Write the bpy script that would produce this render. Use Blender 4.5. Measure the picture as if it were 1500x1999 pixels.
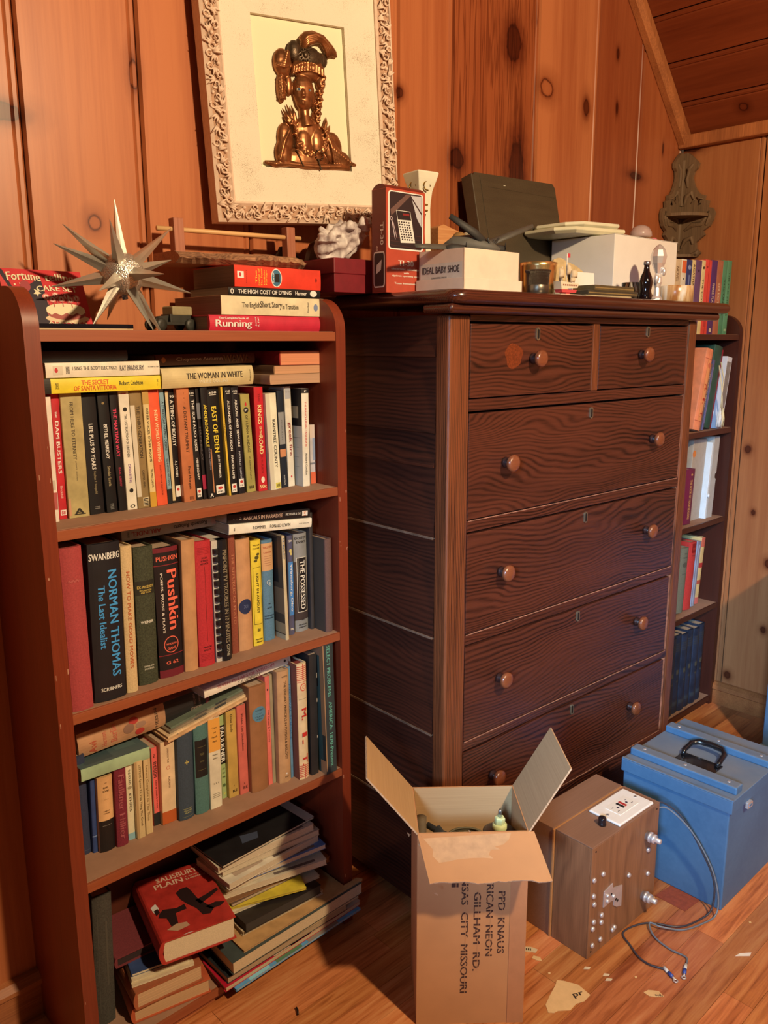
import bpy, bmesh, math, random
from mathutils import Vector, Matrix, Euler, noise

for _o in list(bpy.data.objects):
    bpy.data.objects.remove(_o)
SC = bpy.context.scene
COL = SC.collection
R = math.radians
random.seed(7)

# ------------------------------------------------------------------ camera
cam = bpy.data.cameras.new('camera')
cam.sensor_fit = 'HORIZONTAL'
cam.sensor_width = 36.0
cam.lens = 36.0 * 1604.4 / 1500.0
cam.clip_start = 0.05
cam_o = bpy.data.objects.new('camera', cam)
COL.objects.link(cam_o)
_yaw, _pit, _rol = R(43.122), R(-11.6883), R(-0.1926)
_fw = Vector((math.sin(_yaw) * math.cos(_pit), math.cos(_yaw) * math.cos(_pit), math.sin(_pit)))
_rt = Vector((math.cos(_yaw), -math.sin(_yaw), 0))
_up = _rt.cross(_fw)
_r2 = _rt * math.cos(_rol) + _up * math.sin(_rol)
_u2 = -_rt * math.sin(_rol) + _up * math.cos(_rol)
_m = Matrix((( _r2.x, _u2.x, -_fw.x), (_r2.y, _u2.y, -_fw.y), (_r2.z, _u2.z, -_fw.z))).to_4x4()
_m.translation = Vector((-0.4279, -1.3985, 1.2139))
cam_o.matrix_world = _m
SC.camera = cam_o

# ------------------------------------------------------------------ light and exposure
SC.view_settings.view_transform = 'Standard'
SC.view_settings.look = 'None'
SC.view_settings.gamma = 1.0
SC.view_settings.use_curve_mapping = False
SC.view_settings.exposure = 0.25

w = bpy.data.worlds.new('room_ambient')
SC.world = w
w.use_nodes = True
w.node_tree.nodes['Background'].inputs[0].default_value = (1.0, 0.60, 0.36, 1)
w.node_tree.nodes['Background'].inputs[1].default_value = 0.052

def lamp(name, kind, loc, power, color, size, target=None, size_y=None):
    d = bpy.data.lights.new(name, kind)
    d.energy = power
    d.color = color
    if kind == 'AREA':
        d.shape = 'RECTANGLE'
        d.size = size
        d.size_y = size_y or size
    else:
        d.shadow_soft_size = size
    o = bpy.data.objects.new(name, d)
    COL.objects.link(o)
    o.location = loc
    if target:
        o.rotation_euler = (Vector(target) - Vector(loc)).to_track_quat('-Z', 'Y').to_euler()
    return o

lamp('ceiling_bulb', 'POINT', (0.40, -2.0, 2.05), 172, (1.0, 0.71, 0.41), 0.045)
_win = lamp('window_daylight', 'AREA', (-1.6, -1.9, 1.5), 4.6, (0.42, 0.68, 1.0), 0.45, (1.5, -0.45, 0.50), 0.45)
_win.data.spread = R(30)

# ------------------------------------------------------------------ colours and materials
def s2l(c):
    c = c / 255.0
    return c / 12.92 if c <= 0.04045 else ((c + 0.055) / 1.055) ** 2.4

def A(rgb):
    """albedo of a thing whose lit colour under the warm lamp is rgb"""
    r, g, b = [s2l(v) for v in rgb]
    return (min(.88, r / .97 * .82), min(.88, g / .82 * .82), min(.88, b / .63 * .82), 1)

def newmat(name):
    m = bpy.data.materials.new(name)
    m.use_nodes = True
    nt = m.node_tree
    return m, nt, nt.nodes['Principled BSDF']

class N:
    """tiny node-building helper"""
    def __init__(s, nt):
        s.nt = nt
    def n(s, t, **kw):
        x = s.nt.nodes.new(t)
        for k, v in kw.items():
            setattr(x, k, v)
        return x
    def put(s, sock, v):
        if hasattr(v, 'is_linked') or hasattr(v, 'links'):
            s.nt.links.new(v, sock)
        else:
            sock.default_value = v
    def math(s, op, a, b=None, c=None):
        x = s.n('ShaderNodeMath', operation=op)
        s.put(x.inputs[0], a)
        if b is not None: s.put(x.inputs[1], b)
        if c is not None: s.put(x.inputs[2], c)
        return x.outputs[0]
    def mix(s, fac, a, b, mode='MIX'):
        x = s.n('ShaderNodeMix', data_type='RGBA', blend_type=mode)
        s.put(x.inputs[0], fac); s.put(x.inputs[6], a); s.put(x.inputs[7], b)
        return x.outputs[2]
    def ramp(s, fac, stops):
        x = s.n('ShaderNodeValToRGB')
        el = x.color_ramp.elements
        while len(el) < len(stops): el.new(.5)
        for e, (p, c) in zip(el, stops):
            e.position = p
            e.color = c if len(c) == 4 else (*c, 1)
        s.put(x.inputs[0], fac)
        return x.outputs[0]
    def coord(s, scale=(1, 1, 1), kind='Object', rand=0.0):
        t = s.n('ShaderNodeTexCoord')
        mp = s.n('ShaderNodeMapping')
        s.nt.links.new(t.outputs[kind], mp.inputs[0])
        mp.inputs['Scale'].default_value = scale
        if rand:
            oi = s.n('ShaderNodeObjectInfo')
            v = s.math('MULTIPLY', oi.outputs['Random'], rand)
            cb = s.n('ShaderNodeCombineXYZ')
            s.put(cb.inputs[0], v); s.put(cb.inputs[1], v); s.put(cb.inputs[2], v)
            s.nt.links.new(cb.outputs[0], mp.inputs['Location'])
        return mp.outputs[0]
    def noise(s, vec, scale=1.0, detail=3.0, rough=.55, dist=0.0):
        x = s.n('ShaderNodeTexNoise')
        s.put(x.inputs['Vector'], vec)
        x.inputs['Scale'].default_value = scale
        x.inputs['Detail'].default_value = detail
        x.inputs['Roughness'].default_value = rough
        x.inputs['Distortion'].default_value = dist
        return x.outputs[0]
    def bump(s, h, strength=.2, dist=.002):
        x = s.n('ShaderNodeBump')
        x.inputs['Strength'].default_value = strength
        x.inputs['Distance'].default_value = dist
        s.put(x.inputs['Height'], h)
        return x.outputs[0]

_cache = {}
def paint(rgb, rough=.6, vary=.12, metal=0.0, scale=60.0, bump=0.0, name='paint', alb=None, coat=0.0):
    """plain painted / printed / plastic surface with slight mottling"""
    key = (rgb, rough, vary, metal, scale, bump, alb, coat)
    if key in _cache: return _cache[key]
    m, nt, b = newmat('%s_%d_%d_%d' % (name, *rgb))
    c = alb or A(rgb)
    k = N(nt)
    if vary:
        v = k.noise(k.coord(rand=7.0), scale, 3)
        lo = tuple(x * (1 - vary) for x in c[:3]) + (1,)
        hi = tuple(min(.95, x * (1 + vary)) for x in c[:3]) + (1,)
        col = k.ramp(v, [(.3, lo), (.7, hi)])
        nt.links.new(col, b.inputs['Base Color'])
        if bump:
            nt.links.new(k.bump(v, bump, .001), b.inputs['Normal'])
    else:
        b.inputs['Base Color'].default_value = c
    b.inputs['Roughness'].default_value = rough
    b.inputs['Metallic'].default_value = metal
    b.inputs['Coat Weight'].default_value = coat
    _cache[key] = m
    return m

def lin(*a): return tuple(a) + (1,)

def wood(name, dark, light, axis='Z', lines=40.0, dist=6.0, stretch=.1, rough=.45, fine=.35, contrast=(.35, .65), bump=.15, coat=0.0, spread=.6, figure=0.0, freq=1100.0, warp=16.0):
    """wood: fibres along axis; figure > 0 adds growth-ring lines bent by a slow warp (cathedral grain)"""
    m, nt, b = newmat(name)
    k = N(nt)
    ia = 'XYZ'.index(axis)
    co = k.coord((1, 1, 1), rand=5.0)
    def sc(along, across):
        mp = k.n('ShaderNodeMapping')
        nt.links.new(co, mp.inputs[0])
        v = [across] * 3; v[ia] = along
        mp.inputs['Scale'].default_value = v
        return mp.outputs[0]
    fib = k.noise(sc(9, 330), 1, 4, .6)
    slow = k.noise(sc(1.6, 16), 1, 3, .55)
    t = k.math('ADD', k.math('MULTIPLY', fib, fine), k.math('MULTIPLY', slow, 1 - fine))
    if figure:
        sep = k.n('ShaderNodeSeparateXYZ'); nt.links.new(co, sep.inputs[0])
        o = [sep.outputs[i] for i in range(3) if i != ia]
        ac = k.math('ADD', o[0], o[1])
        w1 = k.noise(sc(2.2, 6), 1, 2.2, .5)
        w2 = k.noise(sc(14, 60), 1, 2, .5)
        ph = k.math('ADD', k.math('MULTIPLY', ac, freq), k.math('ADD', k.math('MULTIPLY', w1, warp * 6.28), k.math('MULTIPLY', w2, 4.5)))
        ln = k.math('POWER', k.math('ADD', k.math('MULTIPLY', k.math('SINE', ph), .5), .5), 1.6)
        pores = k.noise(sc(40, 700), 1, 2, .6)
        ln = k.math('MULTIPLY', ln, k.math('ADD', .2, k.math('MULTIPLY', pores, .8)))
        ln = k.math('MULTIPLY', ln, k.math('MULTIPLY', k.noise(sc(3, 14), 1, 2), 2.2))
        t = k.math('SUBTRACT', k.math('ADD', t, figure * .28), k.math('MULTIPLY', ln, figure))
    col = k.ramp(t, [(contrast[0], dark), (contrast[1], light)])
    nt.links.new(col, b.inputs['Base Color'])
    b.inputs['Roughness'].default_value = rough
    b.inputs['Coat Weight'].default_value = coat
    b.inputs['Coat Roughness'].default_value = .25
    nt.links.new(k.bump(t, bump, .001), b.inputs['Normal'])
    return m

def pine(name, base, dark, axis, knots, plane, rough=.38):
    """knotty pine boards; every board has its own tint in the colour attribute; knots = (u, v, ru, rv)"""
    m, nt, b = newmat(name)
    k = N(nt)
    at = k.n('ShaderNodeAttribute', attribute_name='tint')
    st = {'Z': (1, 1, .035), 'Y': (1, .05, 1), 'X': (.05, 1, 1)}[axis]
    co = k.coord()
    sep = k.n('ShaderNodeSeparateXYZ')
    nt.links.new(co, sep.inputs[0])
    U = sep.outputs[plane[0]]; V = sep.outputs[plane[1]]
    nz = k.noise(co, 28, 3)
    nz2 = k.math('MULTIPLY', k.math('SUBTRACT', nz, .5), .9)
    def near(ks):
        dmin = None
        for q in ks:
            du = k.math('DIVIDE', k.math('SUBTRACT', U, q[0]), q[2])
            dv = k.math('DIVIDE', k.math('SUBTRACT', V, q[1]), q[3])
            d = k.math('SQRT', k.math('ADD', k.math('MULTIPLY', du, du), k.math('MULTIPLY', dv, dv)))
            dmin = d if dmin is None else k.math('MINIMUM', dmin, d)
        return dmin
    mp = k.n('ShaderNodeMapping')
    nt.links.new(co, mp.inputs[0])
    mp.inputs['Scale'].default_value = st
    g1 = k.noise(mp.outputs[0], 38, 4, .6, .4)
    g2 = k.noise(mp.outputs[0], 190, 3, .6)
    g3 = k.noise(mp.outputs[0], 9, 2, .5)
    t = k.math('ADD', k.math('ADD', k.math('MULTIPLY', g1, .5), k.math('MULTIPLY', g2, .22)), k.math('MULTIPLY', g3, .42))
    col = k.ramp(t, [(.34, dark), (.66, base)])
    col = k.mix(1.0, col, at.outputs['Color'], 'MULTIPLY')
    # strongly marked boards (tint alpha): dark wavy growth lines
    g4 = k.noise(mp.outputs[0], 62, 2, .5, 1.2)
    ln = k.ramp(g4, [(.40, lin(0, 0, 0)), (.455, lin(1, 1, 1)), (.475, lin(1, 1, 1)), (.52, lin(0, 0, 0))])
    col = k.mix(k.math('MULTIPLY', ln, at.outputs['Alpha']), col, k.mix(1.0, col, lin(.46, .34, .28), 'MULTIPLY'))
    ring_ = [q for q in knots if len(q) > 4]; dark_ = [q for q in knots if len(q) == 4]
    for ks, st_ in ((dark_, [(.0, lin(.22, .13, .10)), (.216, lin(.20, .11, .08)), (.276, lin(.12, .06, .05)), (.318, lin(.42, .30, .26)), (.57, lin(.82, .78, .76)), (.96, lin(1, 1, 1))]),
                    (ring_, [(.0, lin(.78, .70, .64)), (.20, lin(.74, .62, .56)), (.27, lin(.16, .08, .06)), (.31, lin(.5, .38, .34)), (.40, lin(.74, .66, .62)), (.85, lin(1, 1, 1))])):
        if ks:
            dd = k.math('ADD', near(ks), nz2)
            col = k.mix(1.0, col, k.ramp(k.math('MULTIPLY', dd, .3), st_), 'MULTIPLY')
    nt.links.new(col, b.inputs['Base Color'])
    b.inputs['Roughness'].default_value = rough
    nt.links.new(k.bump(t, .08, .001), b.inputs['Normal'])
    return m

# ------------------------------------------------------------------ mesh builder
_txt = {}
def glyphs(s, bold=True):
    """triangulated letters, normalised to a unit box"""
    key = (s, bold)
    if key in _txt: return _txt[key]
    c = bpy.data.curves.new('t', 'FONT')
    c.body = s
    c.resolution_u = 2
    o = bpy.data.objects.new('t', c)
    me = bpy.data.meshes.new_from_object(o)
    vs = [v.co.copy() for v in me.vertices]
    fs = [tuple(p.vertices) for p in me.polygons]
    bpy.data.objects.remove(o); bpy.data.curves.remove(c); bpy.data.meshes.remove(me)
    if not vs:
        _txt[key] = ([], []); return _txt[key]
    if bold:    # heavier strokes: a second set of letters nudged sideways
        n0 = len(vs)
        vs = vs + [v + Vector((.045, 0, 0)) for v in vs]
        fs = fs + [tuple(i + n0 for i in f) for f in fs]
    x0 = min(v.x for v in vs); x1 = max(v.x for v in vs); y0 = min(v.y for v in vs); y1 = max(v.y for v in vs)
    vs = [((v.x - x0) / max(1e-6, x1 - x0), (v.y - y0) / max(1e-6, y1 - y0)) for v in vs]
    _txt[key] = (vs, fs)
    return _txt[key]

class MB:
    def __init__(s):
        s.bm = bmesh.new(); s.mats = []; s.tint = None
    def mi(s, m):
        if m not in s.mats: s.mats.append(m)
        return s.mats.index(m)
    def faces(s, vs, fs, m, M=None, smooth=False):
        i = s.mi(m)
        bv = [s.bm.verts.new(M @ Vector(v) if M else Vector(v)) for v in vs]
        out = []
        for f in fs:
            try:
                bf = s.bm.faces.new([bv[j] for j in f])
            except ValueError:
                continue
            bf.material_index = i; bf.smooth = smooth
            out.append(bf)
        return out
    def box(s, x0, x1, y0, y1, z0, z1, m, M=None):
        vs = [(x, y, z) for z in (z0, z1) for y in (y0, y1) for x in (x0, x1)]
        return s.faces(vs, [(0, 2, 3, 1), (4, 5, 7, 6), (0, 1, 5, 4), (2, 6, 7, 3), (0, 4, 6, 2), (1, 3, 7, 5)], m, M)
    def prism(s, pts, z0, z1, m, M=None, capm=None, smooth=False):
        """polygon pts (x, y) extruded along z"""
        n = len(pts)
        vs = [(x, y, z0) for x, y in pts] + [(x, y, z1) for x, y in pts]
        s.faces(vs, [(i, (i + 1) % n, n + (i + 1) % n, n + i) for i in range(n)], m, M, smooth)
        s.faces(vs, [tuple(range(n))[::-1], tuple(range(n, 2 * n))], capm or m, M)
    def lathe(s, prof, seg, m, M=None, smooth=True, rot=0.0):
        """profile (r, z) turned about z"""
        vs, fs = [], []
        for r, z in prof:
            for k in range(seg):
                a = 2 * math.pi * k / seg + rot
                vs.append((r * math.cos(a), r * math.sin(a), z))
        for i in range(len(prof) - 1):
            for k in range(seg):
                k2 = (k + 1) % seg
                fs.append((i * seg + k, i * seg + k2, (i + 1) * seg + k2, (i + 1) * seg + k))
        fs.append(tuple(range(seg))[::-1])
        fs.append(tuple(range((len(prof) - 1) * seg, len(prof) * seg)))
        s.faces(vs, fs, m, M, smooth)
    def tube(s, pts, r, m, seg=8, M=None, flat=1.0):
        """round bar along a polyline; r a number or one per point"""
        P = [Vector(p) for p in pts]
        rr = r if isinstance(r, (list, tuple)) else [r] * len(P)
        vs, fs = [], []
        ref = Vector((0, 0, 1))
        for i, p in enumerate(P):
            d = (P[min(i + 1, len(P) - 1)] - P[max(i - 1, 0)])
            d = d.normalized() if d.length > 1e-9 else Vector((0, 0, 1))
            a = ref - d * ref.dot(d)
            if a.length < .1:
                a = Vector((1, 0, 0)) - d * d.x
                if a.length < .1: a = Vector((0, 1, 0)) - d * d.y
            a.normalize(); c = d.cross(a)
            for k in range(seg):
                t = 2 * math.pi * k / seg
                vs.append(p + (a * math.cos(t) + c * math.sin(t) * flat) * rr[i])
        for i in range(len(P) - 1):
            for k in range(seg):
                k2 = (k + 1) % seg
                fs.append((i * seg + k, i * seg + k2, (i + 1) * seg + k2, (i + 1) * seg + k))
        fs.append(tuple(range(seg))[::-1])
        fs.append(tuple(range((len(P) - 1) * seg, len(P) * seg)))
        s.faces(vs, fs, m, M, True)
    def ball(s, c, r, m, M=None, seg=14):
        """ellipsoid; r number or triple"""
        r = r if isinstance(r, (list, tuple)) else (r, r, r)
        vs = [(c[0], c[1], c[2] - r[2])]; fs = []
        rings = seg // 2
        for i in range(1, rings):
            t = math.pi * i / rings - math.pi / 2
            for k in range(seg):
                a = 2 * math.pi * k / seg
                vs.append((c[0] + r[0] * math.cos(t) * math.cos(a), c[1] + r[1] * math.cos(t) * math.sin(a), c[2] + r[2] * math.sin(t)))
        vs.append((c[0], c[1], c[2] + r[2]))
        for k in range(seg):
            fs.append((0, 1 + (k + 1) % seg, 1 + k))
            fs.append((len(vs) - 1, 1 + (rings - 2) * seg + k, 1 + (rings - 2) * seg + (k + 1) % seg))
        for i in range(rings - 2):
            for k in range(seg):
                k2 = (k + 1) % seg
                fs.append((1 + i * seg + k, 1 + i * seg + k2, 1 + (i + 1) * seg + k2, 1 + (i + 1) * seg + k))
        s.faces(vs, fs, m, M, True)
    def text(s, st, f, m, bold=True):
        """letters; f maps the unit box (u right, v up) to a point"""
        vs, fs = glyphs(st, bold)
        P = [Vector(f(u, v)) for u, v in vs]
        if bold and P:      # lift the second set of letters a hair so the two never share a plane
            o_ = Vector(f(.5, .5))
            n = (Vector(f(.501, .5)) - o_).cross(Vector(f(.5, .501)) - o_).normalized() * .00005
            for i in range(len(P) // 2, len(P)): P[i] += n
        s.faces(P, fs, m)
    def flat(s, P, ux, uy, m, pts):
        """flat printed shape: pts (u, v) on the plane P + u*ux + v*uy"""
        P, ux, uy = Vector(P), Vector(ux), Vector(uy)
        s.faces([P + ux * u + uy * v for u, v in pts], [tuple(range(len(pts)))], m)
    def word(s, st, P, ux, uy, m, bold=True):
        P, ux, uy = Vector(P), Vector(ux), Vector(uy)
        s.text(st, lambda u, v: P + ux * u + uy * v, m, bold)
    def obj(s, name, parent=None, bevel=0.0, seg=2, normals=True, subsurf=0):
        if normals: bmesh.ops.recalc_face_normals(s.bm, faces=s.bm.faces[:])
        me = bpy.data.meshes.new(name)
        s.bm.to_mesh(me); s.bm.free()
        for m in s.mats: me.materials.append(m)
        o = bpy.data.objects.new(name, me)
        COL.objects.link(o)
        if parent: o.parent = parent
        if subsurf:
            x = o.modifiers.new('s', 'SUBSURF'); x.levels = x.render_levels = subsurf
        if bevel:
            x = o.modifiers.new('b', 'BEVEL')
            x.width = bevel; x.segments = seg; x.limit_method = 'ANGLE'; x.angle_limit = R(50)
        return o

def thing(name, label, cat, loc=(0, 0, 0), rot=(0, 0, 0), group=None):
    o = bpy.data.objects.new(name, None)
    o.empty_display_size = .02
    COL.objects.link(o)
    o.location = loc
    o.rotation_euler = (0, 0, rot) if isinstance(rot, (int, float)) else tuple(rot)
    o['label'] = label; o['category'] = cat
    if group: o['group'] = group
    return o
def tag(o, label, cat, loc=None, rot=None, group=None):
    o['label'] = label; o['category'] = cat
    if group: o['group'] = group
    if loc: o.location = loc
    if rot: o.rotation_euler = rot
    return o
def struct(o):
    o['kind'] = 'structure'
    return o
def circ(cx, cy, rx, ry=None, n=20, a0=0.0, a1=360.0):
    ry = ry or rx
    full = abs(a1 - a0) >= 359
    return [(cx + rx * math.cos(R(a0 + (a1 - a0) * i / (n if full else n - 1))), cy + ry * math.sin(R(a0 + (a1 - a0) * i / (n if full else n - 1)))) for i in range(n)]

def rot_m(rx=0, ry=0, rz=0, loc=(0, 0, 0)):
    return Matrix.Translation(loc) @ Euler((R(rx), R(ry), R(rz))).to_matrix().to_4x4()

# ------------------------------------------------------------------ room
pal = random.Random(3)
def board_wall(name, seams, z0, z1, T, mat, tints, gap=.003, bead=.012):
    """tongue-and-groove boards with a bead along one edge; T maps (along, out, z)"""
    mb = MB()
    lay = mb.bm.loops.layers.float_color.new('tint')
    for i in range(len(seams) - 1):
        a, b = seams[i], seams[i + 1]
        prof = [(a + gap * .5, -.008), (a + gap * .5 + .003, 0), (b - bead - .006, 0), (b - bead - .003, -.0035), (b - bead, 0.0), (b - .006, 0), (b - gap * .5, -.006), (b - gap * .5, -.012), (a + gap * .5, -.012)]
        n = len(prof)
        vs = [T(u, o, z0) for u, o in prof] + [T(u, o, z1) for u, o in prof]
        fs = mb.faces(vs, [(j, (j + 1) % n, n + (j + 1) % n, n + j) for j in range(n)], mat)
        for f in fs:
            for l in f.loops: l[lay] = (*tints[i % len(tints)][:3], (*tints[i % len(tints)], 0)[3])
    # solid backing behind the grooves
    dk = paint((30, 16, 10), .8, 0)
    a, b = seams[0], seams[-1]
    mb.faces([T(a, -.0125, z0), T(b, -.0125, z0), T(b, -.0125, z1), T(a, -.0125, z1), T(a, -.05, z0), T(b, -.05, z0), T(b, -.05, z1), T(a, -.05, z1)],
             [(0, 1, 2, 3), (7, 6, 5, 4), (0, 4, 5, 1), (3, 2, 6, 7), (0, 3, 7, 4), (1, 5, 6, 2)], dk)
    return struct(mb.obj(name))

PB, PD = A((200, 117, 67)), A((164, 82, 43))
kn_back = [(1.325, 1.934, .030, .042), (1.467, 1.859, .026, .022, 1), (1.650, 1.844, .013, .022), (1.796, 2.011, .006, .012), (1.805, 1.868, .006, .014), (1.921, 1.701, .030, .010), (2.077, 1.80, .004, .014), (.214, 1.413, .012, .013, 1), (.302, 1.662, .009, .026, 1), (.932, 1.75, .010, .011), (.075, 1.565, .030, .014), (1.124, 1.64, .022, .022), (1.35, 1.62, .03, .10)]
pine_back = pine('knotty_pine_back', PB, PD, 'Z', kn_back, (0, 2))
board_wall('wall_back', [-1.4, -1.1, -.8, -.55, -.32, -.10, .108, .312, .53, .75, .93, 1.106, 1.43, 1.703, 1.942, 2.2], 0, 2.6, lambda u, o, z: (u, -o, z), pine_back,
           [(1, 1, 1)] * 4 + [(.92, .9, .85), (.93, .88, .8), (1.0, .97, .92), (1.0, .95, .88), (.98, .93, .9), (1, .95, .9), (.92, .85, .8), (.72, .57, .48, .8), (1.0, .98, .95), (.66, .50, .44, .12), (.80, .68, .60)])
kn_right = [(-.033, 1.816, .03, .012), (-.291, .875, .009, .011), (-.325, .674, .006, .008), (-.287, .107, .010, .012), (-.386, .517, .01, .014), (-.39, .295, .008, .01)]
pine_right = pine('knotty_pine_right', PB, PD, 'Z', kn_right, (1, 2))
board_wall('wall_right', [.0, .265, .52, .77, 1.02, 1.28, 1.6, 2.2, 3.0], 0, 1.9, lambda u, o, z: (2.2 - o, -u, z), pine_right, [(.82, .90, .86), (.86, .93, .86), (.85, .84, .8)])
# sloping ceiling: boards run along y; s measured up the slope from the knee wall
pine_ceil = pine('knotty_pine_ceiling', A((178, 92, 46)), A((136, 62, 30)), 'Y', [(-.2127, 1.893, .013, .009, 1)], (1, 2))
q2 = math.sqrt(.5)
def slope(u, o, z):   # u up the slope, o out of the boards, z = distance along -y
    return (2.2 - u * q2 - o * q2, -z, 1.838 + u * q2 - o * q2)
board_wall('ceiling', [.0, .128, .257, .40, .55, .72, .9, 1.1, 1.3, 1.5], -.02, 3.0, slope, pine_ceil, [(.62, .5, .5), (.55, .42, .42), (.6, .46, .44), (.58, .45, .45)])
trim_w = wood('pine_trim', A((150, 84, 44)), A((205, 122, 66)), 'Z', 30, 3, .06, .4, .5)
mb = MB()
mb.prism([(0, -.035), (.022, -.035), (.034, -.022), (.034, 0), (0, 0)], -.004, 1.5, trim_w, Matrix(((-q2, 0, -q2, 2.2), (0, 1, 0, 0), (-q2, 0, q2, 1.838), (0, 0, 0, 1))))
struct(mb.obj('trim_1', bevel=.003))
mb = MB()
mb.box(2.168, 2.2, -3, 0, 1.812, 1.850, trim_w)
struct(mb.obj('trim_2', bevel=.004))
mb = MB()
bb = wood('baseboard_oak', A((140, 74, 36)), A((190, 112, 58)), 'X', 30, 3, .06, .35, .5)
mb.prism([(0, 0), (-.016, 0), (-.016, .066), (-.024, .070), (-.024, .078), (-.012, .088), (0, .09)], -1.4, 2.2, bb, Matrix(((0, 0, 1, 0), (1, 0, 0, 0), (0, 1, 0, 0), (0, 0, 0, 1))))
struct(mb.obj('baseboard_back'))
mb = MB()
mb.prism([(0, 0), (.016, 0), (.016, .05), (.02, .054), (.018, .068), (.008, .076), (0, .078)], 0, 3, bb, Matrix(((-1, 0, 0, 2.2), (0, 0, -1, 0), (0, 1, 0, 0), (0, 0, 0, 1))))
struct(mb.obj('baseboard_right'))
# oak floor
m_fl, nt, b = newmat('oak_floor')
k = N(nt)
at = k.n('ShaderNodeAttribute', attribute_name='tint')
co = k.coord((.07, 1, 1))
gr = k.noise(co, 120, 4, .65, .6)
g2 = k.noise(co, 28, 3, .6, 1.2)
t = k.math('ADD', k.math('MULTIPLY', gr, .5), k.math('MULTIPLY', g2, .5))
c = k.ramp(t, [(.33, A((150, 76, 34))), (.5, A((210, 124, 66))), (.68, A((232, 158, 94)))])
nt.links.new(k.mix(1.0, c, at.outputs['Color'], 'MULTIPLY'), b.inputs['Base Color'])
b.inputs['Roughness'].default_value = .32
nt.links.new(k.bump(t, .06, .001), b.inputs['Normal'])
mb = MB()
lay = mb.bm.loops.layers.float_color.new('tint')
rr = random.Random(11)
y = .06
while y > -3.2:
    y2 = y - .0572
    x = -1.6 - rr.random() * .6
    while x < 3.2:
        x2 = x + .35 + rr.random() * .8
        g = .75 + rr.random() * .4
        tn = (g, g * (.90 + rr.random() * .14), g * (.85 + rr.random() * .2), 1)
        for f in mb.box(x + .0004, x2 - .0004, y2 + .0004, y - .0004, -.02, 0, m_fl):
            for l in f.loops: l[lay] = tn
        x = x2
    y = y2
mb.box(-2.2, 4, -3.3, .06, -.04, -.003, paint((40, 20, 10), .8, 0))
struct(mb.obj('floor'))

# ------------------------------------------------------------------ bookcases
BW, BT, BD = .5805, .0226, .2187
SHELF = [1.2327, .945, .655, .3627]
m_case = wood('mahogany_stain', A((112, 40, 18)), A((148, 60, 30)), 'Z', rough=.42, fine=.5, contrast=(.25, .75), bump=.05)
m_caseX = wood('mahogany_stain_shelf', A((140, 66, 34)), A((174, 92, 52)), 'X', rough=.45, fine=.5, contrast=(.25, .75), bump=.05)
m_dust = paint((168, 122, 88), .9, .1, 0, 25, name='dusty_shelf')
m_back = paint((92, 38, 18), .6, .2, 0, 20)
m_chip = paint((196, 140, 104), .8, .1)
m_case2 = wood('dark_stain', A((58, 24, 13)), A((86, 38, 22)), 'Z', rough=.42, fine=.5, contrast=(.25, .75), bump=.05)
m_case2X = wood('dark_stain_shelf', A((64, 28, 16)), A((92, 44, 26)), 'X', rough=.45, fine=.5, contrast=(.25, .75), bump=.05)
def bookcase(name, label, loc, chips=True, BW=BW, m_case=m_case, m_caseX=m_caseX):
    r = thing(name, label, 'bookcase', loc)
    def side(x0, x1):
        mb = MB()
        prof = [(0, 0), (-BD, 0), (-BD, 1.235)]
        for i in range(1, 15):
            a = R(90 * i / 14)
            prof.append((-BD + .058 * (1 - math.cos(a)), 1.235 + .058 * math.sin(a)))
        prof += [(0, 1.297)]
        M = Matrix(((0, 0, 1, 0), (1, 0, 0, 0), (0, 1, 0, 0), (0, 0, 0, 1)))
        mb.prism(prof, x0, x1, m_case, M, None, True)
        if chips:
            rr = random.Random(int(x0 * 1000) + 5)
            for i in range(9):
                z = rr.uniform(.1, 1.1); e = rr.choice((x0, x1))
                px = e + (.002 if e == x0 else -.004) + rr.uniform(0, .002)
                h = rr.uniform(.002, .009)
                mb.box(px, px + rr.uniform(.0008, .0022), -BD - .0002, -BD + .001, z, z + h, m_chip)
        return mb.obj('side_panel', r, .003)
    side(0, BT); side(BW - BT, BW)
    for z in SHELF + [.032]:
        mb = MB()
        mb.box(BT, BW - BT, -BD + .001, -.02, z - .0165, z - .0006, m_caseX)
        mb.box(BT + .001, BW - BT - .001, -BD + .006, -.021, z - .0007, z, m_dust)
        mb.obj('shelf', r, .0025)
    mb = MB()
    mb.box(BT, BW - BT, -.02, -.012, .015, 1.235, m_back)
    mb.obj('back_panel', r)
    mb = MB()
    mb.box(BT, BW - BT, -BD + .012, -BD + .03, 0, .0155, m_caseX)
    mb.obj('kick_board', r)
    return r
bookcase('bookcase', 'red brown wooden bookcase packed with books, left of the chest of drawers', (0, 0, 0))
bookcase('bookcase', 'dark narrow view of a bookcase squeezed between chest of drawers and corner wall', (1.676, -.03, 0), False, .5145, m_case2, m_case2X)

# ------------------------------------------------------------------ chest of drawers
OD, OL = A((26, 10, 6)), A((96, 46, 27))
oakX = wood('oak_figured', OD, OL, 'X', rough=.36, fine=.45, contrast=(.2, .7), bump=.2, coat=.2, figure=.46, freq=700, warp=22)
oakX2 = wood('oak_straight', OD, OL, 'X', rough=.36, fine=.5, contrast=(.2, .7), bump=.2, coat=.2, figure=.42, freq=760, warp=14)
oakZ = wood('oak_post', A((44, 18, 9)), A((136, 72, 36)), 'Z', rough=.4, fine=.6, contrast=(.25, .66), bump=.3, coat=.2, figure=.4, freq=1400, warp=2)
oakY = wood('oak_side', A((26, 10, 6)), A((80, 36, 19)), 'Y', rough=.5, fine=.5, contrast=(.2, .7), bump=.2, figure=.36, freq=600, warp=12)
oakT = wood('oak_top', A((48, 21, 12)), A((96, 45, 27)), 'X', rough=.25, fine=.6, contrast=(.3, .7), bump=.1, coat=.4, figure=.2, freq=1200, warp=3)
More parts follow.
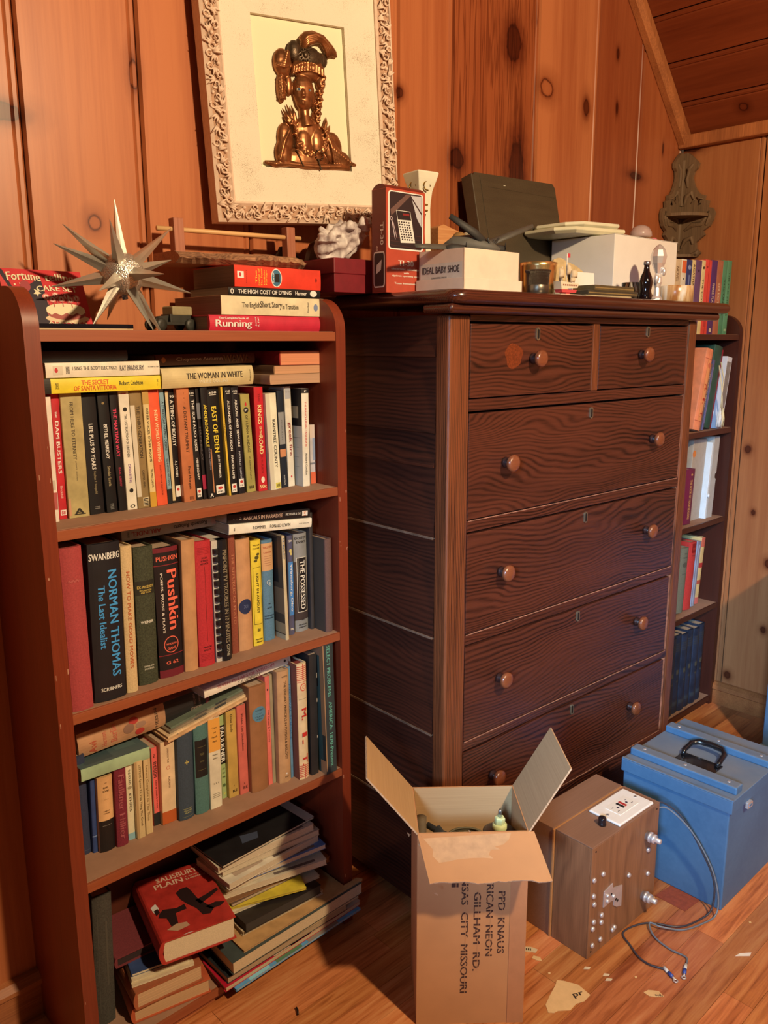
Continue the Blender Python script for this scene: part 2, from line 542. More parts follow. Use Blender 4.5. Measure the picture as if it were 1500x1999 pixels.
m_worn = paint((158, 104, 74), .7, .5, 0, 60)
m_ledge = paint((120, 88, 62), .8, .4, 0, 40)
m_dk = paint((18, 8, 5), .8, 0)
m_knob = wood('knob_wood', A((96, 44, 22)), A((156, 84, 46)), 'X', 30, 3, .3, .3, .5, (.2, .8), .05, .3)
m_neck = paint((54, 30, 24), .35, .1)
m_brass = paint((150, 130, 96), .4, .1, .7)
dr = thing('chest_of_drawers', 'tall dark oak chest with six drawers and round wooden knobs', 'chest of drawers', (.6889, -.3789, 0), R(-1.9672))
DL, DD = .8764, .345
mb = MB()
mb.box(.0, .057, 0, .036, .02, 1.262, oakZ)
mb.obj('corner_post', dr, .006, 3)
mb = MB()
mb.box(DL - .0385, DL, 0, .036, .02, 1.262, oakZ)
mb.obj('corner_post', dr, .006, 3)
mb = MB()
for z0, z1 in ((1.250, 1.264), (1.0844, 1.1087), (.8513, .8755), (.6201, .6435), (.3918, .4126), (.160, .185)):
    mb.box(.057, DL - .0385, .002, .03, z0 + .001, z1 - .001, oakX2)
    # worn pale line on the rail's upper edge
    mb.box(.06, DL - .045, .0016, .004, z1 - .0028, z1 - .0008, m_worn if z0 < .9 else oakX2)
mb.obj('rail', dr, .0012)
mb = MB()
mb.box(.444, .4665, .002, .03, 1.1087, 1.25, oakZ)
mb.obj('divider', dr, .001)
mb = MB()
mb.box(.057, DL - .0385, .008, .03, .045, .160, oakX2)
mb.obj('apron', dr, .002)
mb = MB()   # carcass behind the drawers
mb.box(.012, DL - .012, .03, DD, .03, 1.262, m_dk)
mb.obj('carcass', dr)
for s, x0 in ((-1, 0.0), (1, DL)):
    mb = MB()
    zs = [.03, .24, .437, .6435, .8455, .985, 1.0457, 1.187, 1.262]
    for i in range(len(zs) - 1):
        a, bb_ = zs[i], zs[i + 1]
        # boards lean like clapboards: proud at the foot, set back under the next
        o0, o1 = .010, .001
        xs = sorted((x0, x0 - s * .012))
        p = [(x0 - s * .012, a), (x0 - s * (.010 - o0), a), (x0 - s * (.010 - o1), bb_), (x0 - s * .012, bb_)]
        M = Matrix(((1, 0, 0, 0), (0, 0, 1, 0), (0, 1, 0, 0), (0, 0, 0, 1)))
        mb.prism(p, .036, DD, oakY, M)
        if i in (1, 2, 3, 4, 5, 6) and i != 6:
            xe = x0 + s * .0012
            mb.box(min(xe, x0 - s * .009), max(xe, x0 - s * .009), .037, DD, a - .0045, a, m_ledge if i != 5 else oakY)
    mb.obj('side_panel', dr)
mb = MB()   # moulding under the top, top slab
mb.box(-.022, DL + .062, -.026, .05, 1.2635, 1.2805, oakT)
mb.obj('moulding', dr, .0075, 4)
mb = MB()
def slab(d):
    r_ = .03 - d * .5
    x0, x1, yf = -.026 + d, DL + .1 - d, -.042 + d
    return [(x0, DD + .005)] + [(x0 + r_ - r_ * math.cos(R(a)), yf + r_ - r_ * math.sin(R(a))) for a in range(0, 91, 10)] + [(x1 - r_ + r_ * math.sin(R(a)), yf + r_ - r_ * math.cos(R(a))) for a in range(0, 91, 10)] + [(x1, DD + .005)]
rings = [(.0125 * (1 - math.sin(R(a))), 1.2925 - .0125 * math.cos(R(a))) for a in range(0, 181, 15)]
n = len(slab(0))
vs = [(x, y, z) for d, z in rings for x, y in slab(d)]
mb.faces(vs, [(r_ * n + i, r_ * n + (i + 1) % n, (r_ + 1) * n + (i + 1) % n, (r_ + 1) * n + i) for r_ in range(len(rings) - 1) for i in range(n - 1)] + [(r_ * n + n - 1, r_ * n, (r_ + 1) * n, (r_ + 1) * n + n - 1) for r_ in range(len(rings) - 1)], oakT, None, True)
mb.faces(vs[:n], [tuple(range(n))[::-1]], oakT); mb.faces(vs[-n:], [tuple(range(n))], oakT)
mb.obj('top', dr)
def knob(parent, u, z):
    mb = MB()
    M = Matrix.Translation((u, -.001, z)) @ Euler((R(90), 0, 0)).to_matrix().to_4x4()
    mb.lathe([(.011, 0), (.0105, .004), (.008, .008), (.0085, .013)], 20, m_neck, M)
    mb.lathe([(.010, .0125), (.016, .0165), (.0172, .021), (.0165, .0245), (.012, .027), (.004, .028)], 24, m_knob, M)
    return mb.obj('knob', parent)
def keyhole(parent, u, z):
    mb = MB()
    f = lambda rx, rz: [(u + (rx * math.cos(t)), z + (rz - rx) * (1 if math.sin(t) > 0 else -1) + rx * math.sin(t)) for t in [2 * math.pi * i / 20 for i in range(20)]]
    M = Matrix(((1, 0, 0, 0), (0, 0, 1, 0), (0, 1, 0, 0), (0, 0, 0, 1)))
    mb.prism(f(.0055, .0125), -.0012, .002, m_brass, M)
    mb.prism(f(.003, .0095), -.0015, -.0011, m_dk, M)
    return mb.obj('keyhole_plate', parent)
for (u0, u1, z0, z1, kn, kh, m) in (
        (.057, .444, 1.1087, 1.25, [(.238, 1.181)], (.252, 1.2285), oakX), (.4665, DL - .0385, 1.1087, 1.25, [(.628, 1.184)], (.654, 1.2345), oakX2),
        (.057, DL - .0385, .8755, 1.0844, [(.162, .980), (.696, .985)], (.4457, 1.061), oakX), (.057, DL - .0385, .6435, .8513, [(.157, .757), (.693, .761)], (.443, .828), oakX),
        (.057, DL - .0385, .4126, .6201, [(.160, .5265), (.676, .53)], (.4316, .5985), oakX2), (.057, DL - .0385, .185, .3918, [(.146, .3105), (.668, .3055)], (.4245, .3715), oakX2)):
    mb = MB()
    sw = .0115 if z1 < .65 else .0055
    mb.box(u0 + .0012, u1 - sw - .0005, .0015, .03, z0 + .0015, z1 - .0035, m)
    # worn bead along the right edge
    mb.box(u1 - sw, u1 - .001, .003, .03, z0 + .001, z1 - .003, m_worn if z1 < 1.1 else oakZ)
    if len(kn) == 1 and u0 < .1:    # unfaded patch beside the top left knob
        pz, pu = 1.187, .182
        mb.flat((pu, .00135, pz), (1, 0, 0), (0, 0, 1), paint((120, 52, 22), .35, .35, 0, 220), [(.026 * math.cos(t) * (1 + .12 * math.sin(5 * t)), .024 * math.sin(t) * (1 + .1 * math.sin(3 * t + 1))) for t in [2 * math.pi * i / 24 for i in range(24)]])
    d = mb.obj('drawer', dr, .0012)
    for u, z in kn: knob(d, u, z)
    keyhole(d, *kh)

# ------------------------------------------------------------------ books
CREAM, BLK, WHT = (238, 220, 184), (18, 16, 16), (246, 232, 206)
m_page = {}
def pages(rgb=(214, 182, 140)):
    if rgb in m_page: return m_page[rgb]
    m, nt, b = newmat('page_block_%d_%d_%d' % rgb)
    k = N(nt)
    c = A(rgb)
    v = k.noise(k.coord((900, 3, 900), rand=3), 1, 3)
    nt.links.new(k.ramp(v, [(.3, tuple(x * .72 for x in c[:3])), (.7, c)]), b.inputs['Base Color'])
    b.inputs['Roughness'].default_value = .9
    m_page[rgb] = m
    return m
def ink(rgb): return paint(tuple(rgb), .55, 0, name='ink')
def book(kind, w, h, d, rgb, label, marks=(), loc=(0, 0, 0), rot=(0, 0, 0), group=None, pg=(206, 170, 130), left=(), vary=.14, rough=None, cloth=False, top=()):
    """one book standing on its tail, spine towards -y: x 0..w, y 0..d, z 0..h"""
    hard = kind == 'h'
    r = thing('hardcover_book' if hard else 'paperback_book', label, 'book', loc, rot, group)
    t = .0024 if hard else .0006
    t = min(t, w * .2)
    rec = .003 if hard else .0006
    bul = min(.0045, w * .14) if hard else min(.0009, w * .05)
    cm = paint(tuple(rgb), rough or (.75 if cloth else .5 if hard else .42), vary, 0, 420 if cloth else 35, .25 if cloth else 0, 'cover')
    r0 = min(.0012, w * .15)
    n = 8
    arc = []
    for i in range(n + 1):
        f = i / n
        arc.append((r0 * .4 + (w - .8 * r0) * f, -bul * (1 - (2 * f - 1) ** 2)))
    def sy(x):
        f = min(1, max(0, x / w))
        return -bul * (1 - (2 * f - 1) ** 2)
    mb = MB()
    mb.prism([(0, d), (0, r0)] + arc + [(w, r0), (w, d), (w - t, d), (w - t, t + .001), (t, t + .001), (t, d)], 0, h, cm)
    strip = 6
    for mi_, mk in enumerate(marks):
        k_ = mk[0]; off = .00012 + .00003 * mi_
        if k_ == 'r':
            _, xa, xb, za, zb, c = mk
            vs, fs = [], []
            for i in range(strip + 1):
                x = (xa + (xb - xa) * i / strip) * w
                vs += [(x, sy(x) - off, za * h), (x, sy(x) - off, zb * h)]
            for i in range(strip): fs.append((2 * i, 2 * i + 2, 2 * i + 3, 2 * i + 1))
            mb.faces(vs, fs, ink(c))
        elif k_ == 'c':
            _, xc, zc, rx, rz, c = mk
            vs, fs = [], []
            for i in range(13):
                a_ = math.pi * i / 12
                x = (xc - rx * math.cos(a_)) * w; dz = rz * h * math.sin(a_)
                vs += [(x, sy(x) - off, zc * h - dz), (x, sy(x) - off, zc * h + dz)]
            for i in range(12): fs.append((2 * i, 2 * i + 2, 2 * i + 3, 2 * i + 1))
            mb.faces(vs, fs, ink(c))
        else:
            mode, s_, c, xc, zc, L, H = mk
            off += bul * ((L * 1.4 / max(1, len(s_))) if mode == 'h' else H) ** 2 * 1.1
            def f(u, v, mode=mode, xc=xc, zc=zc, L=L, H=H, off=off):
                if mode == 'v': x, z = xc * w + (v - .5) * H * w, zc * h + (.5 - u) * L * h
                elif mode == 'V': x, z = xc * w - (v - .5) * H * w, zc * h + (u - .5) * L * h
                else: x, z = xc * w + (u - .5) * L * w, zc * h + (v - .5) * H * h
                return (x, sy(x) - off, z)
            mb.text(s_, f, ink(c))
    for li_, (ya, yb, za, zb, c) in enumerate(left):      # print on the face towards -x
        lx = -.0001 - .00003 * li_
        mb.faces([(lx, ya * d, za * h), (lx, yb * d, za * h), (lx, yb * d, zb * h), (lx, ya * d, zb * h)], [(0, 1, 2, 3)], ink(c))
    mb.obj('cover', r, normals=False)
    mb = MB()
    mb.box(t, w - t, t + .0012, d - rec, rec, h - rec, pages(tuple(pg)))
    mb.obj('pages', r)
    return r
G2, G3, G4 = 'upright paperbacks on the second shelf', 'upright books on the middle shelf', 'upright books on the fourth shelf'
def row(z, entries, group, ox=0.0, oy=0.0, maxd=None, oz=0.0):
    px, pang, ph = -9, 0.0, .2
    for e in entries:
        x0, x1, y, h, ln, kind, d, rgb, label, marks = e[:10]
        kw = e[10] if len(e) > 10 else {}
        x0 = max(x0, px + .0004)
        w_ = max(.004, x1 - x0)
        ang = math.atan2(ln, h)
        if px > -5:
            ang = max(ang, pang - (x0 - px) / max(h, ph))
        d = min(d, -y - .022 if not maxd else maxd)
        book(kind, w_, h, d, rgb, label, marks, (ox + x0, oy + y, z + max(0, w_ * math.sin(ang)) + .0002 + oz), (0, ang, 0), group, **kw)
        px, pang, ph = x0 + w_, ang, h

# ------------------------------------------------------------------ second shelf: paperbacks
HEART = lambda z=.065: [('r', .18, .82, z - .04, z + .04, WHT), ('c', .5, z + .012, .2, .014, (205, 60, 50)), ('h', 'PB', BLK, .5, z - .022, .4, .014)]
TOPN = lambda s_: [('h', s_, WHT, .5, .955, .6, .018), ('h', '_', WHT, .5, .935, .5, .004)]
YEL, RED = (250, 215, 60), (205, 40, 46)
S2 = [
 (.040, .0523, .156, .190, .002, 'p', .11, (238, 216, 186), 'white paperback half hidden by the left side panel', [('r', .3, .9, .1, .24, (190, 90, 80)), ('r', .1, .8, .26, .34, (206, 190, 160))]),
 (.0575, .0702, .142, .193, .002, 'p', .11, (204, 40, 46), 'thin red paperback with tall white capitals at the left end', [('v', 'DAM BUSTERS', WHT, .5, .58, .42, .42), ('v', 'THE', WHT, .45, .84, .05, .2), ('v', 'Brickhill', (240, 170, 150), .5, .22, .1, .3), ('r', .2, .9, .03, .075, WHT), ('h', '88', RED, .55, .052, .5, .03)]),
 (.0716, .1047, .146, .194, 0, 'p', .11, (188, 164, 104), 'thick tan paperback with a pyramid mark at its foot', [('v', 'FROM HERE TO ETERNITY', (60, 46, 30), .48, .70, .46, .16), ('v', 'JAMES JONES', (110, 92, 60), .5, .38, .16, .07), ('h', 'A', (40, 34, 24), .5, .05, .5, .05), ('r', .25, .8, .022, .030, (40, 34, 24)), ('r', .02, .12, .02, .16, (216, 150, 110))], {'vary': .22}),
 (.107, .1315, .142, .190, -.002, 'p', .11, (22, 20, 22), 'thick black paperback with narrow white capitals, leftmost of three black ones', [('v', 'LIFE PLUS 99 YEARS', WHT, .5, .57, .38, .26), ('v', 'Nathan F. Leopold', (150, 130, 90), .5, .27, .19, .2), ('r', .35, .7, .045, .052, (120, 112, 100)), ('r', .35, .7, .06, .066, (120, 112, 100))]),
 (.1336, .1521, .145, .191, -.003, 'p', .11, (18, 18, 20), 'black paperback with short bold white title above grey name', [('v', 'BETHEL MERRIDAY', WHT, .5, .60, .29, .3), ('v', 'Sinclair Lewis', (165, 145, 100), .5, .31, .17, .26), ('c', .45, .92, .12, .01, (150, 120, 70)), ('v', 'POPULAR', (130, 124, 112), .5, .05, .05, .35)]),
 (.1545, .1677, .145, .193, -.004, 'p', .11, (24, 18, 20), 'slim black paperback with bright pink capitals', [('v', 'THE MARTIAN WAY', (240, 60, 96), .5, .66, .40, .42), ('v', 'ISAAC ASIMOV', (190, 40, 70), .5, .29, .16, .26)]),
 (.1682, .1857, .147, .193, -.003, 'p', .11, (244, 226, 192), 'white paperback with two black dots on its spine', [('v', 'THE DESTRUCTION OF DRESDEN', (40, 34, 34), .5, .63, .36, .24), ('v', 'DAVID IRVING', (120, 60, 130), .5, .31, .16, .24), ('c', .5, .85, .2, .018, BLK), ('c', .5, .165, .2, .018, BLK), ('h', 'O', BLK, .5, .03, .5, .03), ('r', .2, .7, .975, .985, (170, 60, 70))]),
 (.1864, .2072, .148, .193, -.005, 'p', .11, (152, 122, 74), 'olive brown paperback with a white strip down its left edge', [('v', 'THE THIRD GENERATION', (50, 36, 22), .62, .65, .44, .28), ('v', 'CHESTER HIMES', (70, 52, 30), .66, .25, .15, .18), ('r', 0, .36, .10, .88, (226, 206, 170)), ('r', .45, .95, .015, .09, (226, 200, 150)), ('v', 'IIIII', BLK, .7, .05, .06, .4)]),
 (.2077, .2187, .151, .194, -.004, 'p', .11, (232, 200, 132), 'cream and mustard paperback left of the bright orange one', [('r', 0, 1, 0, .13, (216, 160, 50)), ('r', 0, 1, .88, 1, (196, 150, 70)), ('v', 'OTHER VOICES, OTHER ROOMS', (50, 40, 30), .55, .62, .46, .4), ('v', 'TRUMAN CAPOTE', (90, 70, 40), .55, .25, .16, .3)]),
 (.2205, .2402, .149, .195, -.006, 'p', .11, (242, 94, 54), 'bright orange paperback with cream capitals', [('v', 'NEW WORLD WRITING', (250, 214, 150), .55, .60, .44, .3), ('v', 'FOURTH MENTOR SELECTION', (130, 30, 20), .55, .22, .26, .14), ('r', 0, 1, .965, 1, (190, 60, 40))]),
 (.2425, .2508, .146, .195, -.006, 'p', .11, (140, 168, 168), 'thin pale blue paperback with a black foot', [('r', 0, 1, 0, .13, (24, 24, 26)), ('v', 'A STREETCAR NAMED DESIRE', (36, 44, 48), .55, .68, .42, .5), ('v', 'TENNESSEE WILLIAMS', (60, 70, 72), .55, .28, .24, .4)]),
 (.2523, .2685, .144, .194, -.004, 'p', .11, (24, 20, 20), 'black paperback with a cream left edge beside the pale blue one', [('r', 0, .3, .02, .98, (226, 196, 140)), ('v', 'A THING OF BEAUTY', WHT, .65, .70, .40, .38), ('v', 'A. J. CRONIN', WHT, .65, .30, .14, .34), ('r', .42, .98, .05, .15, WHT), ('c', .7, .115, .16, .014, (205, 60, 50)), ('h', '95', WHT, .7, .93, .5, .02)]),
 (.2690, .2925, .153, .197, -.006, 'p', .115, (204, 118, 70), 'orange brown paperback with black capitals and name below', [('v', 'A DISTANT TRUMPET', (50, 22, 14), .55, .63, .40, .24), ('v', 'Paul Horgan', (50, 22, 14), .55, .21, .2, .26), ('v', '- | - ', (90, 40, 24), .55, .90, .1, .06), ('h', 'III', (120, 60, 36), .6, .03, .3, .03)]),
 (.2951, .3082, .149, .193, -.009, 'p', .11, (26, 24, 24), 'black paperback with long white title, right of the orange brown one', TOPN('100') + [('v', 'THE SUN ALSO RISES', WHT, .55, .67, .46, .34), ('v', 'HEMINGWAY', WHT, .55, .28, .2, .3)] + HEART()),
 (.3086, .3150, .151, .195, -.008, 'p', .11, (30, 24, 24), 'worn thin black paperback with grey and red blocks', [('r', 0, 1, .72, .86, (120, 118, 116)), ('r', 0, 1, .09, .22, (170, 30, 60)), ('v', 'MACKINLAY', (90, 80, 76), .5, .5, .3, .5)]),
 (.3155, .3290, .155, .194, -.007, 'p', .11, (24, 22, 24), 'black paperback with yellow capitals and a torn brown edge', [('v', 'ANDERSONVILLE', YEL, .5, .66, .38, .42), ('v', 'MacKinlay KANTOR', (150, 146, 150), .6, .36, .2, .26), ('r', .82, 1, .05, .45, (200, 130, 80)), ('h', 'A', WHT, .5, .03, .5, .035)]),
 (.3330, .3590, .146, .192, -.009, 'p', .11, (22, 20, 20), 'black paperback with a fat yellow and white title', TOPN('350') + [('v', 'EAST OF EDEN', YEL, .5, .62, .42, .36), ('v', 'JOHN STEINBECK', WHT, .55, .28, .22, .2)] + HEART()),
 (.3594, .3632, .153, .194, -.010, 'p', .11, (236, 190, 60), 'very thin yellow paperback between two black ones', [('v', 'CARDINAL', (120, 90, 30), .5, .6, .2, .4)]),
 (.3641, .3796, .151, .194, -.007, 'p', .11, (22, 20, 22), 'black paperback right of the very thin yellow one', TOPN('C-83') + [('v', 'ALEXANDER OF MACEDON', WHT, .5, .64, .46, .3), ('v', 'HAROLD LAMB', WHT, .5, .26, .22, .3)] + HEART()),
 (.3815, .3969, .149, .193, -.008, 'p', .11, (26, 24, 30), 'black paperback with white capitals next to the olive one', TOPN('C152') + [('v', 'AROUSE AND BEWARE', WHT, .5, .66, .44, .3), ('v', 'MACKINLAY KANTOR', (190, 186, 180), .5, .27, .26, .24)] + HEART(.1)),
 (.4003, .4196, .149, .178, -.008, 'p', .11, (176, 160, 84), 'short olive paperback with a black disc on its spine', [('v', 'OF HUMAN BONDAGE', (40, 34, 20), .5, .60, .38, .26), ('v', 'W. Somerset Maugham', (60, 52, 30), .5, .25, .24, .18), ('c', .5, .84, .26, .03, BLK), ('h', 'P', WHT, .5, .84, .3, .025), ('c', .5, .90, .1, .02, RED), ('h', 'III', (70, 60, 30), .5, .05, .5, .03)]),
 (.4222, .4416, .154, .190, -.004, 'p', .11, (206, 38, 44), 'red paperback with cream lettering in the middle of the shelf', [('v', 'THE', (150, 20, 26), .5, .90, .08, .2), ('v', 'KINGS', (250, 226, 150), .5, .74, .18, .42), ('v', 'OF THE', (250, 226, 150), .5, .585, .09, .22), ('v', 'ROAD', (250, 226, 150), .5, .45, .18, .42), ('v', 'KEN W. PURDY', (150, 16, 24), .5, .27, .2, .22), ('h', '50c', (250, 226, 150), .5, .045, .8, .035), ('c', .5, .11, .2, .03, (250, 226, 190))]),
 (.4453, .4691, .160, .178, -.007, 'p', .115, (242, 228, 186), 'cream paperback with black western style capitals', [('v', 'RAINTREE COUNTY', BLK, .62, .48, .5, .26), ('v', 'BY ROSS LOCKRIDGE JR', (170, 158, 130), .3, .5, .4, .1), ('r', .45, .95, .01, .07, (230, 210, 90)), ('h', 'III', BLK, .7, .04, .3, .03), ('r', 0, .36, .0, 1, (222, 206, 168))]),
 (.4755, .4900, .152, .182, -.006, 'p', .11, (32, 40, 48), 'navy paperback with grey and orange panels', [('r', .05, .95, .45, .78, (150, 146, 136)), ('r', .05, .95, .32, .40, (214, 140, 90)), ('v', 'PENDULUM', (110, 106, 100), .5, .6, .2, .2), ('v', 'BANTAM', (190, 186, 170), .5, .08, .1, .2)]),
 (.4924, .5073, .151, .188, -.005, 'p', .11, (240, 224, 190), 'white paperback with dark red lower case lettering', [('v', 'greek fire', (150, 44, 40), .55, .48, .34, .6), ('h', 'N 1 X A', (110, 100, 90), .5, .95, .6, .02), ('r', .1, .9, .88, .99, (180, 176, 168)), ('c', .5, .1, .12, .012, RED)]),
 (.5121, .5289, .170, .184, .001, 'p', .11, (244, 228, 194), 'white paperback with red and black title, right end of its row', [('v', 'THE MANCHURIAN CANDIDATE', (206, 48, 44), .5, .64, .46, .24), ('v', 'Richard Condon', (50, 44, 40), .5, .23, .22, .26), ('r', 0, 1, .955, 1, (30, 26, 26)), ('h', 'P', WHT, .5, .975, .3, .02)], {'left': [(0, 1, 0, 1, (222, 208, 178)), (0, 1, .62, 1, (34, 30, 30)), (.1, .5, .70, .82, (190, 170, 130)), (.05, .7, .5, .503, (60, 56, 50)), (.1, .8, .3, .303, (140, 130, 112)), (.1, .8, .2, .203, (140, 130, 112)), (.1, .8, .4, .403, (140, 130, 112))]}),
 (.5428, .5550, .155, .114, -.001, 'p', .09, (206, 196, 190), 'small short paperback with an orange foot against right panel', [('r', 0, 1, 0, .2, (236, 110, 70)), ('r', 0, 1, .78, 1, (226, 200, 176)), ('r', 0, 1, .33, .36, (130, 130, 134)), ('r', .5, 1, .4, .78, (150, 160, 176))]),
]
def neg(L): return [(e[0], e[1], -e[2]) + e[3:] for e in L]
row(.945, neg(S2), G2)

TALL = 'tall olive book standing behind the short olive paperback'
# books lying on top of the paperbacks: a lying book is turned so its head points left
FU, FD = -math.pi / 2, math.pi / 2
def lay(kind, xl, y, zb, L, th, d, rgb, label, marks=(), tilt=0.0, up=True, group=None, rz=0.0, **kw):
    """lying book, spine to the front; xl left end, L length, th thickness"""
    if up:
        loc = (xl + L, y, zb); ry = FU
        loc = (xl + L * math.cos(tilt), y, zb + L * math.sin(tilt))
    else:
        loc = (xl - th * math.sin(tilt), y, zb + th * math.cos(tilt)); ry = FD
    return book(kind, th, L, d, rgb, label, marks, loc, (0, ry - tilt, rz), group, **kw)
GL2 = 'books lying on top of the paperbacks'
lay('p', .0430, -.160, 1.1395, .190, .0225, .11, (246, 214, 50), 'yellow paperback lying on its side with orange red title', [('r', 0, 1, .94, 1, (30, 26, 20)), ('v', 'THE SECRET', (226, 84, 40), .68, .58, .23, .32), ('v', 'OF SANTA VITTORIA', (226, 84, 40), .3, .58, .36, .32), ('v', 'Robert Crichton', (60, 56, 30), .55, .27, .21, .3), ('h', 'T130', (110, 90, 20), .5, .03, .5, .012), ('v', 'DELL', (120, 100, 20), .5, .89, .03, .4)], group=GL2)
lay('p', .0475, -.162, 1.1628, .184, .0225, .11, (248, 228, 190), 'white paperback lying on the yellow one', [('v', 'I SING THE BODY ELECTRIC!', (60, 52, 46), .6, .59, .38, .24), ('v', 'RAY BRADBURY', (60, 50, 60), .55, .26, .22, .36), ('v', '553-06752-165', (90, 80, 70), .6, .06, .1, .1), ('r', .2, .8, .86, .94, (226, 206, 170)), ('c', .5, .915, .16, .014, RED), ('v', 'BANTAM BOOKS', (130, 120, 110), .5, .82, .03, .5)], group=GL2)
lay('h', .0480, -.152, 1.186, .134, .0165, .11, (70, 70, 72), 'slate grey book lying on top of the white one', [], group=GL2)
lay('h', .2345, -.160, 1.1395, .178, .033, .12, (222, 194, 132), 'thick cream book lying flat with black serif style title', [('v', 'THE WOMAN IN WHITE', (52, 38, 24), .58, .44, .62, .3), ('v', 'WILKIE COLLINS', (244, 226, 180), .28, .46, .32, .16), ('h', 'EVERYMAN', (110, 90, 50), .5, .04, .6, .01)], tilt=R(.6), group=GL2)
lay('h', .2420, -.130, 1.1760, .196, .0185, .10, (92, 48, 38), 'dark brown book lying on the thick cream one', [('v', 'Cheyenne Autumn', (190, 150, 126), .5, .58, .46, .42), ('c', .5, .93, .25, .02, (190, 110, 60)), ('v', 'WAWA', (130, 84, 50), .5, .2, .28, .7)], tilt=R(.5), group=GL2)
# books lying with the spine to the left and the tail edge to the front
EM = Matrix(((0, 1, 0), (0, 0, 1), (1, 0, 0)))
def endon(kind, x, y, zb, wd, th, dp, rgb, label, pg, marks=(), rz=0.0, group=GL2, **kw):
    e = (Matrix.Rotation(rz, 3, 'Z') @ EM).to_euler()
    return book(kind, th, dp, wd, rgb, label, marks, (x, y, zb), e, group, pg=pg, **kw)
endon('p', .4440, -.170, 1.1395, .1205, .0175, .14, (206, 160, 116), 'tan book at the bottom of the small stack right of the cream one', (212, 160, 116))
endon('p', .4526, -.170, 1.1572, .1248, .0155, .14, (132, 96, 60), 'brown book in the middle of the small stack at the right', (222, 160, 110))
endon('p', .4661, -.170, 1.1730, .1190, .0255, .14, (150, 36, 30), 'dark red book with orange page edges topping the small stack', (240, 150, 100))

# ------------------------------------------------------------------ middle shelf
S3 = [
 (.0271, .0613, .207, .260, 0, 'h', .17, (176, 66, 62), 'tall plain red cloth book at the left end of the middle shelf', [('h', '~~~', (190, 90, 80), .5, .8, .5, .02)], {'cloth': True}),
 (.0656, .1183, .202, .256, .006, 'h', .17, (26, 26, 30), 'very thick black book with big blue lettering', [('h', 'SWANBERG', (244, 234, 210), .5, .92, .94, .042), ('v', 'NORMAN THOMAS', (70, 160, 230), .70, .49, .68, .28), ('v', 'The Last Idealist', (70, 160, 230), .34, .54, .40, .2), ('h', 'SCRIBNERS', (236, 226, 200), .52, .075, .66, .022)]),
 (.1207, .1400, .200, .245, .005, 'h', .17, (220, 184, 126), 'tan linen book with faded red capitals', [('v', 'HOW TO MAKE GOOD MOVIES', (190, 96, 50), .5, .5, .66, .3)], {'cloth': True}),
 (.1492, .1840, .186, .235, .004, 'h', .16, (64, 66, 44), 'dark green tweed cloth book with small white name', [('r', 0, 1, .66, .76, (44, 44, 32)), ('h', 'EX-PRODIGY', (226, 190, 90), .5, .715, .8, .02), ('h', 'MY CHILDHOOD', (226, 190, 90), .5, .69, .6, .011), ('h', 'AND YOUTH', (226, 190, 90), .5, .675, .5, .011), ('h', 'WIENER', (240, 228, 196), .5, .46, .64, .02), ('h', 'SIMON AND', (226, 214, 180), .5, .135, .5, .012), ('h', 'SCHUSTER', (226, 214, 180), .5, .115, .5, .012)], {'cloth': True, 'vary': .45}),
 (.1888, .2338, .183, .227, .0, 'h', .16, (30, 22, 24), 'thick black book with coral lettering and dark red bands', [('r', 0, 1, .965, 1, (120, 30, 40)), ('r', 0, 1, 0, .06, (120, 30, 40)), ('r', 0, 1, .865, .871, (150, 40, 44)), ('r', 0, 1, .172, .178, (150, 40, 44)), ('h', 'PUSHKIN', (250, 110, 80), .52, .918, .86, .036), ('v', 'Pushkin', (250, 110, 80), .66, .60, .46, .42), ('v', 'POEMS, PROSE & PLAYS', (240, 220, 190), .24, .58, .46, .1), ('c', .5, .255, .3, .065, (250, 110, 80)), ('c', .5, .2551, .27, .058, (30, 22, 24)), ('h', 'GIANT', (250, 110, 80), .5, .225, .34, .02), ('h', 'MODERN', (250, 110, 80), .5, .26, .4, .014), ('h', 'G 62', (250, 110, 80), .5, .115, .5, .026)]),
 (.2343, .2600, .187, .233, .005, 'h', .16, (208, 150, 96), 'blank book wrapped in tan kraft paper, left of the red one', []),
 (.2634, .2950, .185, .226, .0, 'h', .16, (196, 44, 48), 'bright red book with small black lines of print', [('h', 'SOCIAL', (70, 16, 20), .52, .868, .36, .014), ('h', 'BUSINESS', (70, 16, 20), .52, .845, .44, .014), ('h', 'ARITHMETIC', (70, 16, 20), .52, .822, .52, .014), ('r', .49, .51, .2, .80, (110, 20, 24)), ('h', 'MINTON', (70, 16, 20), .5, .155, .5, .014), ('h', 'BALCH', (70, 16, 20), .5, .132, .44, .014)] + [('r', .12, .88, .9 + i * .012, .902 + i * .012, (150, 26, 30)) for i in range(5)] + [('r', .12, .88, .05 + i * .012, .052 + i * .012, (150, 26, 30)) for i in range(5)], {'cloth': True}),
]
row(.655, neg(S3), G3)
# comb-bound manual: plastic comb as a part of its own
cb = thing('comb_bound_manual', 'black comb bound manual with white teeth, beside the red book', 'book', (.2966, -.190, .6552), group=G3)
mb = MB(); cbk = paint((26, 24, 24), .45, .1)
mb.prism([(.012, .02), (.0125, 0), (.018, -.004), (.025, -.004), (.0302, 0), (.0306, .02)], .002, .222, cbk)
for s_, c_, xc, zc, L, H in (('PINPOINT TV TROUBLES IN 10 MINUTES', (150, 130, 96), .021, .120, .17, .008), ('COYNE', (190, 176, 140), .021, .021, .022, .006)):
    mb.text(s_, (lambda u, v, xc=xc, zc=zc, L=L, H=H: (xc + (v - .5) * H, -.0048, zc + (.5 - u) * L)), ink(c_))
mb.obj('comb_spine', cb)
mb = MB()
for i in range(14):
    z = .012 + i * .0145
    mb.prism(circ(.008, .002, .0058, .0065, 12), z, z + .0075, cbk)
mb.obj('comb_teeth', cb)
